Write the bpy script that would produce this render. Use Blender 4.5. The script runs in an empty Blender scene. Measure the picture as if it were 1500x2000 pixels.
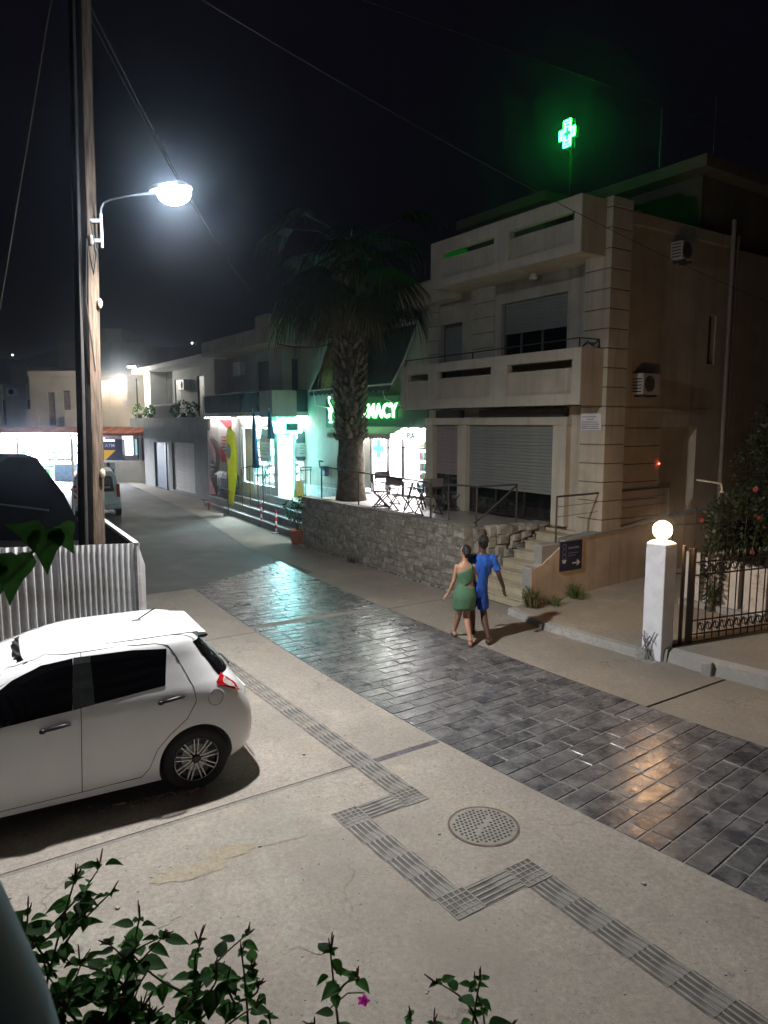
import bpy, bmesh, math, random
from math import sin, cos, pi, radians, sqrt
from mathutils import Vector, Matrix, noise

R = random.Random(7)
SC = bpy.context.scene
COL = SC.collection

# ---------------------------------------------------------------- camera, world, exposure
CAM_H = 3.6
cam_d = bpy.data.cameras.new('camera')
cam = bpy.data.objects.new('camera', cam_d)
COL.objects.link(cam)
cam.location = (0, 0, CAM_H)
cam.rotation_euler = (radians(90) - math.atan(173 / 1390), 0, 0)
cam_d.sensor_fit = 'VERTICAL'
cam_d.sensor_height = 24
cam_d.lens = 24 * 1390 / 2000
cam_d.clip_start = 0.05
cam_d.clip_end = 2000
SC.camera = cam

world = bpy.data.worlds.new('World')
SC.world = world
world.use_nodes = True
wn = world.node_tree
bg = wn.nodes['Background']
sky = wn.nodes.new('ShaderNodeTexSky')
sky.sky_type = 'NISHITA'
sky.sun_disc = False
sky.sun_elevation = radians(-4)
sky.sun_rotation = radians(200)
mixn = wn.nodes.new('ShaderNodeMix')
mixn.data_type = 'RGBA'
mixn.inputs[0].default_value = 0.97
wn.links.new(sky.outputs[0], mixn.inputs[6])
mixn.inputs[7].default_value = (0.0019, 0.0015, 0.0032, 1)
wn.links.new(mixn.outputs[2], bg.inputs[0])
bg.inputs[1].default_value = 1.0

SC.view_settings.view_transform = 'Standard'
SC.view_settings.look = 'None'
SC.view_settings.exposure = 0
SC.view_settings.gamma = 1
SC.view_settings.use_curve_mapping = False
SC.render.engine = 'CYCLES'
cy = SC.cycles
cy.use_denoising = True
cy.max_bounces = 6
cy.diffuse_bounces = 3
cy.glossy_bounces = 3
cy.transparent_max_bounces = 12
cy.transmission_bounces = 4
cy.volume_bounces = 0
cy.sample_clamp_indirect = 4
cy.sample_clamp_direct = 0
cy.caustics_reflective = False
cy.caustics_refractive = False

# ---------------------------------------------------------------- street lamp over the road (lit lamp seen in the photograph)
LAMP = (-2.31, 8.2, 6.02)

# ---------------------------------------------------------------- frames
TH = math.atan2(.557, .831)          # street frame: x = across the street (t), y = along it (s)
MST = Matrix.Rotation(TH, 4, 'Z')
def W(t, s, z=0):                    # street frame -> world
    return tuple(MST @ Vector((t, s, z)))

# ---------------------------------------------------------------- mesh builder
class MB:
    def __init__(self):
        self.v = []; self.f = []; self.m = []; self.mi = 0
    def add(self, vs, fs):
        n = len(self.v)
        self.v += [tuple(p) for p in vs]
        self.f += [tuple(i + n for i in f) for f in fs]
        self.m += [self.mi] * len(fs)
        return self
    def box(self, x0, x1, y0, y1, z0, z1):
        if x0 > x1: x0, x1 = x1, x0
        if y0 > y1: y0, y1 = y1, y0
        if z0 > z1: z0, z1 = z1, z0
        return self.add([(x0, y0, z0), (x1, y0, z0), (x1, y1, z0), (x0, y1, z0), (x0, y0, z1), (x1, y0, z1), (x1, y1, z1), (x0, y1, z1)],
                        [(0, 3, 2, 1), (4, 5, 6, 7), (0, 1, 5, 4), (1, 2, 6, 5), (2, 3, 7, 6), (3, 0, 4, 7)])
    def cbox(self, c, h, rz=0, tilt=None):
        M = Matrix.Rotation(rz, 3, 'Z')
        if tilt is not None: M = tilt @ M if isinstance(tilt, Matrix) else M
        vs = [tuple(Vector(c) + M @ Vector((a * h[0], b * h[1], d * h[2]))) for d in (-1, 1) for (a, b) in ((-1, -1), (1, -1), (1, 1), (-1, 1))]
        return self.add(vs, [(0, 3, 2, 1), (4, 5, 6, 7), (0, 1, 5, 4), (1, 2, 6, 5), (2, 3, 7, 6), (3, 0, 4, 7)])
    def prism(self, poly, z0, z1):
        n = len(poly)
        a = sum(poly[i][0] * poly[(i + 1) % n][1] - poly[(i + 1) % n][0] * poly[i][1] for i in range(n))
        if a < 0: poly = poly[::-1]
        vs = [(p[0], p[1], z0) for p in poly] + [(p[0], p[1], z1) for p in poly]
        fs = [tuple(range(n - 1, -1, -1)), tuple(range(n, 2 * n))] + [(i, (i + 1) % n, n + (i + 1) % n, n + i) for i in range(n)]
        return self.add(vs, fs)
    def plate(self, pts, nrm, th):               # polygon in space, thickened by th along nrm
        n = len(pts); d = Vector(nrm).normalized() * th
        vs = [tuple(p) for p in pts] + [tuple(Vector(p) + d) for p in pts]
        return self.add(vs, [tuple(range(n - 1, -1, -1)), tuple(range(n, 2 * n))] + [(i, (i + 1) % n, n + (i + 1) % n, n + i) for i in range(n)])
    def tube(self, pts, r, n=8, cap=True, closed=False):
        pts = [Vector(p) for p in pts]
        k = len(pts)
        rs = r if isinstance(r, (list, tuple)) else [r] * k
        up = None; rings = []
        for i, p in enumerate(pts):
            if closed: d = pts[(i + 1) % k] - pts[i - 1]
            else: d = (pts[min(i + 1, k - 1)] - pts[max(i - 1, 0)])
            if d.length < 1e-9: d = Vector((0, 0, 1))
            d.normalize()
            if up is None:
                up = Vector((0, 0, 1)) if abs(d.z) < .9 else Vector((1, 0, 0))
            a = d.cross(up)
            if a.length < 1e-6: a = d.cross(Vector((0.3, 1, .2)))
            a.normalize(); b = a.cross(d).normalized(); up = b
            rr = rs[i] if isinstance(rs[i], (list, tuple)) else (rs[i], rs[i])
            rings.append([tuple(p + a * (cos(2 * pi * j / n) * rr[0]) + b * (sin(2 * pi * j / n) * rr[1])) for j in range(n)])
        return self.rings(rings, cap, closed)
    def rings(self, rings, cap=True, closed=False):
        n = len(rings[0]); k = len(rings)
        vs = [p for r_ in rings for p in r_]
        fs = []
        for i in range(k if closed else k - 1):
            a = i * n; b = ((i + 1) % k) * n
            for j in range(n):
                fs.append((a + j, a + (j + 1) % n, b + (j + 1) % n, b + j))
        if cap and not closed:
            fs.append(tuple(range(n - 1, -1, -1))); fs.append(tuple((k - 1) * n + j for j in range(n)))
        return self.add(vs, fs)
    def lathe(self, c, prof, n=16):
        return self.rings([[(c[0] + r * cos(2 * pi * j / n), c[1] + r * sin(2 * pi * j / n), c[2] + z) for j in range(n)] for r, z in prof])
    def sphere(self, c, r, n=12, m=8):
        rr = r if isinstance(r, (tuple, list)) else (r, r, r)
        rings = []
        for i in range(m + 1):
            a = -pi / 2 + pi * i / m
            q = max(cos(a), .02)
            rings.append([(c[0] + rr[0] * q * cos(2 * pi * j / n), c[1] + rr[1] * q * sin(2 * pi * j / n), c[2] + rr[2] * sin(a)) for j in range(n)])
        return self.rings(rings)
    def wall(self, axis, u0, u1, z0, z1, d0, d1, holes=()):
        """slab between depths d0..d1 (axis 't': runs along s; axis 's': runs along t) with rectangular holes (u0,u1,z0,z1)"""
        us = sorted({u0, u1, *[min(max(q, u0), u1) for h in holes for q in h[:2]]})
        zs = sorted({z0, z1, *[min(max(q, z0), z1) for h in holes for q in h[2:]]})
        for i in range(len(us) - 1):
            j = 0
            while j < len(zs) - 1:
                def solid(jj):
                    uc = (us[i] + us[i + 1]) / 2; zc = (zs[jj] + zs[jj + 1]) / 2
                    return not any(h[0] < uc < h[1] and h[2] < zc < h[3] for h in holes)
                if not solid(j): j += 1; continue
                e = j
                while e + 1 < len(zs) - 1 and solid(e + 1): e += 1
                if axis == 't': self.box(d0, d1, us[i], us[i + 1], zs[j], zs[e + 1])
                else: self.box(us[i], us[i + 1], d0, d1, zs[j], zs[e + 1])
                j = e + 1
        return self
    def xf(self, M):
        self.v = [tuple(M @ Vector(p)) for p in self.v]; return self

BASE = {}
def mesh_from(mb, name, off=(0, 0, 0), smooth=False):
    me = bpy.data.meshes.new(name)
    me.from_pydata([(p[0] - off[0], p[1] - off[1], p[2] - off[2]) for p in mb.v], [], mb.f)
    if any(mb.m):
        me.polygons.foreach_set('material_index', mb.m)
    if smooth: me.polygons.foreach_set('use_smooth', [True] * len(me.polygons))
    me.update()
    return me
def setp(o, label=None, cat=None, group=None, kind=None):
    if label: o['label'] = label
    if cat: o['category'] = cat
    if group: o['group'] = group
    if kind: o['kind'] = kind
def thing(name, label, cat, base, rot=TH, group=None):
    o = bpy.data.objects.new(name, None); COL.objects.link(o)
    o.empty_display_size = .2
    p = MST @ Vector(base) if rot == TH else Vector(base)
    o.location = p; o.rotation_euler = (0, 0, rot if rot == TH else 0)
    BASE[o.name] = tuple(base)
    setp(o, label, cat, group)
    return o
def mats(me, m):
    for q in (m if isinstance(m, (list, tuple)) else [m]): me.materials.append(q)
def bev(o, w=.01, seg=1):
    b = o.modifiers.new('edge', 'BEVEL'); b.width = w; b.segments = seg; b.limit_method = 'ANGLE'; b.angle_limit = radians(40)
    return o
def part(parent, name, mb, m, label=None, smooth=False, kind=None, bevel=0):
    root = parent
    while root.parent: root = root.parent
    b = BASE[root.name]
    me = mesh_from(mb, name, b, smooth); mats(me, m)
    o = bpy.data.objects.new(name, me); COL.objects.link(o); o.parent = parent
    setp(o, label, None, None, kind)
    if bevel: bev(o, bevel)
    return o
def part_mesh(parent, name, me, loc=(0, 0, 0), rot=(0, 0, 0), label=None):
    o = bpy.data.objects.new(name, me); COL.objects.link(o); o.parent = parent
    root = parent
    while root.parent: root = root.parent
    b = BASE[root.name] if root is parent or True else (0, 0, 0)
    o.location = (loc[0] - b[0], loc[1] - b[1], loc[2] - b[2]); o.rotation_euler = rot
    if label: o['label'] = label
    return o
def solo(name, mb, m, label, cat, base=None, rot=TH, group=None, kind=None, smooth=False, bevel=0):
    if base is None: base = tuple(sum(q) / len(mb.v) for q in zip(*mb.v))
    me = mesh_from(mb, name, base, smooth); mats(me, m)
    o = bpy.data.objects.new(name, me); COL.objects.link(o)
    o.location = MST @ Vector(base) if rot == TH else Vector(base)
    o.rotation_euler = (0, 0, rot if rot == TH else 0)
    BASE[o.name] = tuple(base)
    setp(o, label, cat, group, kind)
    if bevel: bev(o, bevel)
    return o
def struct(name, mb, m, rot=TH, smooth=False, bevel=0):
    return solo(name, mb, m, None, None, (0, 0, 0), rot, None, 'structure', smooth, bevel)
def copy_tree(o, parent=None):
    c = o.copy(); COL.objects.link(c)
    if parent: c.parent = parent
    else: BASE[c.name] = BASE[o.name]
    for ch in list(o.children): copy_tree(ch, c)
    return c

# ---------------------------------------------------------------- materials
def nmat(name):
    m = bpy.data.materials.new(name); m.use_nodes = True
    nt = m.node_tree; nt.nodes.clear()
    out = nt.nodes.new('ShaderNodeOutputMaterial')
    return m, nt, out
def ramp(nt, fac, stops):
    r = nt.nodes.new('ShaderNodeValToRGB')
    e = r.color_ramp.elements
    while len(e) < len(stops): e.new(.5)
    for i, (p, c) in enumerate(stops):
        e[i].position = p; e[i].color = (*c, 1) if len(c) == 3 else c
    nt.links.new(fac, r.inputs[0])
    return r
def coords(nt, scale=(1, 1, 1), src='Object'):
    tc = nt.nodes.new('ShaderNodeTexCoord'); mp = nt.nodes.new('ShaderNodeMapping')
    mp.inputs['Scale'].default_value = scale
    nt.links.new(tc.outputs[src], mp.inputs[0])
    return mp.outputs[0]
def nz(nt, vec, scale, detail=4, rough=.55):
    n = nt.nodes.new('ShaderNodeTexNoise'); n.inputs['Scale'].default_value = scale
    n.inputs['Detail'].default_value = detail; n.inputs['Roughness'].default_value = rough
    nt.links.new(vec, n.inputs['Vector'])
    return n.outputs['Fac']
def mixc(nt, fac, a, b, mode='MIX'):
    m = nt.nodes.new('ShaderNodeMix'); m.data_type = 'RGBA'; m.blend_type = mode
    for s, i in ((fac, 0), (a, 6), (b, 7)):
        if hasattr(s, 'links'): nt.links.new(s, m.inputs[i])
        else: m.inputs[i].default_value = s if i == 0 else (*s, 1)
    return m.outputs[2]
def M(name, col, rough=.7, var=.25, scale=6, bump=.15, bscale=60, metal=0, rnd=0, spec=.5, stain=None, sscale=1.2, dirt=0, coat=0, aniso=(1, 1, 1), bdist=.01, stops=(.35, .65), streak=0):
    m, nt, out = nmat(name)
    p = nt.nodes.new('ShaderNodeBsdfPrincipled')
    nt.links.new(p.outputs[0], out.inputs[0])
    v = coords(nt, aniso)
    f = nz(nt, v, scale, 5)
    lo = tuple(max(0, c * (1 - var)) for c in col); hi = tuple(min(1, c * (1 + var)) for c in col)
    c = ramp(nt, f, [(stops[0], lo), (stops[1], hi)]).outputs[0]
    if stain:
        f2 = nz(nt, v, sscale, 6, .65)
        fr = ramp(nt, f2, [(.5, (0, 0, 0)), (.66, (1, 1, 1))])
        c = mixc(nt, fr.outputs[0], c, stain)
    if streak:
        vs = coords(nt, (2.6, 2.6, .16)); f4 = nz(nt, vs, 1.6, 6, .7)
        fr = ramp(nt, f4, [(.50, (0, 0, 0)), (.74, (streak,) * 3)])
        c = mixc(nt, fr.outputs[0], c, tuple(q * .55 for q in col))
        f5 = nz(nt, v, .5, 5, .6)
        fr = ramp(nt, f5, [(.45, (0, 0, 0)), (.7, (streak * .7,) * 3)])
        c = mixc(nt, fr.outputs[0], c, tuple(q * .72 for q in col))
    if dirt:
        f3 = nz(nt, v, 90, 2)
        fr = ramp(nt, f3, [(.62, (0, 0, 0)), (.72, (dirt, dirt, dirt))])
        c = mixc(nt, fr.outputs[0], c, tuple(q * .35 for q in col))
    if rnd:
        oi = nt.nodes.new('ShaderNodeObjectInfo')
        rr = ramp(nt, oi.outputs['Random'], [(0, (1 - rnd,) * 3), (1, (1 + rnd,) * 3)])
        c = mixc(nt, 1.0, c, rr.outputs[0], 'MULTIPLY')
    nt.links.new(c, p.inputs['Base Color'])
    p.inputs['Roughness'].default_value = rough
    p.inputs['Metallic'].default_value = metal
    p.inputs['Specular IOR Level'].default_value = spec
    p.inputs['Coat Weight'].default_value = coat
    if bump:
        b = nt.nodes.new('ShaderNodeBump'); b.inputs['Strength'].default_value = bump; b.inputs['Distance'].default_value = bdist
        nt.links.new(nz(nt, v, bscale, 4), b.inputs['Height'])
        nt.links.new(b.outputs[0], p.inputs['Normal'])
    return m
def E(name, col, strength):
    m, nt, out = nmat(name)
    e = nt.nodes.new('ShaderNodeEmission'); e.inputs[0].default_value = (*col, 1); e.inputs[1].default_value = strength
    nt.links.new(e.outputs[0], out.inputs[0])
    return m
def GLASS(name, tint=(1, 1, 1), refl=.08, rough=.03):
    m, nt, out = nmat(name)
    t = nt.nodes.new('ShaderNodeBsdfTransparent'); t.inputs[0].default_value = (*tint, 1)
    g = nt.nodes.new('ShaderNodeBsdfGlossy'); g.inputs['Roughness'].default_value = rough
    x = nt.nodes.new('ShaderNodeMixShader'); x.inputs[0].default_value = refl
    nt.links.new(t.outputs[0], x.inputs[1]); nt.links.new(g.outputs[0], x.inputs[2]); nt.links.new(x.outputs[0], out.inputs[0])
    return m

CREAM = M('cream_render', (.49, .445, .36), .85, .10, 2.5, .3, 30, stain=(.42, .37, .29), sscale=.8, streak=.75)
CREAM2 = M('pale_cream_render', (.53, .49, .41), .85, .08, 2.5, .3, 30, stain=(.45, .41, .34), sscale=.7, streak=.6)
GREYREN = M('grey_render', (.30, .31, .30), .85, .12, 2, .2, 40, streak=.5)
WHITEREN = M('white_render', (.72, .71, .68), .8, .07, 2, .2, 40)
WHITEPAINT = M('white_paint', (.80, .81, .86), .6, .04, 5, .3, 25, stain=(.66, .66, .70), sscale=2.2, bdist=.004)
DARKGAP = M('dark_gap', (.03, .03, .03), .8, .2)
GROOVE = M('dark_groove_joint', (.16, .14, .11), .9, .2)  # darker core colour showing in the joints between blocks
SHUTTER = M('grey_shutter_paint', (.25, .26, .25), .6, .08, 3, .05)
DKMETAL = M('dark_iron', (.035, .032, .03), .5, .3, 20, .1)
GREYMETAL = M('grey_steel', (.35, .36, .37), .4, .2, 12, .05, metal=.6)
BLACKP = M('black_plastic', (.015, .015, .017), .4, .3, 30, .05)
RUBBER = M('tyre_rubber', (.018, .018, .019), .85, .3, 40, .2)
DGLASS = M('dark_glass', (.006, .007, .009), .04, .1, 3, 0, spec=.6)
PANE = GLASS('clear_pane')
ORANGEW = M('ochre_render', (.50, .415, .32), .85, .14, 2.2, .3, 30, stain=(.43, .35, .27), sscale=1.3, streak=.7)
REDP = M('red_paint', (.55, .03, .035), .5, .1, 8, .05)
WHITEP = M('white_plastic', (.75, .75, .75), .45, .05, 8, .03)
def translucent(m, k):
    nt = m.node_tree; pb = nt.nodes['Principled BSDF']; ob = nt.nodes['Material Output']
    tl_ = nt.nodes.new('ShaderNodeBsdfTranslucent'); mx_ = nt.nodes.new('ShaderNodeMixShader'); mx_.inputs[0].default_value = k
    nt.links.new(pb.inputs['Base Color'].links[0].from_socket, tl_.inputs[0])
    nt.links.new(pb.outputs[0], mx_.inputs[1]); nt.links.new(tl_.outputs[0], mx_.inputs[2]); nt.links.new(mx_.outputs[0], ob.inputs[0])
    return m
YELP = M('yellow_cloth', (.62, .60, .06), .7, .1, 8, .05)
BLUEP = M('blue_cloth', (.02, .09, .24), .75, .2, 8, .1)
GREENCL = M('dark_green_canvas', (.06, .10, .085), .85, .15, 5, .1)
WOOD = M('weathered_wood', (.095, .066, .046), .9, .55, 5, .6, 18, aniso=(7, 7, .6), bdist=.02)
LEAF = M('leaf_green', (.075, .23, .045), .7, .35, 12, .15, rnd=.35, spec=.2)
LEAFD = M('dark_leaf', (.040, .12, .025), .7, .4, 12, .1, rnd=.4, spec=.2)
translucent(LEAF, .5); translucent(LEAFD, .5); translucent(YELP, .5)
STEM = M('plant_stem', (.10, .10, .04), .7, .3)
PINK = translucent(M('magenta_petal', (.75, .05, .50), .6, .15), .5)
# ================================================================ GROUND
def concrete(name, col, warm=None, wet=.75):
    m, nt, out = nmat(name)
    p = nt.nodes.new('ShaderNodeBsdfPrincipled'); nt.links.new(p.outputs[0], out.inputs[0])
    tc = nt.nodes.new('ShaderNodeNewGeometry'); v = tc.outputs['Position']
    c = ramp(nt, nz(nt, v, .55, 6, .6), [(.3, tuple(q * .80 for q in col)), (.7, tuple(min(1, q * 1.12) for q in col))]).outputs[0]
    c2 = ramp(nt, nz(nt, v, 2.6, 6, .7), [(.52, (0, 0, 0)), (.75, (.6, .6, .6))]).outputs[0]
    c = mixc(nt, c2, c, tuple(q * .72 for q in col))
    if warm:
        c4 = ramp(nt, nz(nt, v, .9, 5, .6), [(.55, (0, 0, 0)), (.68, (.8, .8, .8))]).outputs[0]
        c = mixc(nt, c4, c, warm)
    sp = ramp(nt, nz(nt, v, 55, 2, .5), [(.66, (0, 0, 0)), (.70, (.7, .7, .7))]).outputs[0]
    c = mixc(nt, sp, c, tuple(q * .42 for q in col))
    sp2 = ramp(nt, nz(nt, v, 9, 3, .5), [(.71, (0, 0, 0)), (.74, (.55, .55, .55))]).outputs[0]
    c = mixc(nt, sp2, c, tuple(q * .5 for q in col))
    gr_ = ramp(nt, nz(nt, v, 24, 6, .75), [(.30, (.74, .74, .74)), (.70, (1.22, 1.22, 1.22))]).outputs[0]
    c = mixc(nt, 1.0, c, gr_, 'MULTIPLY')
    gr_ = ramp(nt, nz(nt, v, 130, 3, .6), [(.32, (.80, .80, .80)), (.68, (1.15, 1.15, 1.15))]).outputs[0]
    c = mixc(nt, 1.0, c, gr_, 'MULTIPLY')
    # broad soiling, tyre wear and hairline cracks
    so = ramp(nt, nz(nt, v, .32, 7, .62), [(.46, (0, 0, 0)), (.64, (.75, .75, .75))]).outputs[0]
    c = mixc(nt, so, c, tuple(q * .70 for q in col))
    so = ramp(nt, nz(nt, v, 1.1, 7, .7), [(.58, (0, 0, 0)), (.72, (.6, .6, .6))]).outputs[0]
    c = mixc(nt, so, c, tuple(min(1, q * 1.28) for q in col))
    ad = nt.nodes.new('ShaderNodeVectorMath'); ad.operation = 'MULTIPLY_ADD'
    n3 = nt.nodes.new('ShaderNodeTexNoise'); n3.inputs['Scale'].default_value = 2.2; n3.inputs['Detail'].default_value = 5; nt.links.new(v, n3.inputs['Vector'])
    nt.links.new(n3.outputs['Color'], ad.inputs[0]); ad.inputs[1].default_value = (.9, .9, .9); nt.links.new(v, ad.inputs[2])
    vo = nt.nodes.new('ShaderNodeTexVoronoi'); vo.feature = 'DISTANCE_TO_EDGE'; vo.inputs['Scale'].default_value = .42
    nt.links.new(ad.outputs[0], vo.inputs['Vector'])
    cr_ = ramp(nt, vo.outputs['Distance'], [(.0, (.65, .65, .65)), (.007, (0, 0, 0))]).outputs[0]
    msk = ramp(nt, nz(nt, v, .7, 3), [(.5, (0, 0, 0)), (.6, (1, 1, 1))]).outputs[0]
    c = mixc(nt, mixc(nt, 1.0, cr_, msk, 'MULTIPLY'), c, tuple(q * .4 for q in col))
    nt.links.new(c, p.inputs['Base Color'])
    rr = ramp(nt, nz(nt, v, 1.4, 4), [(.3, (wet,) * 3), (.7, (min(1, wet + .2),) * 3)])
    nt.links.new(rr.outputs[0], p.inputs['Roughness'])
    p.inputs['Specular IOR Level'].default_value = .35
    b = nt.nodes.new('ShaderNodeBump'); b.inputs['Strength'].default_value = .5; b.inputs['Distance'].default_value = .006
    nt.links.new(nz(nt, v, 45, 5, .65), b.inputs['Height'])
    nt.links.new(b.outputs[0], p.inputs['Normal'])
    return m
CONC = concrete('worn_concrete', (.355, .318, .278), (.37, .325, .265))
CONCR = concrete('pavement_concrete', (.33, .295, .25), (.32, .275, .22))
ASPH = concrete('old_grey_road', (.16, .16, .155), None, .6)
DIRT = concrete('dark_soil', (.06, .055, .05), None, .9)
KERBM = concrete('kerb_concrete', (.42, .41, .39), (.34, .33, .31), .8)
PATHM = concrete('path_slabs', (.38, .33, .26), (.34, .28, .21), .8)
PATCH = concrete('pale_mortar_patch', (.37, .345, .30), None, .8)
SAND = concrete('yellow_worn_patch', (.37, .32, .245), None, .9)
SEAMC = concrete('seam_concrete', (.25, .235, .21), None, .8)
SEAM = M('dark_seam_filler', (.10, .09, .105), .7, .3, 8, .2)

g = MB().add([(-400, -60, -.03), (400, -60, -.03), (400, 700, -.03), (-400, 700, -.03)], [(0, 1, 2, 3)])
struct('ground', g, DIRT, 0)

def toff(s): return (.0125 * (8 - s) ** 2 if s < 8 else .0052 * (s - 8) ** 2)
def TL(s): return 4.79 + toff(s)
def TRr(s): return 7.55 + toff(s)
SR = [x * .5 for x in range(-8, 31)]           # s samples -4 .. 15
# road beyond the paved strip
rd = MB()
ss = [15 + i * 1.5 for i in range(24)]
left = [(.5 - max(0, s - 22) * .06, s) for s in ss]; right = [(8.1 + (s - 15) * .12 if s < 35 else 10.5, s) for s in ss]
poly = [(8.1, 14.6), *[(q[0], q[1]) for q in right if q[1] > 17.2], *reversed([(q[0] - 3, q[1]) for q in left]), (-4, 14.6)]
rd.add([(x, y, 0) for x, y in poly], [tuple(range(len(poly)))])
struct('road', rd, ASPH)
fr = MB().add([(-33, 40, .002), (-8, 40, .002), (-8, 50, .002), (-33, 50, .002)], [(0, 1, 2, 3)])
struct('cross_street', fr, ASPH, 0)

# concrete apron (left of strip), in cast slabs
def slab(s0, s1, tl, tr):
    q = [s0] + [s for s in SR if s0 < s < s1] + [s1]
    p = [(tl(s), s) for s in q] + [(tr(s), s) for s in reversed(q)]
    mb = MB(); n = len(q)
    top = [(x, y, .010) for x, y in p]
    mb.add(top, [(i, 2 * n - 1 - i, 2 * n - 2 - i, i + 1) for i in range(n - 1)])
    mb.add([(tl(s0), s0, .01), (tr(s0), s0, .01), (tr(s0), s0, -.02), (tl(s0), s0, -.02)], [(0, 1, 2, 3)])
    return mb
ap = struct('concrete_apron', slab(-5, 6.06, lambda s: -11, lambda s: TL(s) - .004), CONC)
for a_, b_ in ((6.12, 11.19), (11.22, 15.0)):
    part(ap, 'slab', slab(a_, b_, lambda s: -11, lambda s: TL(s) - .004), CONC)
seam = MB().add([(-6, 6.0, .004), (5, 6.0, .004), (5, 6.2, .004), (-6, 6.2, .004)], [(0, 1, 2, 3)])
part(ap, 'seam', seam, SEAMC)
band = MB().box(3.96, 4.80, 6.03, 6.115, .008, .0125)
part(ap, 'seam_band', band, SEAM)
def blob(c, rx, ry, z, n=40, sd=0, ang=0):
    q = []
    for i in range(n):
        a = 2 * pi * i / n
        k = 1 + .5 * noise.noise((cos(a) * 1.6 + sd, sin(a) * 1.6, sd * 2.3)) + .3 * noise.noise((cos(a) * 6 + sd, sin(a) * 6, sd))
        x, y = rx * k * cos(a), ry * k * sin(a)
        q.append((c[0] + x * cos(ang) - y * sin(ang), c[1] + x * sin(ang) + y * cos(ang), z))
    return MB().add(q, [tuple(range(n))])
# worn patches of the forecourt (world x,y)
part_w = lambda nm, mb, m: part(ap, nm, mb.xf(MST.inverted()), m)
part_w('patch', blob((-1.55, 5.35), .26, .10, .0135, sd=1, ang=.4), SAND)
part_w('patch', blob((-1.28, 5.62), .20, .09, .0138, sd=2, ang=.3), SAND)
part_w('patch', blob((-.75, 5.0), .16, .62, .0136, sd=4, ang=.45), PATCH)
part_w('patch', blob((-1.05, 5.95), .35, .24, .0134, sd=7, ang=.7), PATCH)
part_w('patch', blob((-2.0, 4.6), .55, .16, .0134, sd=9, ang=.5), PATCH)

sw = struct('pavement', slab(-3, 5.34, lambda s: TRr(s) + .004, lambda s: 9.62), CONCR)
for a_, b_ in ((5.38, 11.2), (11.23, 15.0)):
    part(sw, 'slab', slab(a_, b_, lambda s: TRr(s) + .004, lambda s: 9.72), CONCR)
far = MB().add([(8.02, 15.0, .01), (9.72, 15.0, .01), (9.9, 19, .01), (10.95, 30.5, .01), (11.6, 33, .01), (11.7, 46, .01), (11.2, 46, .01), (9.3, 26.5, .01), (8.12, 19.5, .01)], [(0, 1, 2, 3, 8), (8, 3, 4, 7), (7, 4, 5, 6)])
part(sw, 'slab', far, CONCR)

# ---- paved strip: rows of large slate setts in mortar
STRIPM, nt, out = nmat('slate_sett')
p = nt.nodes.new('ShaderNodeBsdfPrincipled'); nt.links.new(p.outputs[0], out.inputs[0])
geo = nt.nodes.new('ShaderNodeNewGeometry'); v = geo.outputs['Position']
oi = nt.nodes.new('ShaderNodeObjectInfo')
base = ramp(nt, oi.outputs['Random'], [(0, (.042, .042, .048)), (.3, (.075, .073, .080)), (.55, (.052, .053, .062)), (.8, (.095, .092, .097)), (1, (.12, .115, .12))]).outputs[0]
cl = ramp(nt, nz(nt, v, 3.2, 6, .7), [(.42, (0, 0, 0)), (.64, (.9, .9, .9))]).outputs[0]
c = mixc(nt, cl, base, (.21, .205, .205))
cl2 = ramp(nt, nz(nt, v, 22, 4, .7), [(.5, (0, 0, 0)), (.8, (.5, .5, .5))]).outputs[0]
c = mixc(nt, cl2, c, (.20, .20, .205))
nt.links.new(c, p.inputs['Base Color'])
rr = ramp(nt, nz(nt, v, 5, 5, .7), [(.3, (.17,) * 3), (.7, (.40,) * 3)])
nt.links.new(rr.outputs[0], p.inputs['Roughness'])
p.inputs['Specular IOR Level'].default_value = .33
b = nt.nodes.new('ShaderNodeBump'); b.inputs['Strength'].default_value = .30; b.inputs['Distance'].default_value = .02
nt.links.new(nz(nt, v, 7, 5, .6), b.inputs['Height']); nt.links.new(b.outputs[0], p.inputs['Normal'])
MORTAR = concrete('pale_mortar', (.27, .26, .24), None, .7)
def strip_pt(u, w):                         # u along centreline, w across 0..2.76
    s = u; t = 4.79 + toff(u)
    d = (-.025 * (8 - u) if u < 8 else .0104 * (u - 8))
    n = Vector((1, -d)).normalized()
    return (t + n.x * w, s + n.y * w)
SW = 2.76
bed = MB()
us = [-4 + i * .5 for i in range(39)]
for i in range(len(us) - 1):
    u0, u1 = us[i], us[i + 1]
    w0 = 0
    q = [strip_pt(u0, max(0, (u0 - 14.95) / 2.1 * SW)), strip_pt(u0, SW), strip_pt(u1, SW), strip_pt(u1, max(0, min(SW, (u1 - 14.95) / 2.1 * SW)))]
    if u0 < 15.0 and u1 > 15.0: pass
    bed.add([(x, y, .005) for x, y in q], [(0, 1, 2, 3)])
strip = struct('paved_strip', bed, MORTAR)
pv = []
u = -.6; row = 0
while u < 17.0:
    h = .21 + R.uniform(-.008, .008)
    wmin = max(0, (u + h * .5 - 14.95) / 2.1 * SW)
    w = wmin if wmin > 0 else 0
    first = True
    if 11.24 < u < 11.46:                 # mortar band across the strip
        u += h; row += 1; continue
    while w < SW - .02:
        L = R.uniform(.50, .72)
        if first: L *= R.choice((.35, .55, .8, 1)); first = False
        w1 = min(SW, w + L)
        if SW - w1 < .16: w1 = SW
        pv.append((u, u + h, w, w1)); w = w1
    u += h; row += 1
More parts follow.
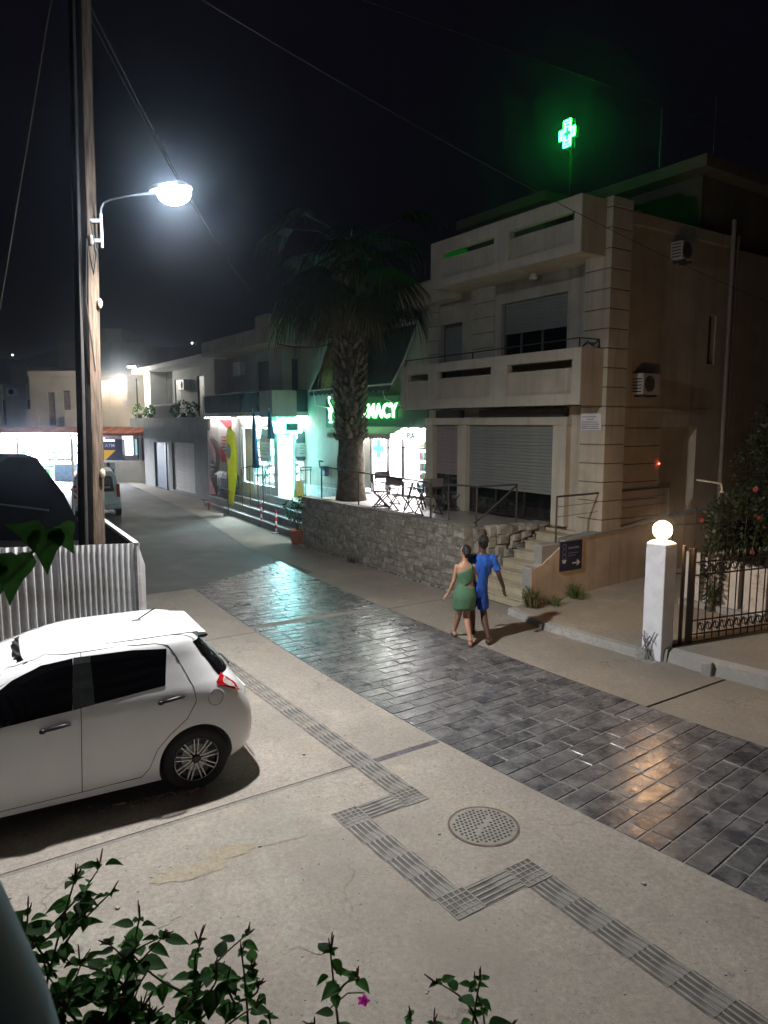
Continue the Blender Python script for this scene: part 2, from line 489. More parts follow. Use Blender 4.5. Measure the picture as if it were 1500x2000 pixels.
def paver(u0, u1, w0, w1):
    g_ = R.uniform(.006, .012)
    pts = [strip_pt(u0 + g_, w0 + g_), strip_pt(u0 + g_, w1 - g_), strip_pt(u1 - g_, w1 - g_), strip_pt(u1 - g_, w0 + g_)]
    z = .0125 + R.uniform(-.0025, .0028); tl = [R.uniform(-.0022, .0022) for _ in range(4)]
    c = (sum(q[0] for q in pts) / 4, sum(q[1] for q in pts) / 4)
    top = [(c[0] + (q[0] - c[0]) * .972 + R.uniform(-.003, .003), c[1] + (q[1] - c[1]) * .962 + R.uniform(-.003, .003), z + d) for q, d in zip(pts, tl)]
    bot = [(q[0], q[1], .002) for q in pts]
    return MB().add(bot + top, [(4, 7, 6, 5), (0, 4, 5, 1), (1, 5, 6, 2), (2, 6, 7, 3), (3, 7, 4, 0)][:]), c
pv = [q for q in pv if q[1] > 1.3]
pv.sort(key=lambda q: q[0])
rest = MB()
for i, q in enumerate(pv):
    mb, c = paver(*q)
    mb.f = [tuple(reversed(f)) for f in mb.f]
    if i < 296:
        o = part(strip, 'paver', mb, STRIPM)
    else: rest.add(mb.v, mb.f)
if rest.v: part(strip, 'paver', rest, STRIPM, kind='stuff')

# kerb return under the gate pillar is added with the kerbs below
# ---- tactile guidance strip
TDARK = M('tactile_dark', (.125, .12, .115), .75, .5, 3, .3, 60, stain=(.30, .275, .245), sscale=1.3)
TPALE = M('tactile_rib', (.27, .25, .225), .8, .25, 9, .2, 60, stain=(.20, .20, .19), sscale=3.0)
TW = .262
def tac_tile(kind, L):
    mb = MB(); mb.mi = 0
    mb.box(-TW / 2, TW / 2, -L / 2, L / 2, 0, .0125); mb.mi = 1
    if kind == 'rib':
        for i in range(5):
            x = -TW / 2 + TW * (i + .5) / 5
            mb.box(x - .009, x + .009, -L / 2, L / 2, .0125, .0175)
    else:
        n = max(2, round(L / .055))
        for i in range(6):
            x = -TW / 2 + TW * i / 5
            mb.box(x - .006, x + .006, -L / 2, L / 2, .0125, .0168)
        for j in range(n + 1):
            y = -L / 2 + L * j / n
            mb.box(-TW / 2, TW / 2, y - .006, y + .006, .0125, .0165)
    return mb
TWORN = M('tactile_worn', (.215, .20, .175), .8, .4, 3, .3, 60, stain=(.32, .29, .25), sscale=1.6)
def tac_mesh(kind, L, worn=False):
    me = mesh_from(tac_tile(kind, L), 'tile'); mats(me, (TWORN if worn else TDARK, TPALE)); return me
tac = struct('tactile_paving', MB().box(3.70, 3.96, 5.42, 5.44, .002, .0115), TDARK)
rib, blis = tac_mesh('rib', .296), tac_mesh('blister', .27)
def put(me, t, s, rz=0):
    o = bpy.data.objects.new('tile', me); COL.objects.link(o); o.parent = tac; o.location = (t, s, 0); o.rotation_euler = (0, 0, rz)
ribw = tac_mesh('rib', .296, True)
for i in range(26): put(ribw if i > 5 and i % 7 else rib, 3.83 - .004 * i, 5.57 + i * .3)
put(blis, 3.83, 5.27)
put(tac_mesh('rib', .385), 3.499, 5.27, pi / 2)
put(blis, 3.17, 5.27)
for i in range(4): put(rib, 3.17 + .012 * i, 4.98 - i * .3)
put(blis, 3.24, 3.80)
put(tac_mesh('rib', .415), 3.585, 3.79, pi / 2)
put(blis, 3.93, 3.78)
for i in range(14): put(rib, 3.935 + .006 * i * i * .3, 3.48 - i * .3)
# ---- manhole cover
mc = thing('manhole_cover', 'round concrete manhole cover with a grid of dark holes', 'manhole cover', (0.895, 6.0, 0), 0)
disc = MB().lathe((.895, 6.0, 0), [(.30, 0), (.30, .0145), (.285, .0155), (.01, .0155)], 40)
part(mc, 'cover', disc, concrete('manhole_concrete', (.30, .28, .25), None, .7))
part(mc, 'rim', MB().rings([[(.895 + r * cos(2 * pi * j / 48), 6.0 + r * sin(2 * pi * j / 48), z) for j in range(48)] for r, z in ((.302, .004), (.302, .0142), (.322, .0142), (.322, .004))], cap=False), M('rust_rim', (.12, .09, .07), .8, .3))
holes = MB()
for i in range(-6, 7):
    for j in range(-6, 7):
        x, y = i * .042 + (.021 if j % 2 else 0), j * .040
        if x * x + y * y < .268 ** 2 and not (abs(y - x * .4) < .03 and abs(x) < .13):
            c = Matrix.Rotation(TH, 3, 'Z') @ Vector((x, y, 0))
            holes.lathe((.895 + c.x, 6.0 + c.y, .0150), [(.0135, 0), (.0135, .0014)], 8)
part(mc, 'hole_grid', holes, DARKGAP, kind='stuff')

# ---- kerbs and raised ground on the right
def ramp_sheet(pts, n=1): return MB().add(pts, [tuple(range(len(pts)))])
path = MB()
kf = [(9.42, 9.62), (9.22, 8.5), (9.30, 6.62)]          # kerb line t,s
path.add([(9.42, 9.62, .13), (9.22, 8.5, .13), (9.30, 6.66, .14), (9.8, 6.46, .16), (16.0, 4.8, .40), (16.0, 9.66, .40), (9.9, 9.66, .14)], [(0, 6, 5, 4, 3, 2, 1)])
pth = struct('side_path', path, PATHM)
k = MB()
for (p0, p1, z0, z1) in (((9.42, 9.62), (9.22, 8.5), .13, .13), ((9.22, 8.5), (9.30, 6.66), .13, .14), ((9.30, 6.66), (9.52, 6.28), .14, .20)):
    a0 = (p0[0] - .16, p0[1]); a1 = (p1[0] - .16, p1[1])
    k.add([(*p0, z0 + .006), (*p1, z1 + .006), (a1[0] + .03, a1[1], z1), (a0[0] + .03, a0[1], z0), (*a1, 0), (*a0, 0)], [(0, 3, 2, 1), (3, 5, 4, 2)])
part(pth, 'kerb', k, KERBM)
pad = MB()
kp = [(9.52, 6.30), (9.50, 5.9), (9.60, 4.85), (9.95, 3.2), (10.6, -2)]
zt = [.20, .22, .24, .26, .28]
pad.add([(*q, z) for q, z in zip(kp, zt)] + [(20, -2, .30), (20, 3, .34), (16, 4.79, .40), (9.86, 6.32, .20)], [(8, 7, 6, 5, 4, 3, 2, 1, 0)])
padm = concrete('pad_concrete', (.36, .33, .28), (.33, .28, .22), .8)
pd = struct('raised_pad', pad, padm)
k = MB()
for i in range(4):
    p0, p1 = kp[i], kp[i + 1]
    k.add([(*p0, zt[i] + .002), (*p1, zt[i + 1] + .002), (p1[0] - .10, p1[1], zt[i + 1] - .05), (p0[0] - .10, p0[1], zt[i] - .05), (p1[0] - .14, p1[1], 0), (p0[0] - .14, p0[1], 0)], [(0, 3, 2, 1), (3, 5, 4, 2)])
part(pd, 'kerb', k, KERBM)
solo('stone_block', MB().cbox((9.36, 5.62, .10), (.05, .07, .10), .3), KERBM, 'small upright stone block standing against the kerb', 'stone', bevel=.01)
# hills far behind with distant lights
HILL = M('night_hill', (.02, .022, .025), .95, .3, .02, 0)
hm = MB(); prev = None
pts = []
for i in range(61):
    x = -420 + i * 14
    y = 330 + 30 * sin(i * .21)
    h = 22 + 14 * noise.noise((i * .13, 3.1, 0)) + 6 * noise.noise((i * .5, 1.1, 0)) + max(0, 16 - abs(x + 120) * .12)
    pts.append((x, y, h))
for i in range(60):
    a, b = pts[i], pts[i + 1]
    hm.add([(a[0], a[1] - 140, -.5), (b[0], b[1] - 140, -.5), (b[0], b[1] - 60, b[2] * .6), (a[0], a[1] - 60, a[2] * .6), b, a, (b[0], b[1] + 120, -2), (a[0], a[1] + 120, -2)], [(0, 1, 2, 3), (3, 2, 4, 5), (5, 4, 6, 7)])
struct('hills', hm, HILL, 0, smooth=True)
# ================================================================ TERRACE, STONE WALL, STAIRS
TZ = 1.38
TILE = M('terrace_tiles', (.38, .35, .31), .35, .12, 3, .1, 30)
tf = MB().box(9.955, 12.4, 11.45, 18.85, 0, TZ)
tf.box(11.66, 12.6, 9.72, 11.45, 0, 1.24)
tf.box(12.4, 13.0, 9.72, 24, 0, 1.30)
struct('terrace_floor', tf, TILE)
STONE = M('wall_stone', (.29, .272, .235), .9, .4, 7, .8, 16, rnd=.26, stain=(.30, .26, .20), sscale=5, bdist=.02)
STMORT = M('stone_wall_mortar', (.26, .245, .21), .95, .25, 6, .7, 20, bdist=.02)
wl = thing('stone_wall', 'rubble stone retaining wall in front of the raised terrace', 'wall', (9.8, 15, 0))
wtop = lambda s: 1.43 + .012 * sin(s * 3.1)
part(wl, 'core', MB().box(9.70, 9.95, 11.42, 18.88, -.02, 1.42), STMORT)
z = .03; rows = []
while z < 1.40:
    h = R.choice((.11, .14, .16, .19)) * R.uniform(.9, 1.12)
    if z + h > 1.36: h = 1.44 - z
    rows.append((z, min(z + h, 1.445))); z += h
nst = 0; restw = MB()
def stone(mb, s0, s1, z0, z1, face, back, jit=.030):
    pr = R.uniform(.006, .03)
    q = [(s0, z0), (s1, z0), (s1, z1), (s0, z1)]
    if R.random() < .55:
        k = R.randrange(4); cx = (s0 + s1) / 2; cz = (z0 + z1) / 2
        a = q[k]; q[k] = (a[0] + (cx - a[0]) * R.uniform(.15, .4), a[1]); q.insert(k + 1, (a[0], a[1] + (cz - a[1]) * R.uniform(.2, .55)))
        if k in (1, 3): q[k], q[k + 1] = q[k + 1], q[k]
    q = [(a + R.uniform(-jit, jit), max(0, b + R.uniform(-jit, jit))) for a, b in q]
    n = len(q); cx = sum(a for a, b in q) / n; cz = sum(b for a, b in q) / n
    mid = [(face - pr * .6, cx + (a - cx) * .96, cz + (b - cz) * .96) for a, b in q]
    fr_ = [(face - pr - R.uniform(0, .008), cx + (a - cx) * .80, cz + (b - cz) * .80) for a, b in q]
    bk = [(back, a, b) for a, b in q]
    return mb.rings([bk, mid, fr_])
for z0, z1 in rows:
    s = 11.40
    while s < 18.86:
        L = R.uniform(.16, .42) * (1.15 if z1 - z0 > .15 else .9)
        s1 = min(18.9, s + L)
        if 18.9 - s1 < .1: s1 = 18.9
        g_ = .012
        mb = stone(MB(), s + g_, s1 - g_, z0 + g_, z1 - g_, 9.70, 9.76)
        if nst < 285: part(wl, 'stone', mb, STONE); nst += 1
        else: restw.add(mb.v, mb.f)
        s = s1
if restw.v: part(wl, 'stone', restw, STONE, kind='stuff')
cap = MB()
s = 11.42
while s < 18.86:
    s1 = min(18.88, s + R.uniform(.5, .9)); cap.box(9.66 + R.uniform(0, .012), 9.97, s + .006, s1 - .006, 1.422, 1.452); s = s1
part(wl, 'coping', cap, STMORT, bevel=.006)
# broken dark drain gap and rubble along the wall's foot
cr = MB(); pts = []
for i in range(80):
    s = 10.9 + i * .1
    pts.append((9.55 + .035 * noise.noise((s * 2.2, 1, 0)) + (.02 * (s - 11) / 8), s))
for i in range(79):
    a, b = pts[i], pts[i + 1]
    w0 = .022 + .028 * abs(noise.noise((a[1] * 3, 5, 0))); w1 = .022 + .028 * abs(noise.noise((b[1] * 3, 5, 0)))
    cr.add([(a[0] - w0, a[1], .013), (a[0] + w0, a[1], .013), (b[0] + w1, b[1], .013), (b[0] - w1, b[1], .013)], [(0, 1, 2, 3)])
solo('drain_crack', cr, DARKGAP, 'dark broken gap running along the foot of the stone wall', 'crack', (9.55, 14, .012))
rub = MB()
for i in range(130):
    s = R.uniform(10.8, 18.8); t = 9.50 + R.uniform(-.05, .10); r_ = R.uniform(.008, .028)
    rub.cbox((t, s, .012 + r_ * .6), (r_, r_ * R.uniform(.6, 1.3), r_ * .6), R.uniform(0, 3))
solo('rubble', rub, KERBM, None, None, (9.5, 14, 0), kind='stuff')

# stairs
MARB = M('cream_stair_stone', (.50, .44, .32), .55, .14, 3, .12, 30, stain=(.40, .34, .24), sscale=2)
st = thing('entrance_stairs', 'worn cream stone stairs climbing from the pavement to the terrace', 'stairs', (10.5, 10.6, 0))
nr = 7; rise = 1.24 / nr; tread = .27
for i in range(nr):
    t0 = 9.78 + i * tread
    sL = 11.35 - i * .06
    mb = MB().box(t0, t0 + tread + .30, 9.74, sL, max(0, i * rise - .05), (i + 1) * rise - .035)
    o = part(st, 'riser', mb, MARB)
    part(st, 'tread', MB().box(t0 - .025, t0 + tread + .01, 9.74, sL + .01, (i + 1) * rise - .034, (i + 1) * rise), MARB, bevel=.006)
for i in range(2):
    part(st, 'tread', MB().box(11.70 + i * .2, 12.0, 9.75 + i * .55, 11.35, 1.242 + i * .07, 1.242 + (i + 1) * .07 - .001), MARB, bevel=.006)
# right stringer
pr = thing('stair_pier', 'stepped grey concrete pier at the right side of the stairs', 'pier', (9.9, 9.6, 0))
GC = concrete('bare_concrete', (.36, .36, .34), (.31, .30, .28), .85)
part(pr, 'lower_block', MB().prism([(9.72, 9.50), (10.02, 9.50), (10.02, 9.73), (9.72, 9.73)], 0, .86), GC, bevel=.02)
part(pr, 'upper_block', MB().box(10.021, 10.60, 9.52, 9.735, 0, 1.27), GC, bevel=.02)
# left rubble flank of the stairs
fl = thing('stone_flank', 'dark rubble stone flank stepping up beside the stairs', 'wall', (10.5, 11.5, 0))
for i in range(7):
    t0 = 9.96 + i * .27
    for k in range(5):
        mb = MB(); zt_ = 1.40 - .0 * i
        h0 = i * rise; 
        za = h0 + k * (zt_ - h0) / 5; zb = h0 + (k + 1) * (zt_ - h0) / 5
        if zb - za < .09 and k % 2: continue
        if zb - za < .09: zb = min(zt_, zb + (zt_ - h0) / 5)
        q = [(t0, za), (t0 + .27, za), (t0 + .27, zb), (t0, zb)]
        dd = R.uniform(-.09, .09); q = [(a + dd + R.uniform(-.03, .03), b + R.uniform(-.025, .025)) for a, b in q]
        f0 = 11.36 - .06 * i - R.uniform(0, .06)
        mb.rings([[(a, 11.5, b) for a, b in q], [(a, f0 + .03, b) for a, b in q], [(t0 + .135 + (a - t0 - .135) * .75, f0, (za + zb) / 2 + (b - (za + zb) / 2) * .75) for a, b in q]])
        part(fl, 'stone', mb, STONE)

# ================================================================ OCHRE WALL (ramp side) with sign
ow = thing('ochre_wall', 'low ochre rendered wall along the side path', 'wall', (12, 9.66, 0))
part(ow, 'wall_body', MB().add([(9.74, 9.50, -.02), (16, 9.50, -.02), (16, 9.50, 1.62), (10.62, 9.50, 1.28), (10.60, 9.50, 1.24), (10.03, 9.50, .90), (9.74, 9.50, .82)] + [(9.74, 9.715, -.02), (16, 9.715, -.02), (16, 9.715, 1.62), (10.62, 9.715, 1.28), (10.60, 9.715, 1.24), (10.03, 9.715, .90), (9.74, 9.715, .82)],
     [(0, 1, 2, 3, 4, 5, 6), (7, 13, 12, 11, 10, 9, 8)] + [(i, 7 + i, 7 + (i + 1) % 7, (i + 1) % 7) for i in range(7)]).xf(Matrix.Translation((0, -.012, 0))), ORANGEW)
part(ow, 'coping', MB().add([(10.62, 9.47, 1.285), (16, 9.47, 1.625), (16, 9.75, 1.625), (10.62, 9.75, 1.285), (10.62, 9.47, 1.325), (16, 9.47, 1.665), (16, 9.75, 1.665), (10.62, 9.75, 1.325)], [(0, 3, 2, 1), (4, 5, 6, 7), (0, 1, 5, 4), (1, 2, 6, 5), (2, 3, 7, 6), (3, 0, 4, 7)]), GC)
# ---- text helper
def text_mb(txt, size, origin, right, up, depth=.004, bold=0, align='LEFT', mi=0, sx=1.0):
    cu = bpy.data.curves.new('lettering', 'FONT'); cu.body = txt; cu.size = size; cu.extrude = 0; cu.offset = bold; cu.resolution_u = 2
    cu.align_x = align
    ob = bpy.data.objects.new('lettering', cu); COL.objects.link(ob)
    dg = bpy.context.evaluated_depsgraph_get(); me = bpy.data.meshes.new_from_object(ob.evaluated_get(dg))
    bpy.data.objects.remove(ob); bpy.data.curves.remove(cu)
    o, r, u = Vector(origin), Vector(right).normalized(), Vector(up).normalized(); n = r.cross(u)
    mb = MB(); mb.mi = mi
    vs = [o + r * (v.co.x * sx) + u * v.co.y for v in me.vertices]
    k = len(vs)
    fs = [tuple(p.vertices) for p in me.polygons]
    ec = {}
    for f in fs:
        for i in range(len(f)):
            e = (f[i], f[(i + 1) % len(f)]); ec[e] = 1
    side = [(a + k, b + k, b, a) for (a, b) in ec if (b, a) not in ec]
    mb.add([v + n * depth for v in vs] + vs, [f for f in fs] + [tuple(reversed([i + k for i in f])) for f in fs] + [(b, a, a + k, b + k) for (a, b) in ec if (b, a) not in ec])
    bpy.data.meshes.remove(me)
    return mb
SGN = M('navy_sign_face', (.022, .028, .055), .45, .15, 5, .03)
SGW = M('sign_white', (.62, .62, .66), .5, .05)
SGP = M('sign_lilac', (.20, .18, .32), .5, .05)
sg = thing('direction_sign', 'navy square sign with white arrow fixed to the ochre wall', 'sign', (10.8, 9.47, 1.0))
part(sg, 'board', MB().box(10.49, 11.12, 9.462, 9.482, .71, 1.30), SGN)
ar = MB()
yy = 9.457
ar.box(10.84, 11.02, yy, yy + .004, .835, .862)
for sgn in (1, -1): ar.add([(11.065, yy, .8485), (10.985, yy, .8485 + sgn * .066), (10.96, yy, .8485 + sgn * .042), (11.02, yy, .8485)], [(0, 1, 2, 3) if sgn < 0 else (0, 3, 2, 1)])
part(sg, 'arrow', ar, SGW)
lg = MB()
for i in range(3):
    lg.rings([[(10.60 + r * cos(2 * pi * j / 20) * .95, yy, 1.20 - i * .105 + r * sin(2 * pi * j / 20)) for j in range(20)] for r in (.062, .044)], cap=False)
part(sg, 'emblem_ring', lg, SGP)
hm_ = [(10.60 + .062 * cos(pi + pi * j / 14), yy - .001, .935 + .075 * sin(pi + pi * j / 14)) for j in range(15)]
part(sg, 'emblem_bowl', MB().add(hm_, [tuple(range(15))]), SGW)
ln = MB()
for zz, L, h in ((1.165, .30, .05), (1.06, .26, .022), (1.01, .20, .018)):
    x = 10.72
    while x < 10.72 + L:
        w = R.uniform(.014, .03); ln.box(x, x + w, yy, yy + .004, zz - h / 2, zz + h / 2 - R.uniform(0, h * .3)); x += w + .010
part(sg, 'lettering', ln, SGP)

# ================================================================ CORNER HOUSE
HT = thing('corner_house', 'three storey cream house with grooved corner pillar, shutters and solid slotted balconies', 'house', (12, 12, 0))
bd = MB()
FR = 12.05
# first floor front wall with window and door
bd.wall('t', 9.80, 15.4, 3.97, 6.9, FR, FR + .25, [(10.88, 12.93, 4.98, 6.42), (14.38, 15.28, 3.9, 6.18)])
bd.wall('t', 9.80, 14.6, 6.9, 8.0, FR + .9, FR + 1.15, [])
bd.box(FR + .30, 20, 9.93, 15.4, 1.3, 7.3)
bd.box(FR, FR + .3, 9.80, 15.4, 6.65, 6.9)
# ground floor: wall between shop and corner pillar, side of shop
bd.box(11.86, FR + .3, 10.12, 10.56, 1.28, 3.97)
bd.box(11.95, FR + .3, 15.40, 15.62, 1.28, 3.97)
bd.box(11.95, FR + .3, 10.56, 15.40, 3.74, 3.97)
# side wall with entrance and slit window
bd.wall('s', 12.3, 16.0, 1.2, 7.62, 9.72, 9.93, [(13.88, 15.2, 1.2, 3.52), (15.46, 15.75, 4.96, 6.06), (12.36, 13.86, 1.2, 3.84)])
bd.box(16.0, 20, 9.72, 9.93, 1.2, 7.62)
bd.box(12.3, 16.1, 9.66, 9.93, 7.62, 7.86)
part(HT, 'wall', bd, CREAM)
# grooved ground-floor courses of the side wall
for i in range(7):
    z0 = 1.2 + i * .385
    part(HT, 'course', MB().box(12.36, 13.86, 9.715, 9.93, z0, min(3.84, z0 + .372)), CREAM, bevel=.008)
part(HT, 'string_course', MB().box(12.3, 16.0, 9.69, 9.719, 3.85, 3.93), CREAM)
# corner pillar of block courses
part(HT, 'pillar_core', MB().box(11.735, 12.33, 9.515, 10.14, 1.2, 8.0), GROOVE)
zz = 1.245
first = True
while zz < 7.99:
    z1 = min(7.995, zz + .385)
    part(HT, 'block', MB().box(11.72, 12.345, 9.50, 10.155, zz + .010, z1 - .010), CREAM, bevel=.010)
    zz = z1
# left pilasters on first floor
for (a, b) in ((13.15, 13.95), (15.30, 15.75)):
    part(HT, 'pillar_core', MB().box(FR - .03, FR + .1, a + .01, b - .01, 3.98, 6.88), GROOVE)
    for i in range(8):
        z0 = 3.98 + i * .365
        part(HT, 'block', MB().box(FR - .045, FR + .1, a, b, z0 + .008, min(6.9, z0 + .365) - .008), CREAM, bevel=.008)
# balconies
def balcony(name, tf, s0, s1, z0, z1, slots, verts, zb0, zb1, ret_r=True):
    lo = min(s[2] for s in slots)
    mb = MB().wall('t', s0, s1, z0, z1, tf + .045, tf + .16, slots)
    o = part(HT, name, mb, CREAM)
    tr = MB()
    tr.box(tf, tf + .046, s0, s1, z0, zb0)
    tr.box(tf, tf + .046, s0, s1, zb1, z1)
    for a, b in verts: tr.box(tf, tf + .046, a, b, zb0, zb1)
    part(o, 'trim', tr, CREAM2)
    part(o, 'slab', MB().box(tf + .161, FR + .02, s0 + .01, s1 - .01, z0 + .02, z0 + .17), CREAM)
    if ret_r: part(o, 'side_panel', MB().box(tf + .161, FR - .33, s0, s0 + .12, z0, z1 - .002), CREAM)
    part(o, 'side_panel', MB().box(tf + .161, FR, s1 - .12, s1, z0, z1 - .002), CREAM)
    return o
b1 = balcony('balcony', 11.06, 9.60, 15.70, 3.97, 5.08, [(9.83, 11.67, 4.70, 4.86), (12.19, 14.17, 4.70, 4.86), (14.51, 15.45, 4.68, 4.84)], [(9.60, 9.83), (11.67, 12.19), (14.17, 14.51), (15.45, 15.70)], 4.19, 4.865)
b2 = balcony('balcony', 11.00, 9.65, 14.35, 6.87, 7.94, [(9.83, 11.63, 7.51, 7.66), (12.09, 13.95, 7.51, 7.66)], [(9.65, 9.83), (11.63, 12.09), (13.95, 14.35)], 7.06, 7.665)
part(HT, 'roof_slab', MB().box(11.6, 13.4, 14.36, 16.7, 6.72, 7.25), CREAM)
part(HT, 'roof_slab', MB().box(12.07, 20, 9.94, 16.6, 7.301, 7.45), CREAM)
# handrail on the balconies
def rails(parent, name, segs, r, m, n=6):
    mb = MB()
    for q in segs: mb.tube(q, r, n)
    return part(parent, name, mb, m)
rails(HT, 'balcony_rail', [[(11.16, 15.65, 5.24), (11.14, 12.9, 5.24), (11.14, 9.72, 5.27), (11.7, 9.70, 5.27)], [(11.12, 15.6, 5.06), (11.16, 15.55, 5.25)], [(11.13, 12.9, 5.05), (11.14, 12.9, 5.25)], [(11.13, 9.72, 5.05), (11.14, 9.72, 5.28)],
     [(11.2, 9.70, 5.1), (11.35, 9.70, 5.21), (11.5, 9.70, 5.13), (11.66, 9.70, 5.25)], [(11.69, 9.7, 5.28), (11.69, 9.7, 5.05)]], .014, DKMETAL)
# first floor window: half lowered shutter, frame, panes
wd = part(HT, 'window', MB().wall('t', 10.88, 12.93, 4.98, 6.42, FR + .10, FR + .16, [(10.94, 11.66, 5.03, 5.70), (11.72, 12.33, 5.03, 5.70), (12.39, 12.87, 5.03, 5.70), (10.94, 12.87, 5.70, 6.41)]), M('bronze_frame', (.10, .09, .08), .5, .1))
part(wd, 'pane', MB().box(FR + .125, FR + .135, 10.92, 12.89, 5.0, 5.72), DGLASS)
def slats(parent, name, t, s0, s1, z0, z1, pitch, m, rowlab=None):
    k = int(round((z1 - z0) / pitch))
    me = mesh_from(MB().rings([[(t0, s0, q) for t0, q in ((0, .0), (-.010, pitch * .22), (-.012, pitch * .5), (-.008, pitch * .84), (0, pitch * .93), (.012, pitch * .93), (.012, 0))], [(t0, s1, q) for t0, q in ((0, .0), (-.010, pitch * .22), (-.012, pitch * .5), (-.008, pitch * .84), (0, pitch * .93), (.012, pitch * .93), (.012, 0))]]), name)
    mats(me, m)
    root = parent
    while root.parent: root = root.parent
    b = BASE[root.name]
    for i in range(k):
        o = bpy.data.objects.new(name, me); COL.objects.link(o); o.parent = parent
        o.location = (t - b[0], -b[1], z0 + i * pitch - b[2])
sh = part(HT, 'shutter', MB().box(FR + .105, FR + .12, 10.93, 12.88, 5.70, 6.41), SHUTTER)
slats(sh, 'slat', FR + .09, 10.93, 12.88, 5.70, 6.41, .071, SHUTTER)
dr = part(HT, 'balcony_door', MB().box(FR + .14, FR + .20, 14.38, 15.28, 3.98, 6.18), M('door_brown', (.09, .085, .075), .6, .2))
part(dr, 'pane', MB().box(FR + .12, FR + .139, 14.46, 15.2, 4.5, 6.1), SHUTTER)
# shop front: posts, lintel, roller shutters with glass below
sf = part(HT, 'shop_frame', MB().box(11.70, 11.92, 10.50, 10.88, 1.38, 3.56).box(11.70, 11.92, 13.78, 14.10, 1.38, 3.56).box(11.70, 11.92, 15.13, 15.45, 1.38, 3.56).box(11.695, 11.92, 10.48, 15.47, 3.561, 3.74), CREAM2, bevel=.01)
part(HT, 'shutter_box', MB().box(11.80, 11.94, 10.66, 13.4, 3.745, 3.93), M('dark_shutter_box', (.05, .048, .045), .7, .2))
part(HT, 'shutter_box', MB().box(11.80, 11.94, 14.12, 15.13, 3.745, 3.93), M('dark_shutter_box2', (.05, .048, .045), .7, .2))
for (a, b, zb, mm) in ((10.88, 13.78, 2.02, SHUTTER), (14.10, 15.13, 2.27, M('taupe_shutter', (.30, .26, .25), .6, .08, 3, .05))):
    sh = part(HT, 'shutter', MB().box(11.865, 11.88, a, b, zb, 3.56), mm)
    slats(sh, 'slat', 11.85, a, b, zb, 3.56, .077 if a < 12 else .0806, mm)
    gl = part(HT, 'shop_window', MB().box(11.88, 11.90, a, b, 1.40, zb), GLASS('shop_pane', (.55, .6, .6), .12))
    fr_ = MB()
    n = 3 if a < 12 else 2
    for i in range(n + 1):
        x = a + (b - a) * i / n; fr_.box(11.86, 11.90, max(a, x - .025), min(b, x + .025), 1.40, zb - .003)
    fr_.box(11.86, 11.905, a, b, 1.382, 1.45)
    part(gl, 'frame', fr_, DKMETAL)
part(HT, 'shop_interior', MB().box(11.96, 12.3, 10.6, 15.4, 1.381, 3.7), M('dark_interior', (.06, .06, .058), .8, .5, 3))
# stored bric-a-brac behind the lower panes
for i in range(9):
    s0 = 10.98 + i * .32
    part(HT, 'stored_box', MB().box(11.91, 11.955, s0, s0 + R.uniform(.12, .26), 1.40, 1.40 + R.uniform(.2, .5)), M('stored_thing', (R.uniform(.08, .3), R.uniform(.07, .22), R.uniform(.05, .18)), .7))
# entrance
en = part(HT, 'entrance_door', MB().box(13.88, 15.2, 9.98, 10.05, 1.25, 3.5), M('dark_wood_door', (.03, .022, .018), .5, .3))
part(en, 'panel', MB().box(14.0, 14.5, 9.965, 9.979, 1.4, 3.3).box(14.6, 15.1, 9.965, 9.979, 1.4, 3.3), M('door_glass_dark', (.012, .01, .01), .1))
part(HT, 'bell_light', MB().sphere((13.80, 9.68, 2.72), .018), E('red_led', (1, .10, .05), 18))
part(HT, 'window', MB().box(15.46, 15.75, 9.85, 9.90, 4.96, 6.06), DGLASS)
part(HT, 'drainpipe', MB().tube([(16.05, 9.60, 8.2), (16.08, 9.60, 1.5)], .05, 8).tube([(16.30, 9.62, 7.9), (16.30, 9.62, 1.5)], .03, 8), M('pipe_grey', (.30, .27, .23), .6, .1))
part(HT, 'ceiling_light', MB().lathe((11.75, 11.62, 6.76), [(.02, .13), (.06, .12), (.09, .05), (.09, 0), (.01, -.02)], 12), M('lamp_brass', (.55, .48, .33), .4, .1))
for s_ in (11.58, ): pass
# posters / plaque
pq = thing('wall_notice', 'small white notice plaque with lines of writing on the grooved corner pillar', 'notice', (11.69, 9.85, 3.62))
part(pq, 'plate', MB().box(11.695, 11.717, 9.58, 10.10, 3.46, 3.80), M('notice_white', (.66, .64, .66), .6, .04), bevel=.004)
ln = MB()
for zz, n, ind in ((3.735, 7, .04), (3.685, 4, .14), (3.63, 8, .03), (3.585, 8, .03), (3.54, 8, .03), (3.50, 8, .03)):
    x = 10.10 - ind
    for i in range(n):
        w = R.uniform(.03, .055)
        if x - w < 9.60: break
        ln.box(11.690, 11.6955, x - w, x, zz - .011, zz + .011); x -= w + .012
part(pq, 'lettering', ln, M('notice_grey', (.26, .26, .30), .6))
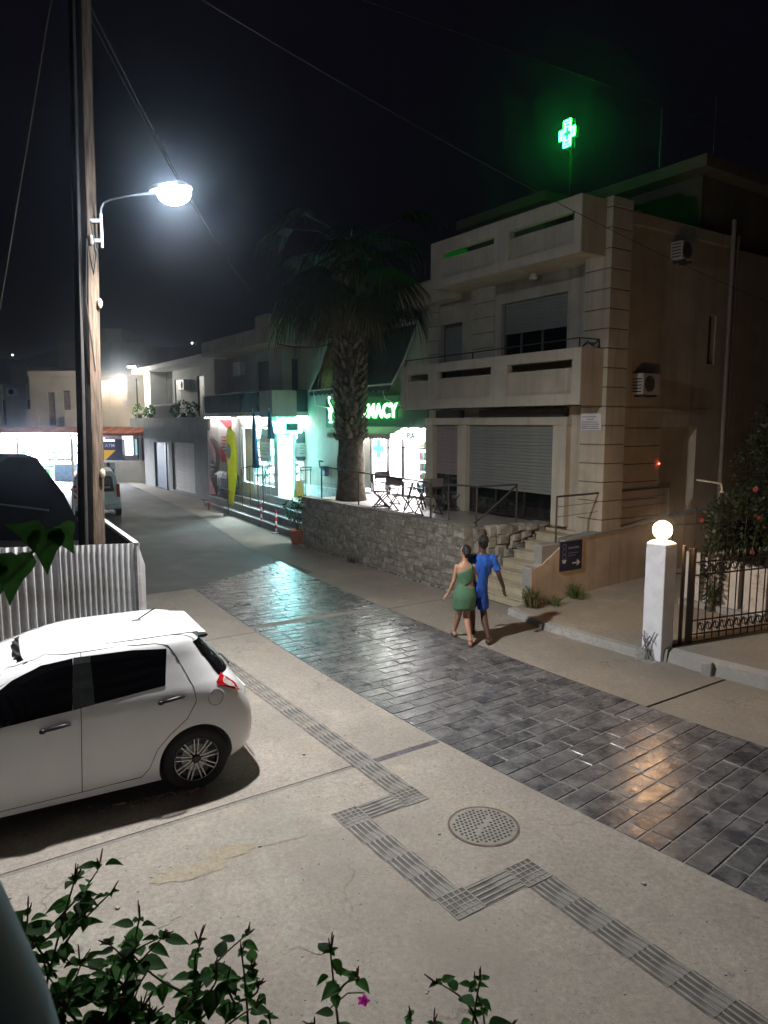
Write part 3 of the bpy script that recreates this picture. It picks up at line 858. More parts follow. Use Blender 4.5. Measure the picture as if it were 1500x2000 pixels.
# AC units
def ac_unit(t, s, z, label, rot90=False, w=.78, h=.54, d=.28):
    a = thing('air_conditioner', label, 'air conditioner', (t, s, z), group='outdoor air conditioner units')
    if rot90: b3 = lambda mb, *q: mb.box(*q)
    # facing -s: front at s - d
    part(a, 'casing', MB().box(t, t + w, s - d, s, z, z + h), M('aged_plastic', (.42, .41, .38), .6, .12), bevel=.012)
    fan = MB()
    for i in range(7):
        r_ = .02 + i * .022
        fan.rings([[(t + w * .38 + (r_ + q) * cos(2 * pi * j / 20), s - d - .008, z + h * .5 + (r_ + q) * sin(2 * pi * j / 20)) for j in range(20)] for q in (0, .007)], cap=False)
    part(a, 'fan_grille', fan, GREYMETAL)
    part(a, 'fan_recess', MB().rings([[(t + w * .38 + r_ * cos(2 * pi * j / 20), s - d - .003, z + h * .5 + r_ * sin(2 * pi * j / 20)) for j in range(20)] for r_ in (.17, .01)], cap=False), DARKGAP)
    sl = MB()
    for i in range(5): sl.box(t - .004, t, s - d + .03, s - .03, z + .05 + i * .065, z + .075 + i * .065)
    part(a, 'side_vent', sl, DARKGAP)
    part(a, 'bracket', MB().box(t + .1, t + .13, s - d, s + .01, z - .05, z - .001).box(t + w - .13, t + w - .1, s - d, s + .01, z - .05, z - .001), DKMETAL)
    return a
ac_unit(12.78, 9.715, 4.20, 'white air conditioner low on the side wall beside the corner pillar', w=.58, h=.44)
ac_unit(13.9, 9.715, 7.06, 'dim air conditioner high on the side wall under the roof ledge', w=.46, h=.38)
# roof room and aerials (dark)
DUSK = M('unlit_render', (.16, .14, .115), .9, .15, 2, .2, 40, streak=.5)  # darker copy of the house render, its colour standing in for missing light
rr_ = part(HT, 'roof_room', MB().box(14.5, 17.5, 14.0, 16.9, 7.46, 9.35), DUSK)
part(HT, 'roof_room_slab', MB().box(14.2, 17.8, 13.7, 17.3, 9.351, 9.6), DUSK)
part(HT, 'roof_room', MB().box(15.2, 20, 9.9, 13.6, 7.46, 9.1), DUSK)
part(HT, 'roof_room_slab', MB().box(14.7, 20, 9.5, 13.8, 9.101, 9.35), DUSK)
for q_ in ([(14.6, 10.6, 9.35), (14.6, 10.6, 10.6)], [(15.4, 9.8, 9.35), (15.4, 9.8, 10.8)]): rails(HT, 'aerial', [q_], .009, GREYMETAL)

# neighbouring dark house on the right
nh = thing('dark_house', 'unlit tall house behind the hedge at the right', 'house', (20, 5, 0))
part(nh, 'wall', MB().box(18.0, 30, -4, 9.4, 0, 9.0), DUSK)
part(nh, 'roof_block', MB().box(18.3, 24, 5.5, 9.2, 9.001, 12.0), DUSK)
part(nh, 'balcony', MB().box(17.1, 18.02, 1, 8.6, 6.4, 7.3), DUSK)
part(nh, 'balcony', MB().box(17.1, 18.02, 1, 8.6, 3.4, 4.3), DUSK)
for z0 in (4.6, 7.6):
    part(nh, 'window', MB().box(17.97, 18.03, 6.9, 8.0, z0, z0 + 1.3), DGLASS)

# green cross sign on a mast over the roof
GR = E('green_neon', (.012, 1.0, .10), 75)
gx = thing('pharmacy_cross', 'glowing green pharmacy cross sign on a mast above the roofs', 'sign', (13.0, 11.85, 7.4))
crs = MB(); cx, cz, w, L = 11.86, 10.12, .105, .295
face = lambda t: None
for tt in (12.92,):
    pts = [(-w, -L), (w, -L), (w, -w), (L * .80, -w), (L * .80, w), (w, w), (w, L), (-w, L), (-w, w), (-L * .80, w), (-L * .80, -w), (-w, -w)]
    body = MB().plate([(12.96, cx + a, cz + b) for a, b in pts], (1, 0, 0), .14)
part(gx, 'cross_body', body, M('cross_case', (.03, .06, .035), .5))
tb = MB()
def ring(pts, k): return [(12.945, cx + a * k, cz + b * k) for a, b in pts]
for k in (.94, .74, .5):
    ps = ring(pts, k)
    tb.tube(ps, .018, 6, closed=True)
part(gx, 'neon_tube', tb, GR)
part(gx, 'mast', MB().tube([(13.1, 11.86, 7.4), (13.1, 11.86, 10.4)], .04, 8), DKMETAL)
# ================================================================ shared shop materials
EM_ROOM = E('shop_ceiling_light', (1.0, .95, .97), 130)
ROOMW = M('shop_inner_wall', (.80, .80, .80), .7, .04, 3, 0)
SHELF = M('white_shelf', (.75, .76, .77), .5, .05, 3, 0)
PRODS = [M('product_%s' % n, c, .45, .25, 6, 0) for n, c in (('white', (.75, .76, .74)), ('mint', (.30, .62, .52)), ('blue', (.10, .28, .62)), ('pink', (.68, .30, .36)), ('green', (.12, .42, .20)), ('sand', (.62, .50, .30)))]
def shelves(parent, axis, d0, u0, u1, z0, n, dz, depth, seed):
    r = random.Random(seed)
    for i in range(n):
        z = z0 + i * dz
        q = (d0, d0 + depth, u0, u1) if axis == 't' else (u0, u1, d0, d0 + depth)
        sh = part(parent, 'shelf', MB().box(*q, z, z + .025), SHELF)
        mbs = [MB() for _ in PRODS]
        u = u0 + .04
        while u < u1 - .1:
            w = r.uniform(.05, .14); h = r.uniform(.4, .8) * dz
            k = r.randrange(len(PRODS))
            if axis == 't': mbs[k].box(d0 - .01, d0 + depth * .7, u, u + w, z + .026, z + .026 + h)
            else: mbs[k].box(u, u + w, d0 - .01, d0 + depth * .7, z + .026, z + .026 + h)
            u += w + r.uniform(.006, .05)
        for k, mb in enumerate(mbs):
            if mb.v: part(sh, 'product_box', mb, PRODS[k], kind='stuff')

# ================================================================ PHARMACY BUILDING
PB = thing('pharmacy_building', 'cream pharmacy building with wide lit shop window beside the palm', 'building', (12.4, 19, 0))
w = MB().wall('t', 15.63, 24.3, 1.0, 7.15, 12.4, 12.62, [(16.25, 20.3, 1.0, 3.34)])
w.box(12.62, 20, 15.63, 15.8, 1.0, 7.2)
w.box(12.62, 20, 24.1, 24.3, 1.0, 7.2)
w.box(12.62, 20, 15.8, 24.1, 6.9, 7.15)
w.box(12.62, 20, 15.8, 24.1, 3.62, 3.8)
part(PB, 'wall', w, CREAM2)
part(PB, 'parapet', MB().box(12.36, 12.64, 15.7, 24.3, 7.151, 7.5), CREAM2)
rm = MB().box(12.62, 15.6, 15.81, 15.95, 1.3, 3.6).box(12.62, 15.6, 20.5, 20.65, 1.3, 3.6).box(15.6, 15.75, 15.8, 20.65, 1.3, 3.6).box(12.41, 15.6, 15.95, 20.5, 1.28, 1.395).box(12.62, 15.6, 15.95, 20.5, 3.5, 3.6)
part(PB, 'shop_room', rm, ROOMW)
for i in range(3):
    part(PB, 'ceiling_light', MB().box(12.9, 15.2, 16.3 + i * 1.45, 17.3 + i * 1.45, 3.46, 3.49), EM_ROOM)
shelves(PB, 't', 15.2, 16.1, 20.3, 1.55, 5, .36, .35, 3)
shelves(PB, 't', 12.95, 16.35, 17.5, 1.5, 5, .33, .22, 4)
fr_ = MB()
for s_ in (16.25, 17.55, 18.35, 19.3, 20.24): fr_.box(12.44, 12.52, s_, s_ + .06, 1.40, 3.32)
fr_.box(12.44, 12.52, 16.25, 20.3, 3.28, 3.335); fr_.box(12.44, 12.52, 16.25, 18.35, 2.86, 2.90); fr_.box(12.44, 12.52, 16.25, 17.55, 1.396, 1.46)
part(PB, 'shop_frame', fr_, DKMETAL)
part(PB, 'shop_pane', MB().box(12.475, 12.485, 16.3, 20.25, 1.42, 3.29), PANE)
part(PB, 'poster', MB().box(12.46, 12.474, 19.4, 20.2, 1.5, 3.1), M('poster_beige', (.60, .50, .44), .6, .15, 2, 0))
# counter with display
part(PB, 'counter', MB().box(13.9, 14.5, 17.2, 19.4, 1.396, 2.35), SHELF, bevel=.02)
# sign board and letters
GRL = E('green_letter_light', (.35, 1.0, .45), 9)
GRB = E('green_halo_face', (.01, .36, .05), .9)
sgn = thing('pharmacy_sign', 'green lit pharmacy lettering on a dark fascia above the shop window', 'sign', (12.1, 19, 3.6))
part(sgn, 'fascia', MB().box(12.13, 12.39, 15.9, 21.7, 3.46, 4.42), M('fascia_green', (.05, .12, .06), .5, .1))
lt = text_mb('PHARMACY', .60, (12.06, 20.42, 3.78), (0, -1, 0), (0, 0, 1), .03, .012, sx=.92)
lw = max(v[1] for v in lt.v) - min(v[1] for v in lt.v)
lt = text_mb('PHARMACY', .60, (12.06, 20.42, 3.78), (0, -1, 0), (0, 0, 1), .03, .012, sx=.92 * 3.12 / lw)
part(sgn, 'lettering', lt, GRL)
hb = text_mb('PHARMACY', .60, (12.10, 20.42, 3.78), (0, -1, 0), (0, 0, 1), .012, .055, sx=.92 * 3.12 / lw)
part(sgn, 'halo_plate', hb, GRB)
# cup and snake emblem
ce = MB(); s0, z0 = 21.22, 3.62
prof = [(.10, 0), (.10, .03), (.025, .06), (.02, .28), (.06, .34), (.13, .42), (.15, .50)]
ol = [(12.06, s0 + r_, z0 + zz_) for r_, zz_ in prof] + [(12.06, s0 - r_, z0 + zz_) for r_, zz_ in reversed(prof)]
ce.plate(ol, (-1, 0, 0), .03)
ce.tube([(12.03, s0 + .09 * sin(i * .55), z0 + .10 + i * .045) for i in range(16)], .022, 6)
ce.sphere((12.03, s0 + .05, z0 + .84), .045, 8, 6)
part(sgn, 'emblem', ce, GRL)
# large drop awning
aw = thing('drop_awning', 'large grey green canvas awning lowered over the pharmacy upper floor', 'awning', (12, 19, 5.5))
cv = MB()
for i in range(10):
    a0 = i / 10; a1 = (i + 1) / 10
    sg_ = lambda a: -.10 * sin(pi * a)
    P_ = lambda a, s: (12.32 - a * .85, s, 6.42 - a * 1.72 + sg_(a))
    cv.add([P_(a0, 16.75), P_(a0, 21.6), P_(a1, 21.6), P_(a1, 16.75)], [(0, 1, 2, 3)])
part(aw, 'canvas', cv, GREENCL, smooth=True)
vl = MB()
for i in range(16):
    s0 = 16.75 + i * .303
    vl.add([(11.46, s0, 4.69), (11.46, s0 + .303, 4.69), (11.455, s0 + .303, 4.56), (11.455, s0 + .15, 4.50), (11.455, s0, 4.56)], [(0, 1, 2, 3, 4)])
part(aw, 'valance', vl, GREENCL)
part(aw, 'top_bar', MB().tube([(12.30, 16.6, 6.45), (12.30, 21.7, 6.45)], .05, 8), WHITEP)
part(aw, 'front_bar', MB().tube([(11.46, 16.7, 4.70), (11.46, 21.65, 4.70)], .03, 8), WHITEP)
part(aw, 'arm', MB().tube([(12.3, 16.62, 6.4), (11.8, 16.64, 5.3), (11.46, 16.72, 4.7)], .025, 6), WHITEP)
part(aw, 'arm', MB().tube([(12.3, 21.66, 6.4), (11.8, 21.66, 5.3), (11.46, 21.62, 4.7)], .025, 6), WHITEP)
part(aw, 'bracket', MB().tube([(11.46, 21.3, 4.68), (11.5, 21.3, 4.2), (12.13, 21.3, 4.1)], .018, 6).tube([(11.46, 17.25, 4.68), (11.6, 17.25, 4.3), (12.13, 17.15, 4.1)], .018, 6), WHITEP)
# small scalloped awning over the window
sa = thing('shop_awning', 'pale scalloped canvas canopy above the pharmacy window', 'awning', (12, 18, 3.4))
SAC = M('pale_canvas', (.58, .56, .52), .8, .08)
part(sa, 'canvas', MB().add([(12.12, 16.9, 3.50), (12.12, 20.6, 3.50), (11.55, 20.6, 3.30), (11.55, 16.9, 3.30)], [(0, 1, 2, 3)]), SAC)
vl = MB()
for i in range(22):
    s0 = 16.9 + i * .168
    vl.add([(11.55, s0, 3.30), (11.55, s0 + .168, 3.30), (11.55, s0 + .168, 3.18), (11.55, s0 + .125, 3.13), (11.55, s0 + .042, 3.13), (11.55, s0, 3.18)], [(0, 1, 2, 3, 4, 5)])
part(sa, 'valance', vl, SAC)
# hanging oval sign
hs = thing('hanging_sign', 'round white lit sign with green letters at the corner of the pharmacy window', 'sign', (11.9, 16.3, 3.2))
pts = [(11.98, 16.42 + .50 * cos(2 * pi * j / 24), 3.22 + .27 * sin(2 * pi * j / 24)) for j in range(24)]
part(hs, 'light_box', MB().plate(pts, (1, 0, 0), .12), E('white_sign_light', (.95, 1, .98), 2.2))
part(hs, 'lettering', text_mb('PIA', .26, (11.97, 16.68, 3.16), (0, -1, 0), (0, 0, 1), .006, .004), M('green_vinyl', (.02, .25, .10), .5))
part(hs, 'hanger', MB().tube([(12.04, 16.42, 3.49), (12.04, 16.42, 3.70), (12.4, 16.42, 3.70)], .015, 6), DKMETAL)
gc = thing('small_cross', 'small mint cross hanging inside the pharmacy entrance', 'sign', (12.3, 19, 3))
part(gc, 'cross_plate', MB().plate([(12.3, 18.7 + a, 2.82 + b) for a, b in [(-.09, -.28), (.09, -.28), (.09, -.09), (.28, -.09), (.28, .09), (.09, .09), (.09, .28), (-.09, .28), (-.09, .09), (-.28, .09), (-.28, -.09), (-.09, -.09)]], (1, 0, 0), .06), E('mint_light', (.25, .9, .7), 1.6))
part(gc, 'hanger', MB().tube([(12.33, 18.7, 3.1), (12.33, 18.7, 3.47)], .012, 5), DKMETAL)
# wall lamp on the left jamb
bk = thing('wall_bracket', 'small dark metal bracket with a tap on the pharmacy side wall', 'bracket', (12.3, 22.2, 2))
part(bk, 'arm', MB().tube([(12.38, 22.4, 2.25), (12.2, 22.35, 2.28), (12.15, 22.2, 2.05), (12.2, 21.9, 1.95)], .03, 6), DKMETAL)
part(bk, 'head', MB().box(12.2, 12.36, 21.95, 22.25, 1.75, 2.1), M('bracket_blue', (.05, .06, .12), .5))

# ================================================================ PALM
TRUNK = M('palm_trunk', (.085, .068, .045), .95, .5, 8, .8, 14, bdist=.03)
FROND = M('palm_frond', (.030, .045, .017), .6, .4, 6, .1, rnd=.35)
DRYF = M('dry_frond', (.20, .155, .085), .85, .35, 6, .1, rnd=.3)
BOOT = M('palm_boot', (.15, .125, .085), .9, .45, 8, .5, 20, rnd=.45)
pt, ps = 10.72, 17.72
pm = thing('palm_tree', 'stout fan palm with a shaggy dry skirt rising from the terrace', 'palm tree', (pt, ps, 1.3))
pr_ = []
for i in range(30):
    q = i / 29; z = 1.30 + q * 7.25
    pr_.append((.43 + .02 * sin(i * 1.7) + (.05 if i == 0 else 0) - .08 * min(1, q * 3) + (.10 * max(0, (q - .6) / .4)), z - 1.3))
part(pm, 'trunk', MB().lathe((pt, ps, 1.3), pr_, 20), TRUNK, smooth=True)
# leaf boots: stubby old leaf bases
k = 0; restb = MB()
def boot(mb, a, z, r_, L, w):
    d = Vector((cos(a), sin(a), 0)); e = Vector((-sin(a), cos(a), 0)); o = Vector((pt, ps, z)) + d * (r_ - .03)
    up = Vector((0, 0, 1))
    tip = o + d * (.09 + L * .28) + up * L
    b = [o - e * w, o + e * w, o + d * .07 + e * w * .8, o + d * .07 - e * w * .8]
    t = [tip - e * w * .45, tip + e * w * .45, tip + d * .035 + e * w * .4, tip + d * .035 - e * w * .4]
    return mb.rings([b, t])
for i in range(430):
    z = 3.1 + (i / 430) * 4.9; a = i * 2.39996 + R.uniform(-.15, .15)
    q = (z - 1.3) / 7; r_ = .38 + .10 * max(0, (q - .6) / .4)
    mb = boot(MB(), a, z, r_, R.uniform(.12, .24), R.uniform(.05, .085))
    facing = (MST @ Vector((cos(a), sin(a), 0))).dot(Vector((0.05, -1, 0)))
    if facing > -.15 and k < 230: part(pm, 'leaf_base', mb, BOOT); k += 1
    else: restb.add(mb.v, mb.f)
part(pm, 'leaf_base', restb, BOOT, kind='stuff')
def fan(mb, base, dirv, L, r, droop, nb=22, spread=2.2):
    d = Vector(dirv).normalized()
    side = d.cross(Vector((0, 0, 1)))
    if side.length < .1: side = Vector((1, 0, 0))
    side.normalize(); up = side.cross(d).normalized()
    # petiole
    hub = Vector(base) + d * L + Vector((0, 0, -droop * L * .35))
    m1 = Vector(base) + d * L * .5 + Vector((0, 0, -droop * L * .08))
    mb.tube([base, m1, hub], [.035, .025, .018], 5)
    dd = (hub - m1).normalized()
    side = dd.cross(Vector((0, 0, 1))); 
    if side.length < .1: side = Vector((1, 0, 0))
    side.normalize(); up = side.cross(dd).normalized()
    for j in range(nb):
        th = -spread / 2 + spread * j / (nb - 1)
        bl = r * (.78 + .22 * cos(th)) * R.uniform(.85, 1.08)
        v = dd * cos(th) + side * sin(th)
        q0 = hub; q1 = hub + v * bl * .5 + Vector((0, 0, -droop * bl * .08)); q2 = hub + v * bl * .82 + Vector((0, 0, -droop * bl * (.30 + .15 * R.random()))); q3 = hub + v * bl * .95 + Vector((R.uniform(-.05, .05), R.uniform(-.05, .05), -droop * bl * (.55 + .35 * R.random())))
        wv = v.cross(up).normalized() * .032
        f = up * .012
        vs = [q0 - wv * .3, q0 + wv * .3, q1 - wv, q1 + f, q1 + wv, q2 - wv * .6, q2 + wv * .6, q3]
        mb.add(vs, [(0, 1, 4, 3, 2), (2, 3, 4, 6, 5), (5, 6, 7)])
TOP = (pt, ps, 8.35)
for i in range(40):
    a = i * 2.39996; el = R.uniform(-.55, .75) if i % 3 else R.uniform(-.9, -.2)
    d = (cos(a) * cos(el), sin(a) * cos(el), sin(el))
    mb = MB(); fan(mb, (pt + .2 * cos(a), ps + .2 * sin(a), 8.45 + .25 * sin(el)), d, R.uniform(1.05, 1.7), R.uniform(1.15, 1.55), R.uniform(.5, 1.1))
    part(pm, 'frond', mb, FROND)
for i in range(26):
    a = i * 2.39996 + .4
    mb = MB(); el = R.uniform(-1.35, -1.0)
    fan(mb, (pt + .45 * cos(a), ps + .45 * sin(a), 7.95 - R.uniform(0, .7)), (cos(a) * cos(el), sin(a) * cos(el), sin(el)), R.uniform(.3, .7), R.uniform(.8, 1.15), .35, 12, 1.0)
    part(pm, 'dry_frond', mb, DRYF)
# the hanging dead frond left of the trunk
for i, (ds, dz) in enumerate(((.55, 0), (.68, -.15), (.85, -.05))):
    mb = MB(); fan(mb, (pt - .1, ps + ds * .8, 7.0 + dz), (-.10, .18, -1), .9, 1.5, .05, 12, .5)
    part(pm, 'dry_frond', mb, DRYF)

# ================================================================ TERRACE RAILINGS
RAILM = M('railing_paint', (.07, .065, .06), .5, .25, 10, .05)
def railing(label, posts, tops, base, mid=None, name='metal_railing', group='metal railings of the terrace'):
    t = thing(name, label, 'railing', base, group=group)
    for q in posts: part(t, 'post', MB().tube(q, .02, 6), RAILM)
    for q in tops: part(t, 'top_rail', MB().tube(q, .022, 6), RAILM)
    for q in mid or []: part(t, 'wire', MB().tube(q, .006, 5), RAILM)
    return t
z1 = TZ + .90
railing('dark railing along the stone wall top behind the palm trunk', [[(9.9, s_, 1.44), (9.9, s_, z)] for s_, z in ((18.0, 2.36), (15.98, 2.3), (12.85, 2.26))], [[(9.9, 18.0, 2.37), (9.9, 15.98, 2.32), (9.9, 12.85, 2.26)]], (9.9, 16, 1.4), [[(9.9, 18.0, 1.9), (9.9, 12.85, 1.86)]])
railing('dark railing at the head of the stone stairs', [[(10.1, s_, 1.38), (10.1, s_, 2.25)] for s_ in (12.45, 11.5)], [[(10.1, 12.45, 2.24), (10.1, 11.45, 2.26), (11.2, 11.42, 2.26)], [(11.2, 11.42, 2.24), (10.2, 11.40, 1.62), (9.95, 11.40, 1.5)]], (10.1, 12, 1.3))
part(bpy.data.objects['metal_railing.001'], 'post', MB().tube([(11.2, 11.42, 1.25), (11.2, 11.42, 2.27)], .02, 6), RAILM)
railing('dark railing on the ochre wall in front of the corner pillar', [[(10.50, 9.60, 1.24), (10.50, 9.60, 2.18)], [(12.32, 9.60, 1.40), (12.32, 9.60, 2.18)], [(14.1, 9.60, 1.5), (14.1, 9.60, 2.2)]], [[(10.50, 9.60, 2.18), (14.1, 9.60, 2.20)]], (11.5, 9.6, 1.3), [[(10.5, 9.6, 1.78), (14.1, 9.6, 1.85)], [(10.5, 9.6, 1.98), (14.1, 9.6, 2.03)]])
# ---- cafe table and folding chairs
CHW = M('chair_dark_wood', (.05, .03, .035), .5, .25, 12, .1)
CHC = M('chair_canvas', (.17, .14, .125), .85, .15)
tb = thing('cafe_table', 'round pale cafe table set among folding chairs on the terrace', 'table', (11.0, 14.95, TZ))
part(tb, 'table_top', MB().lathe((11.0, 14.95, TZ), [(.48, .71), (.50, .725), (.48, .74), (.01, .74)], 28), M('table_pale', (.62, .62, .64), .3, .05))
for a in range(4): part(tb, 'leg', MB().tube([(11.0 + .08 * cos(a * pi / 2), 14.95 + .08 * sin(a * pi / 2), TZ + .70), (11.0 + .36 * cos(a * pi / 2), 14.95 + .36 * sin(a * pi / 2), TZ)], .02, 6), CHW)
def chair(t, s, rz, label):
    c = thing('folding_chair', label, 'chair', (t, s, TZ), group='folding director chairs around the cafe table')
    Mx = Matrix.Translation((t, s, TZ)) @ Matrix.Rotation(rz, 4, 'Z')
    for y in (-.26, .26):
        part(c, 'leg', MB().tube([(-.22, y, 0), (.22, y, .44)], .018, 6).xf(Mx), CHW)
        part(c, 'leg', MB().tube([(.22, y, 0), (-.22, y, .44)], .018, 6).xf(Mx), CHW)
        part(c, 'armrest', MB().box(-.25, .25, y - .025, y + .025, .63, .655).xf(Mx), CHW)
        part(c, 'arm_post', MB().tube([(-.21, y, .44), (-.21, y, .64)], .016, 6).tube([(.21, y, .44), (.24, y, .90)], .016, 6).xf(Mx), CHW)
        part(c, 'foot_bar', MB().box(-.25, .25, y - .014, y + .014, 0, .025).xf(Mx), CHW)
    part(c, 'seat', MB().rings([[(-.23, y, .445 - .03 * (1 - (y / .26) ** 2)), (.23, y, .445 - .03 * (1 - (y / .26) ** 2)), (.23, y, .452 - .03 * (1 - (y / .26) ** 2)), (-.23, y, .452 - .03 * (1 - (y / .26) ** 2))] for y in (-.26, -.13, 0, .13, .26)]).xf(Mx), CHC)
    part(c, 'backrest', MB().rings([[(.245 + .03 * (1 - (y / .26) ** 2), y, .70), (.255 + .03 * (1 - (y / .26) ** 2), y, .70), (.265 + .03 * (1 - (y / .26) ** 2), y, .90), (.255 + .03 * (1 - (y / .26) ** 2), y, .90)] for y in (-.27, -.13, 0, .13, .27)]).xf(Mx), CHC)
    return c
for (t, s, rz, lb) in ((10.95, 16.15, pi / 2 + .1, 'folding chair beside the palm trunk, farthest left of the cafe table'), (10.35, 15.55, 2.6, 'folding chair at the road side of the cafe table, second from the palm'),
                   (10.25, 14.55, -2.9, 'folding chair at the road side of the cafe table, nearest the wall edge'), (10.6, 13.85, -1.75, 'folding chair at the right end of the cafe table near the railing post'),
                   (11.75, 14.3, -.75, 'folding chair behind the cafe table against the house front'), (11.85, 15.45, .35, 'folding chair behind the cafe table in front of the lit window')):
    chair(t, s, rz, lb)

# ================================================================ LIT SHOP WITH STEPS (left of palm)
SB = thing('corner_shop', 'two storey shop with bright doorway, dark glass balcony and boxed roof parapet', 'building', (12.2, 26, 0))
SWALL = M('shop_cream_wall', (.56, .54, .50), .8, .08, 2, .15, 40)
S0, S1, T0 = 23.8, 30.6, 11.25
w = MB()
w.wall('t', S0 + .2, S1, .85, 3.86, T0, T0 + .2, [(24.05, 27.2, 1.25, 3.45)])
w.wall('s', T0, 12.9, .85, 3.86, S0, S0 + .2, [(11.30, 11.95, .85, 3.45), (12.0, 12.55, 1.5, 3.3)])
w.box(T0 + .2, 17, S1 - .2, S1, .85, 6.4)
# upper floor set back
w.wall('t', 24.9, S1 - .2, 4.0, 6.45, 12.05, 12.25, [(26.1, 27.2, 4.0, 6.05)])
w.wall('s', 12.25, 17, 4.0, 6.45, 24.9, 25.1, [(12.45, 13.15, 4.0, 6.05)])
part(SB, 'wall', w, SWALL)
part(SB, 'floor_slab', MB().box(10.95, 17, 23.5, S1, 3.861, 4.02), SWALL)
part(SB, 'roof_slab', MB().box(10.95, 17, 23.55, S1 - .02, 6.46, 6.60), CREAM2)
part(SB, 'parapet', MB().box(10.97, 11.12, 24.5, S1 - .03, 6.601, 7.05).box(11.9, 17, 23.57, 23.72, 6.601, 7.0), CREAM)
part(SB, 'roof_box', MB().box(10.80, 11.9, 23.40, 24.5, 6.42, 7.42), CREAM, bevel=.02)
part(SB, 'balcony_panel', MB().box(10.90, 11.9, 23.42, 23.55, 3.82, 4.78).box(10.90, 11.02, 23.55, 24.5, 3.82, 4.78), CREAM2, bevel=.02)
BGL = M('teal_dark_glass', (.02, .06, .065), .15, .15, 2, 0)
part(SB, 'glass_balustrade', MB().box(10.98, 11.0, 24.52, S1 - .1, 4.03, 4.76).box(11.92, 13.4, 23.56, 23.58, 4.03, 4.76), BGL)
rl = MB()
for i in range(7): rl.tube([(10.98, 24.6 + i, 4.02), (10.98, 24.6 + i, 4.80)], .015, 6)
rl.tube([(10.98, 24.52, 4.79), (10.98, S1 - .1, 4.79)], .02, 6).tube([(11.92, 23.57, 4.79), (13.4, 23.57, 4.79)], .02, 6)
for i in range(4): rl.tube([(12.0 + i * .4, 23.57, 4.02), (12.0 + i * .4, 23.57, 4.8)], .012, 6)
part(SB, 'balcony_rail', rl, DKMETAL)
part(SB, 'balcony_door', MB().box(12.12, 12.16, 26.1, 27.2, 4.02, 6.05), M('door_teal', (.08, .10, .10), .4, .1))
part(SB, 'balcony_door', MB().box(12.45, 13.15, 24.97, 25.0, 4.02, 6.05), M('door_teal2', (.10, .12, .12), .4, .1))
part(SB, 'air_conditioner_box', MB().box(11.8, 12.04, 28.4, 29.2, 5.6, 6.15), WHITEP, bevel=.01)
rm = MB().box(11.45, 16, 24.0, S1 - .21, .86, .985).box(11.45, 16, 24.0, S1 - .21, 3.6, 3.7).box(15, 15.2, 24, S1 - .2, .99, 3.6).box(11.45, 15, 27.4, 27.55, .99, 3.6)
part(SB, 'shop_room', rm, ROOMW)
for i in range(2):
    part(SB, 'ceiling_light', MB().box(11.7, 14.6, 24.4 + i * 1.6, 25.4 + i * 1.6, 3.55, 3.59), E('cool_shop_light_%s' % 'ab'[i], (.72, .92, 1.0), 110))
shelves(SB, 't', 14.6, 24.2, 27.3, 1.2, 6, .36, .35, 8)
shelves(SB, 's', 27.0, 11.7, 14.4, 1.2, 6, .36, .35, 9)
fr_ = MB()
for a in (11.30, 11.93): fr_.box(a - .02, a + .03, S0 + .05, S0 + .12, .99, 3.45)
fr_.box(11.30, 11.95, S0 + .05, S0 + .12, 3.38, 3.45)
fr_.box(12.0, 12.55, S0 + .05, S0 + .12, 2.20, 2.26).box(12.0, 12.04, S0 + .05, S0 + .12, 1.5, 3.3).box(12.51, 12.55, S0 + .05, S0 + .12, 1.5, 3.3)
for s_ in (24.05, 25.1, 26.1, 27.14): fr_.box(T0 + .05, T0 + .12, s_, s_ + .06, 1.25, 3.45)
part(SB, 'shop_frame', fr_, GREYMETAL)
part(SB, 'lit_door', MB().box(11.32, 11.92, S0 + .13, S0 + .16, .99, 3.37), E('milky_door_light', (.38, .90, 1.0), 24))
part(SB, 'shop_pane', MB().box(T0 + .08, T0 + .09, 24.08, 27.16, 1.27, 3.44).box(12.02, 12.53, S0 + .08, S0 + .09, 1.5, 3.3), PANE)
part(SB, 'curtain', MB().rings([[(T0 + .16 + .02 * sin(s_ * 40), s_, 1.3), (T0 + .16 + .02 * sin(s_ * 40), s_, 3.4), (T0 + .165 + .02 * sin(s_ * 40), s_, 3.4), (T0 + .165 + .02 * sin(s_ * 40), s_, 1.3)] for s_ in [26.2 + i * .03 for i in range(31)]]), M('pale_curtain', (.78, .74, .66), .8, .05))
# printed jars on the windows
def jar(name, O, r, u, w, h, label, lidc):
    j = thing(name, label, 'window sign', O)
    O, r, u = Vector(O), Vector(r), Vector(u); n = r.cross(u)
    def pl(pts, d): return MB().plate([O + r * a + u * b + n * d for a, b in pts], n, .006)
    body = [(-w / 2, .04), (-w / 2 + .03, 0), (w / 2 - .03, 0), (w / 2, .04), (w / 2, h * .70), (w * .33, h * .80), (-w * .33, h * .80), (-w / 2, h * .70)]
    part(j, 'jar_body', pl(body, 0), M('jar_dark_glass', (.045, .06, .075), .3))
    part(j, 'lid', pl([(-w * .36, h * .80), (w * .36, h * .80), (w * .36, h), (-w * .36, h)], .002), M(name + '_lid', lidc, .4))
    part(j, 'label_band', pl([(-w / 2, h * .12), (w / 2, h * .12), (w / 2, h * .60), (-w / 2, h * .60)], .008), M(name + '_label', (.58, .58, .48) if lidc[1] > lidc[0] else (.62, .54, .58), .5))
    lg = MB()
    for k in range(4):
        q = pl([(-w * .3 + .03 * k, h * (.22 + k * .09)), (w * .32 - .02 * k, h * (.22 + k * .09)), (w * .32 - .02 * k, h * (.245 + k * .09)), (-w * .3 + .03 * k, h * (.245 + k * .09))], .016); lg.add(q.v, q.f)
    part(j, 'lettering', lg, M(name + '_print', (.28, .30, .24), .6))
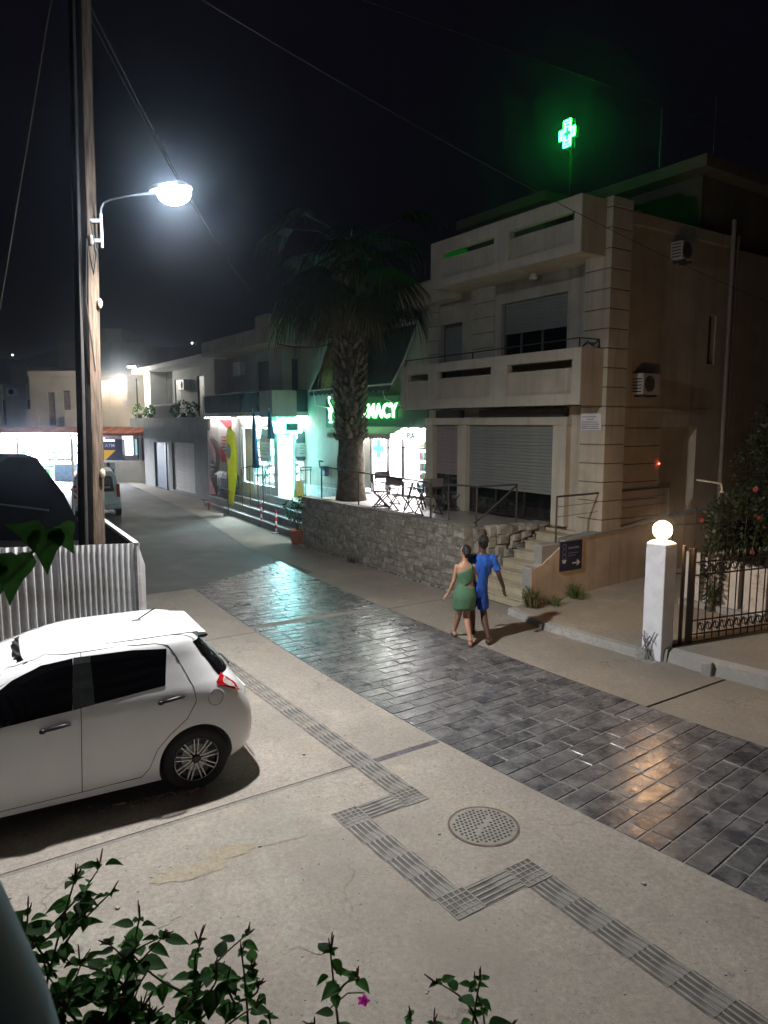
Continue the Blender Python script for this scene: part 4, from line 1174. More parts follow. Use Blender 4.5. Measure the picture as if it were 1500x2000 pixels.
jar('jar_sign', (T0 - .02, 24.75, 2.18), (0, -1, 0), (0, 0, 1), .95, 1.22, 'tall dark jar with green lid printed on the shop window left of the bright door', (.03, .22, .18))
jar('jar_sign', (12.27, S0 - .02, 2.25), (1, 0, 0), (0, 0, 1), .52, 1.05, 'dark jar with pink label printed on the window right of the bright door', (.09, .09, .10))
# green lit sign over the door
gs = thing('shop_light_sign', 'turquoise lit box sign with white panels over the bright shop door', 'sign', (11.5, 23.6, 3.5))
part(gs, 'light_box', MB().box(10.86, 12.05, 23.42, 23.58, 3.28, 3.66), E('turquoise_light', (.05, .80, .56), 26), bevel=.02)
part(gs, 'rim', MB().wall('s', 10.83, 12.08, 3.25, 3.69, 23.405, 23.419, [(10.90, 12.0, 3.31, 3.63)]), E('mint_rim_light', (.45, 1, .92), 5))
part(gs, 'panel', MB().box(11.45, 11.93, 23.412, 23.418, 3.34, 3.60), M('sign_green_print', (.01, .20, .12), .5))
lg = MB().box(10.94, 11.08, 23.412, 23.418, 3.36, 3.58)
lg.add([(11.16, 23.414, 3.47), (11.26, 23.414, 3.40), (11.40, 23.414, 3.56), (11.36, 23.414, 3.60), (11.26, 23.414, 3.48), (11.2, 23.414, 3.52)], [(0, 1, 2, 3, 4, 5)])
part(gs, 'logo', lg, E('white_logo_light', (.9, 1, 1), 3))
part(gs, 'tab', MB().plate([(11.3, 23.43, 3.28), (11.7, 23.43, 3.28), (11.6, 23.43, 3.17), (11.4, 23.43, 3.17)], (0, 1, 0), .05), E('turquoise_tab', (.10, .75, .55), 1.5))
# red and white poster wall
ps_ = thing('wall_poster', 'tall white poster with red wedges and red and black lines of writing', 'poster', (T0, 28, 2.4))
part(ps_, 'sheet', MB().box(T0 - .015, T0 - .003, 27.35, 29.6, 1.45, 3.78), M('poster_white', (.74, .73, .71), .6, .04))
REDW = M('poster_red', (.60, .03, .05), .5)
part(ps_, 'wedge', MB().plate([(T0 - .018, 29.5, 3.75), (T0 - .018, 28.0, 3.75), (T0 - .018, 28.0, 3.2)], (-1, 0, 0), .003).plate([(T0 - .018, 29.45, 2.66), (T0 - .018, 28.0, 1.95), (T0 - .018, 29.45, 1.98)], (-1, 0, 0), .003), REDW)
for k, (zz, m_) in enumerate(((3.02, REDW), (2.88, REDW), (2.74, REDW), (2.60, BLACKP), (2.46, BLACKP))):
    lg = MB(); x = 29.2
    while x > 28.2:
        wv = R.uniform(.07, .13); lg.box(T0 - .02, T0 - .0151, x - wv, x, zz - .04, zz + .04); x -= wv + .035
    part(ps_, 'lettering', lg, m_)
# ---- forecourt, steps
stp = thing('shop_steps', 'long dark steps with pale nosings leading up to the lit shop', 'steps', (10.5, 25, 0))
DKST = M('dark_step_stone', (.13, .13, .13), .7, .2, 4, .15)
NOS = M('pale_nosing', (.62, .62, .62), .5, .06)
te = lambda s: 9.92 + (s - 19) * .075
hts = [.22, .46, .70, .95]
for i, h in enumerate(hts):
    o = i * .28
    p_ = [(te(18.9) + o, 18.9), (te(30.3) + o, 30.3), (te(30.3) + o + 1.6, 30.3), (te(18.9) + o + 1.6, 18.9)]
    if i == 3: p_ = [(te(18.9) + o, 18.9), (te(30.3) + o, 30.3), (11.8, 30.3), (11.8, 24), (13, 24), (13, 18.9)]
    part(stp, 'step', MB().prism(p_, hts[i - 1] - .02 if i else -.02, h - .005 if i < 3 else h - .002), DKST if i < 3 else TILE)
    part(stp, 'nosing', MB().prism([(te(18.9) + o - .012, 18.9), (te(30.3) + o - .012, 30.3), (te(30.3) + o + .05, 30.3), (te(18.9) + o + .05, 18.9)], h - .03, h + .004), NOS)
part(SB, 'plinth', MB().box(12.3, 12.41, 20.4, 23.8, .95, 1.35), M('plinth_white', (.7, .68, .66), .7))
rr2 = railing('grey handrail bars in the middle of the shop steps', [[(t, s, .5), (t, s, 1.9 + .06 * k)] for k, (t, s) in enumerate(((10.45, 25.2), (10.6, 24.8), (10.7, 24.3), (10.5, 23.4)))], [[(10.45, 25.2, 1.92), (10.9, 24.9, 2.05)], [(10.5, 23.4, 1.6), (10.75, 23.5, 2.05)]], (10.5, 24.5, .5), None, 'step_handrail', None)
for k in range(5): part(rr2, 'post', MB().tube([(10.95 + k * .0, 25.1 - k * .22, .95), (10.95, 25.1 - k * .22, 2.05)], .02, 6), GREYMETAL)
railing('thin railing with upright bars between the shop door and the palm', [[(11.95 + k * .2, 23.3, .95), (11.95 + k * .2, 23.3, 2.0)] for k in range(4)], [[(11.9, 23.3, 2.0), (12.6, 23.3, 2.0)], [(11.9, 23.3, 1.9), (12.6, 23.3, 1.9)]], (12.2, 23.3, .95), None, 'metal_railing', None)
# striped barrier posts
for (t, s, lb) in ((10.39, 23.1, 'red and white striped barrier post on the steps, nearer the shop door'), (10.06, 21.2, 'red and white striped barrier post nearest the flower pot')):
    t -= .12
    b_ = thing('barrier_post', lb, 'barrier post', (t, s, 0), group='red and white striped posts by the steps')
    part(b_, 'foot', MB().lathe((t, s, 0), [(.16, .0), (.16, .03), (.05, .05), (.01, .05)], 14), BLACKP)
    for i in range(6): part(b_, 'stripe', MB().tube([(t, s, .05 + i * .125), (t, s, .05 + (i + 1) * .125 - .001)], .035, 10), REDP if i % 2 else WHITEP)
# yellow floor sign
ys = thing('wet_floor_sign', 'yellow folding caution sign standing beside the bright door', 'sign', (11.75, 23.0, .95))
for sg_ in (1, -1):
    part(ys, 'panel', MB().add([(11.55, 23.0 + .14 * sg_, .955), (11.87, 23.0 + .14 * sg_, .955), (11.80, 23.0 + .02 * sg_, 1.56), (11.62, 23.0 + .02 * sg_, 1.56), (11.55, 23.0 + .12 * sg_, .955), (11.87, 23.0 + .12 * sg_, .955), (11.80, 23.0, 1.56), (11.62, 23.0, 1.56)], [(0, 1, 2, 3), (7, 6, 5, 4), (0, 4, 5, 1), (1, 5, 6, 2), (2, 6, 7, 3), (3, 7, 4, 0)]), M('caution_yellow', (.70, .48, .03), .5, .08))
# dark rounded chest
ch = thing('storage_chest', 'dark green rounded chest standing against the poster wall', 'chest', (11.0, 28.2, .95))
prof = [(10.80, .97), (10.80, 1.35), (10.84, 1.50), (10.95, 1.60), (11.08, 1.60), (11.17, 1.52), (11.20, 1.38), (11.20, .97)]
part(ch, 'body', MB().rings([[(a, s_, b) for a, b in prof] for s_ in (27.3, 28.2)]), M('chest_green', (.06, .085, .07), .5, .1), bevel=.02)
part(ch, 'end_lid', MB().rings([[(a, s_, b) for a, b in prof] for s_ in (28.21, 28.75)]), BLACKP, bevel=.02)
bs = thing('menu_stand', 'small white topped metal stand in front of the dark chest', 'stand', (10.7, 28.4, .7))
part(bs, 'pole', MB().tube([(10.72, 28.3, .70), (10.72, 28.3, 1.5)], .02, 6), GREYMETAL)
part(bs, 'plate', MB().plate([(10.60, 28.1, 1.48), (10.60, 28.55, 1.48), (10.84, 28.55, 1.62), (10.84, 28.1, 1.62)], (0, 0, 1), .02), WHITEP)
# feather flags
def feather(t, s, h, wdt, lean, label, cloth, marks, base_m, zbase=0):
    f = thing('feather_flag', label, 'flag', (t, s, zbase), group='feather banners by the steps')
    cur = []
    for i in range(15):
        q = i / 14
        cur.append((t, s - lean * max(0, q - .8) ** 1.6 * 9 * wdt * .55, zbase + h * min(q, .8) + h * .2 * sin(min(1, max(0, (q - .8) / .2)) * pi / 2)))
    part(f, 'pole', MB().tube([(t, s, zbase)] + cur, [.016] * 10 + [.012] * 6, 6), BLACKP)
    mb = MB(); pl = cur[2:]
    rows = []
    for i, p_ in enumerate(pl):
        q = i / (len(pl) - 1)
        wv = wdt * (.62 + .45 * sin(q * 2.2)) * (1 if q < .93 else .75)
        far_s = min(p_[1] - .04, s - wv)
        if q > .85: far_s = p_[1] - wdt * .25 * (1 - q) / .15 - .02 if False else s - wv
        rows.append([(t + .03 * sin(u_ * 5 + i * .5), p_[1] + (far_s - p_[1]) * u_, p_[2] - .16 * u_ * (1 if q > .8 else .3)) for u_ in (0, .25, .5, .75, 1)])
    vs = [p_ for r_ in rows for p_ in r_]
    mb.add(vs, [(i * 5 + j, i * 5 + j + 1, i * 5 + j + 6, i * 5 + j + 5) for i in range(len(rows) - 1) for j in range(4)])
    o = part(f, 'cloth', mb, cloth, smooth=True)
    so = o.modifiers.new('thick', 'SOLIDIFY'); so.thickness = .004
    part(f, 'foot', MB().cbox((t, s, zbase + .02), (.25, .03, .015), .4).cbox((t, s, zbase + .02), (.25, .03, .0149), 2.0), base_m)
    for nm, m_, mb2 in marks: part(f, nm, mb2, m_)
    return f
WHC = translucent(M('banner_white', (.74, .70, .68), .7, .06), .75)
t_, s_ = 11.10, 30.4
mk = []
wg = MB().plate([(t_ - .05, s_ - .05, 2.95), (t_ - .05, s_ - .9, 2.55), (t_ - .05, s_ - .95, 1.75)], (-1, 0, 0), .004).plate([(t_ - .05, s_ - .03, 1.45), (t_ - .05, s_ - .85, .55), (t_ - .05, s_ - .03, .5)], (-1, 0, 0), .004)
mk.append(('wedge', REDW, wg))
lg = MB()
for zz in (2.2, 2.02, 1.8, 1.62, 1.3):
    x = s_ - .15
    while x > s_ - .7: lg.box(t_ - .052, t_ - .048, x - .07, x, zz - .02, zz + .025); x -= .10
mk.append(('lettering', BLACKP, lg))
feather(t_, s_, 3.05, 1.3, 1, 'red and white feather banner with writing, at the left end of the steps', WHC, mk, REDP)
t_, s_ = 10.35, 26.4
em = MB().plate([(t_ - .06, s_ - .34 + .22 * cos(2 * pi * j / 20), 2.55 + .30 * sin(2 * pi * j / 20)) for j in range(20)], (-1, 0, 0), .004)
feather(t_, s_, 3.5, .95, 1, 'yellow feather banner with a dark round emblem beside the steps', YELP, [('emblem', M('emblem_dark', (.05, .05, .09), .5), em), ('stripe', REDP, MB().plate([(t_ - .05, s_ - .08, 1.05), (t_ - .05, s_ - .3, 1.0), (t_ - .05, s_ - .3, .93), (t_ - .05, s_ - .08, .98)], (-1, 0, 0), .004))], BLACKP)
for (t, s, z0, z1, lb) in ((10.75, 24.75, 2.0, 4.0, 'long furled blue flag hanging on the tall pole left of the shop sign'), (10.8, 23.5, 3.1, 4.0, 'short furled blue flag hanging just behind the turquoise shop sign')):
    f = thing('blue_flag', lb, 'flag', (t, s, .95), group='furled blue flags of the shop')
    part(f, 'pole', MB().tube([(t, s, .95), (t, s, 4.15)], .018, 6), GREYMETAL)
    rg = []
    for i in range(12):
        q = i / 11; z = z1 + (z0 - z1) * q; r_ = .05 + .17 * q ** .8
        rg.append([(t + r_ * .5 * cos(2 * pi * j / 14) * (1 + .25 * sin(3 * j)), s - .06 - r_ * .5 + r_ * cos(2 * pi * j / 14 + 1.5) * (1 + .2 * sin(5 * j + i * .4)), z + .05 * sin(j * 1.3) * q) for j in range(14)])
    part(f, 'cloth', MB().rings(rg), BLUEP, smooth=True)
part(thing('red_foot_stand', 'small red folding foot standing on the pavement before the steps', 'stand', (10.4, 28.7, 0)), 'frame', MB().tube([(10.4, 28.85, .32), (10.4, 28.5, .32)], .03, 6).tube([(10.4, 28.7, 0), (10.4, 28.7, .32)], .03, 6), REDP)
# flower pot
fp = thing('flower_pot', 'terracotta pot with a leafy shrub at the end of the stone wall', 'potted plant', (9.60, 19.0, 0))
part(fp, 'pot', MB().lathe((9.60, 19.0, .012), [(.17, 0), (.24, .36), (.27, .37), (.27, .43), (.23, .43), (.22, .38), (.01, .38)], 18), M('terracotta', (.30, .11, .06), .8, .15), smooth=False)
def leafy(mb, c, r, n, L, w, rd_, up=.3):
    for i in range(n):
        d = Vector((rd_.gauss(0, 1), rd_.gauss(0, 1), rd_.gauss(0, 1))).normalized()
        p0 = Vector(c) + Vector((d.x * r[0], d.y * r[1], d.z * r[2])) * rd_.uniform(.35, 1) ** .5
        v = (d + Vector((rd_.gauss(0, .5), rd_.gauss(0, .5), rd_.gauss(0, .5) + up))).normalized() * L * rd_.uniform(.6, 1.2)
        sd = v.cross(Vector((rd_.gauss(0, 1), rd_.gauss(0, 1), rd_.gauss(0, 1)))).normalized() * w * rd_.uniform(.7, 1.2)
        mb.add([p0, p0 + v * .45 + sd, p0 + v, p0 + v * .45 - sd], [(0, 1, 2, 3)])
    return mb
rl_ = random.Random(5)
lm = MB()
for k in range(7):
    a = k * .9; tip = (9.6 + .22 * cos(a), 19.0 + .25 * sin(a), .9 + .5 * rl_.random())
    part(fp, 'stem', MB().tube([(9.6, 19.0, .38), ((9.6 + tip[0]) / 2, (19 + tip[1]) / 2, .75), tip], .012, 5), STEM)
    leafy(lm, tip, (.16, .16, .22), 26, .13, .035, rl_)
part(fp, 'foliage', lm, LEAFD)

# ================================================================ SMALL HOUSE
SH = thing('small_house', 'small grey two storey house with planted balcony, blue door and slatted shutter', 'house', (12, 36, 0))
t0 = 11.8
w = MB()
w.wall('t', 31.05, 43.2, -.1, 3.4, t0, t0 + .2, [(38.5, 41.2, -.1, 2.55), (34.4, 37.95, .1, 2.62)])
w.wall('s', t0 + .2, 17, -.1, 3.4, 31.05, 31.25)
w.wall('t', 31.05, 42.6, 3.9, 6.5, t0 + .9, t0 + 1.1, [(38.9, 39.9, 3.9, 6.0), (35.2, 36.2, 3.9, 6.0)])
w.wall('s', t0 + 1.1, 17, 3.9, 6.5, 31.05, 31.25)
w.box(t0 + 1.1, 17, 42.4, 42.6, 3.9, 6.5)
part(SH, 'wall', w, GREYREN)
part(SH, 'end_wall', MB().box(t0 - .02, t0 + .9, 41.4, 42.6, 3.9, 6.5), WHITEREN)
part(SH, 'balcony_slab', MB().box(t0 - .5, 17, 30.95, 44.2, 3.401, 3.9), GREYREN)
part(SH, 'roof_slab', MB().box(t0 - .35, 17, 31.0, 43.9, 6.501, 6.74), WHITEREN)
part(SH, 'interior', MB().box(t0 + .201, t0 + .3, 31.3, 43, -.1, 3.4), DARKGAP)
part(SH, 'door', MB().box(t0 + .1, t0 + .15, 38.5, 41.2, -.05, 2.55), M('blue_door', (.06, .10, .16), .5, .15))
part(SH, 'door_post', MB().box(t0 + .05, t0 + .098, 39.2, 39.3, -.05, 2.55), GREYMETAL)
sh = part(SH, 'shutter', MB().box(t0 + .13, t0 + .16, 34.4, 37.95, .1, 2.62), WHITEREN)
slats(sh, 'slat', t0 + .10, 34.4, 37.95, .1, 2.62, .126, WHITEREN)
bl = MB()
for i in range(12):
    s_ = 36.2 + i * .25
    part(SH, 'baluster', MB().lathe((t0 - .38, s_, 3.9), [(.05, 0), (.03, .1), (.06, .3), (.03, .5), (.05, .62)], 8), WHITEREN)
part(SH, 'balcony_rail', MB().box(t0 - .45, t0 - .31, 35.9, 39.4, 4.52, 4.6), WHITEREN)
for nm, s0 in (('balcony_door', 39.0), ('balcony_door', 35.3)):
    part(SH, nm, MB().box(t0 + .96, t0 + 1.0, s0 - .1, s0 + .9, 3.9, 6.0), M('grey_door', (.26, .25, .26), .5))
pa = thing('air_conditioner', 'air conditioner hanging on the balcony wall of the small grey house', 'air conditioner', (t0 + .5, 38, 5.4), group='outdoor air conditioner units')
part(pa, 'casing', MB().box(t0 + .55, t0 + .895, 37.3, 38.1, 5.35, 5.9), WHITEP, bevel=.02)
part(pa, 'fan_recess', MB().rings([[(t0 + .545, 37.6 + r_ * cos(2 * pi * j / 20), 5.62 + r_ * sin(2 * pi * j / 20)) for j in range(20)] for r_ in (.2, .01)], cap=False), DARKGAP)
for i, (s_, k_) in enumerate(((42.8, 1.1), (40.6, .8), (34.9, 1.2), (33.6, .9), (36.2, .6))):
    q = thing('balcony_plant', ('bushy plant at the far end of the planted balcony', 'small plant beside the white balusters on the balcony', 'dark bushy plant in the middle of the planted balcony', 'low plant at the near end of the planted balcony', 'tiny plant between balusters on the balcony')[i], 'plant', (t0 - .3, s_, 3.9), group='potted plants on the balcony')
    part(q, 'foliage', leafy(MB(), (t0 - .3, s_, 4.25), (.3 * k_, .5 * k_, .38 * k_), 140, .16, .05, random.Random(i)), LEAFD)
    part(q, 'pot', MB().lathe((t0 - .3, s_, 3.901), [(.1, 0), (.15, .22), (.01, .22)], 10), BLACKP)
part(SH, 'light_wall', MB().box(t0 - .03, t0 - .001, 30.72, 31.0, .9, 3.4).box(11.26, 11.8, 30.68, 30.98, .9, 3.3), WHITEREN)

# lights under the slabs of the two shops
SOF = E('soffit_tube_light', (1, .96, .92), 62)
part(SB, 'soffit_light', MB().box(11.08, 11.14, 24.4, 27.0, 3.83, 3.855), SOF)
part(SB, 'soffit_light', MB().box(10.97, 11.01, 27.6, 30.5, 3.83, 3.855), SOF)
part(SB, 'soffit_light', MB().box(11.4, 12.4, 23.58, 23.64, 3.83, 3.855), SOF)
part(PB, 'soffit_light', MB().box(12.2, 12.25, 15.9, 20.9, 3.42, 3.455), SOF)
POLE_SHADE = M('painted_pole_shade', (.010, .009, .009), 1.0, .4, 5, .6, 18, aniso=(7, 7, .6), bdist=.02, spec=.05)  # near-black colour standing in for the pole's unlit side
# ================================================================ UTILITY POLE, STREET LAMP, WIRES (world frame)
up = thing('utility_pole', 'thick weathered wooden utility pole whose shaded left side is an added dark sleeve, behind the fence', 'utility pole', (-3.66, 8.66, 0), 0)
ppts = []; prs = []
for i in range(24):
    q = i / 23
    ppts.append((-3.635 + .25 * q + .012 * noise.noise((q * 6, 0, 0)), 8.64, q * 9.4)); prs.append(.160 - .055 * q + .008 * noise.noise((0, q * 11, 2)))
part(up, 'pole', MB().tube(ppts, prs, 24), WOOD, smooth=True)
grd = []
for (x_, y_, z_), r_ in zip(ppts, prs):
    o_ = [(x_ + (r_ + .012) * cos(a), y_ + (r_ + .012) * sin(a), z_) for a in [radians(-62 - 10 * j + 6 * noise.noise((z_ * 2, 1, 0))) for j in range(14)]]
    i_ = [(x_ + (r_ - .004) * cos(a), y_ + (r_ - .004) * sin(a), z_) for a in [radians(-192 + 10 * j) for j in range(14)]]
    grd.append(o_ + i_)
part(up, 'shade_sleeve', MB().rings(grd), POLE_SHADE, smooth=False)  # added half sleeve that paints shade on the pole's left side
part(up, 'cable_duct', MB().tube([(-3.64, 8.455, 0), (-3.53, 8.47, 4.2), (-3.42, 8.53, 9.2)], .022, 6), M('duct_grey', (.03, .028, .027), .8))
part(up, 'stay_band', MB().lathe((-3.39, 8.64, 8.55), [(.15, 0), (.15, .06), (.10, .06)], 14), GREYMETAL)
for i, (zz, a) in enumerate(((3.0, -.4), (5.0, -.2), (5.7, -.9), (8.8, -1.2), (8.95, .2))):
    part(up, 'insulator', MB().sphere((-3.615 + .0266 * zz + (.172 - .0064 * zz) * cos(a), 8.64 + (.172 - .0064 * zz) * sin(a), zz), (.035, .035, .06), 8, 6), WHITEP if i > 2 else M('knot_pale%d' % i, (.40, .33, .26), .8))
part(up, 'loose_wire', MB().tube([(-3.36, 8.5, 5.9), (-3.30, 8.47, 5.55), (-3.34, 8.46, 5.3), (-3.40, 8.46, 5.7), (-3.44, 8.46, 5.0), (-3.38, 8.48, 4.2)], .008, 5), BLACKP)
lp = thing('street_lamp', 'bright white lit street lamp on a curved arm fixed to the wooden pole', 'street lamp', (-3.3, 8.57, 6.0), 0)
part(lp, 'bracket', MB().tube([(-3.27, 8.57, 5.62), (-3.27, 8.57, 6.0)], .02, 8).box(-3.40, -3.26, 8.55, 8.59, 5.68, 5.72).box(-3.40, -3.26, 8.55, 8.59, 5.90, 5.94), WHITEP)
arm = [(-3.27, 8.57, 6.0), (-3.26, 8.565, 6.06), (-3.22, 8.545, 6.115), (-3.13, 8.51, 6.14), (-2.9, 8.42, 6.15), (-2.50, 8.27, 6.15)]
part(lp, 'arm', MB().tube(arm, .013, 8), M('lamp_arm_grey', (.16, .17, .18), .6, .2))
lx, ly, lz = LAMP
hd = Matrix.Translation((lx, ly, lz + .13)) @ Matrix.Rotation(radians(-20), 4, 'Z')
part(lp, 'housing', MB().rings([[(x, y * w_, z) for x, y, z in ((0, -1, 0), (0, -.8, h_), (0, .8, h_), (0, 1, 0))] if False else [(xx, -w_, 0), (xx, -w_ * .7, h_), (xx, w_ * .7, h_), (xx, w_, 0)] for xx, w_, h_ in ((-.30, .04, .04), (-.22, .10, .06), (.12, .12, .06), (.20, .07, .03))]).xf(hd), GREYMETAL)
LED = E('street_lamp_led', (.80, .90, 1.0), 440)
part(lp, 'led_panel', MB().lathe((0, 0, 0), [(.15, .03), (.185, -.01), (.19, -.05), (.165, -.10), (.10, -.14), (.005, -.155)], 16).xf(hd @ Matrix.Scale(.8, 4, (0, 1, 0))), LED)  # bowl enlarged so its shape takes in the glare round the lamp
sl = bpy.data.lights.new('street_lamp_light', 'SPOT')
sl.energy = 2100; sl.color = (1.0, .965, .92); sl.spot_size = radians(158); sl.spot_blend = .75; sl.shadow_soft_size = .10
so_ = bpy.data.objects.new('street_lamp_light', sl); COL.objects.link(so_); so_.location = (lx, ly, lz - .06)
so_.rotation_euler = (radians(6), radians(-10), 0)
def wire(label, pts, r=.012, sag=0, cat='cable', grp='overhead cables', m=BLACKP):
    if len(pts) == 2:
        a, b = Vector(pts[0]), Vector(pts[1]); pts = []
        for i in range(25):
            q = i / 24; p_ = a.lerp(b, q); p_.z -= sag * 4 * q * (1 - q); pts.append(tuple(p_))
    solo('overhead_cable', MB().tube(pts, r, 5), m, label, cat, pts[0], 0, grp)
wire('stay wire running down from the pole top to the left', [(-3.66, 8.66, 8.7), (-5.3, 8.9, 2.4)], .008, .03, m=M('stay_wire', (.35, .32, .25), .6))
wire('cable crossing in front of the cream corner house to the right', [(-3.54, 8.66, 9.2), (9.6, 15.5, 5.6)], .0055, .35)
wire('upper cable passing over the roof corner of the house', [(-3.54, 8.66, 9.35), (14, 17.5, 8.2)], .007, -.15)
b_ = Vector(W(11.3, 24.1, 7.35))
wire('twisted cable from the pole to the boxed roof parapet of the lit shop', [(-3.55, 8.7, 8.75), tuple(b_)], .009, .5)
wire('thin cable beside the twisted one towards the lit shop roof', [(-3.55, 8.7, 8.6), W(11.5, 23.5, 7.38)], .007, .75)
wire('short looping cable under the roof edge beside the palm', [W(10.9, 24.3, 6.7), W(12.3, 21.4, 6.3)], .02, .25)

# ================================================================ CORRUGATED FENCE
CORR = M('corrugated_white_sheet', (.74, .74, .76), .45, .12, 3, .08, 30, stain=(.52, .50, .47), sscale=1.7, metal=.0)
fe = thing('corrugated_fence', 'white corrugated sheet fence behind the parked car', 'fence', (-5, 8.4, 0), 0)
def sheet(x0, x1, y, z0, z1, tz, pitch=.105):
    mb = MB(); n = int((x1 - x0) / pitch * 8)
    row = []
    for i in range(n + 1):
        x = x0 + (x1 - x0) * i / n; ph = (x / pitch) % 1
        d = .105 * pitch * max(-1, min(1, 2.0 * sin(2 * pi * ph)))
        row.append((x, y + d))
    zt = lambda x: z1 + tz * (x - x0)
    vs = [(x, yy, z0) for x, yy in row] + [(x, yy, zt(x)) for x, yy in row] + [(x, yy + .004, z0) for x, yy in row] + [(x, yy + .004, zt(x)) for x, yy in row]
    k = n + 1
    mb.add(vs, [(i, i + 1, k + i + 1, k + i) for i in range(n)] + [(2 * k + i + 1, 2 * k + i, 3 * k + i, 3 * k + i + 1) for i in range(n)] + [(k + i, k + i + 1, 3 * k + i + 1, 3 * k + i) for i in range(n)])
    return mb
x = -2.99
for i in range(6):
    part(fe, 'sheet', sheet(x - .90, x - .004, 8.4 + (.006 if i % 2 else 0), .02, 2.145 - .031 * i, .035, .068 if i == 0 else .105), CORR)
    x -= .90
part(fe, 'post', MB().box(-2.985, -2.935, 8.38, 8.43, 0, 2.19), GREYMETAL, bevel=.005)
for xx in (-4.2, -5.6): part(fe, 'post', MB().box(xx - .03, xx + .03, 8.43, 8.49, 0, 2.0), GREYMETAL)
part(fe, 'edge_flap', MB().add([(-2.95, 8.37, .05), (-2.895, 8.43, .05), (-2.885, 8.45, 1.9), (-2.93, 8.38, 2.15), (-2.95, 8.37, 2.15)], [(0, 1, 2, 3, 4)]), CORR)
# side run of the fence along the street
rf = thing('side_fence', 'dark backed sheet fence with white top rail running along the street from the corner', 'fence', (-3.6, 10, 0), 0)
part(rf, 'sheet', MB().box(-.012, .012, 0, 4.2, .03, 2.13).xf(Matrix.Translation((-2.97, 8.45, 0)) @ Matrix.Rotation(radians(30), 4, 'Z')), M('dark_sheet_back', (.05, .05, .052), .7, .2))
part(rf, 'top_rail', MB().box(-.03, .03, 0, 4.2, 2.131, 2.17).xf(Matrix.Translation((-2.97, 8.45, 0)) @ Matrix.Rotation(radians(30), 4, 'Z')), WHITEP)

# ================================================================ PARKED WHITE HATCHBACK
CT = radians(29)
Cx, Cy = -1.86, 6.68                          # rear left tyre contact
CARM = Matrix.Translation((Cx, Cy, 0)) @ Matrix(((-cos(CT), sin(CT), 0, 0), (-sin(CT), -cos(CT), 0, 0), (0, 0, 1, 0), (0, 0, 0, 1))) @ Matrix.Translation((0, -.80, 0))
CS = 1.05                                     # local: x forward from the rear axle, y left, z up
CARM = CARM @ Matrix.Scale(CS, 4)
car = thing('parked_car', 'white five door hatchback parked at the left with dark tinted windows and black handles', 'car', (Cx, Cy, 0), 0)
CPAINT, nt, out = nmat('white_car_paint')
p = nt.nodes.new('ShaderNodeBsdfPrincipled'); nt.links.new(p.outputs[0], out.inputs[0])
v = coords(nt)
c = ramp(nt, nz(nt, v, 3, 5), [(.3, (.80, .81, .83)), (.7, (.85, .855, .87))]).outputs[0]
sp = ramp(nt, nz(nt, v, 40, 3), [(.62, (0, 0, 0)), (.75, (.25, .25, .25))]).outputs[0]
nt.links.new(mixc(nt, sp, c, (.5, .48, .45)), p.inputs['Base Color'])
p.inputs['Roughness'].default_value = .34; p.inputs['Coat Weight'].default_value = .7; p.inputs['Coat Roughness'].default_value = .06
def lerp_tab(tab, z):
    if z <= tab[0][0]: return tab[0][1:]
    for a, b in zip(tab, tab[1:]):
        if z <= b[0]:
            q = (z - a[0]) / (b[0] - a[0]); q = q * q * (3 - 2 * q) * .35 + q * .65
            return tuple(x + (y - x) * q for x, y in zip(a[1:], b[1:]))
    return tab[-1][1:]
#        z     x_rear  x_front  half_w  n
CT_ = [(.17, -.42, 3.08, .770, 6), (.22, -.54, 3.16, .800, 6), (.30, -.61, 3.22, .828, 6.5), (.45, -.64, 3.26, .843, 6.5), (.60, -.635, 3.24, .848, 6.5), (.72, -.595, 3.20, .848, 6.5), (.84, -.545, 3.10, .842, 6.5), (.93, -.50, 2.90, .828, 6.2), (1.00, -.455, 2.55, .806, 5.5),
       (1.06, -.405, 2.25, .780, 5.0), (1.15, -.335, 2.02, .740, 4.8), (1.25, -.255, 1.78, .696, 4.8), (1.34, -.185, 1.52, .660, 5), (1.39, -.15, 1.36, .634, 5), (1.425, -.12, 1.22, .600, 5), (1.455, -.06, 1.08, .540, 5), (1.475, .03, .95, .455, 4.4), (1.49, .16, .80, .33, 3.6), (1.497, .28, .62, .16, 3)]
def car_w(x, z):
    xr, xf, hw, n = lerp_tab(CT_, z)
    xc = (xr + xf) / 2; a = (xf - xr) / 2
    q = min(.9999, abs((x - xc) / a))
    return hw * (1 - q ** n) ** (1 / n)
def ring_car(z, N=72):
    xr, xf, hw, n = lerp_tab(CT_, z); xc = (xr + xf) / 2; a = (xf - xr) / 2
    o = []
    for j in range(N):
        th = 2 * pi * j / N
        cx_, sx_ = cos(th), sin(th)
        o.append((xc + a * math.copysign(abs(cx_) ** (2 / n), cx_), hw * math.copysign(abs(sx_) ** (2 / n), sx_), z))
    return o
zs = [.17, .20, .25, .32, .40, .48, .56, .64, .70, .76, .82, .88, .93, .97, 1.0, 1.03, 1.06, 1.11, 1.17, 1.23, 1.29, 1.34, 1.37, 1.395, 1.415, 1.435, 1.452, 1.466, 1.478, 1.488, 1.494, 1.4972]
body = MB().rings([ring_car(z) for z in zs])
def recalc(me):
    b = bmesh.new(); b.from_mesh(me); bmesh.ops.recalc_face_normals(b, faces=b.faces); b.to_mesh(me); b.free(); return me
bm_me = recalc(mesh_from(body, 'body', (0, 0, 0), True))
bo = bpy.data.objects.new('body', bm_me); COL.objects.link(bo)
cut = []
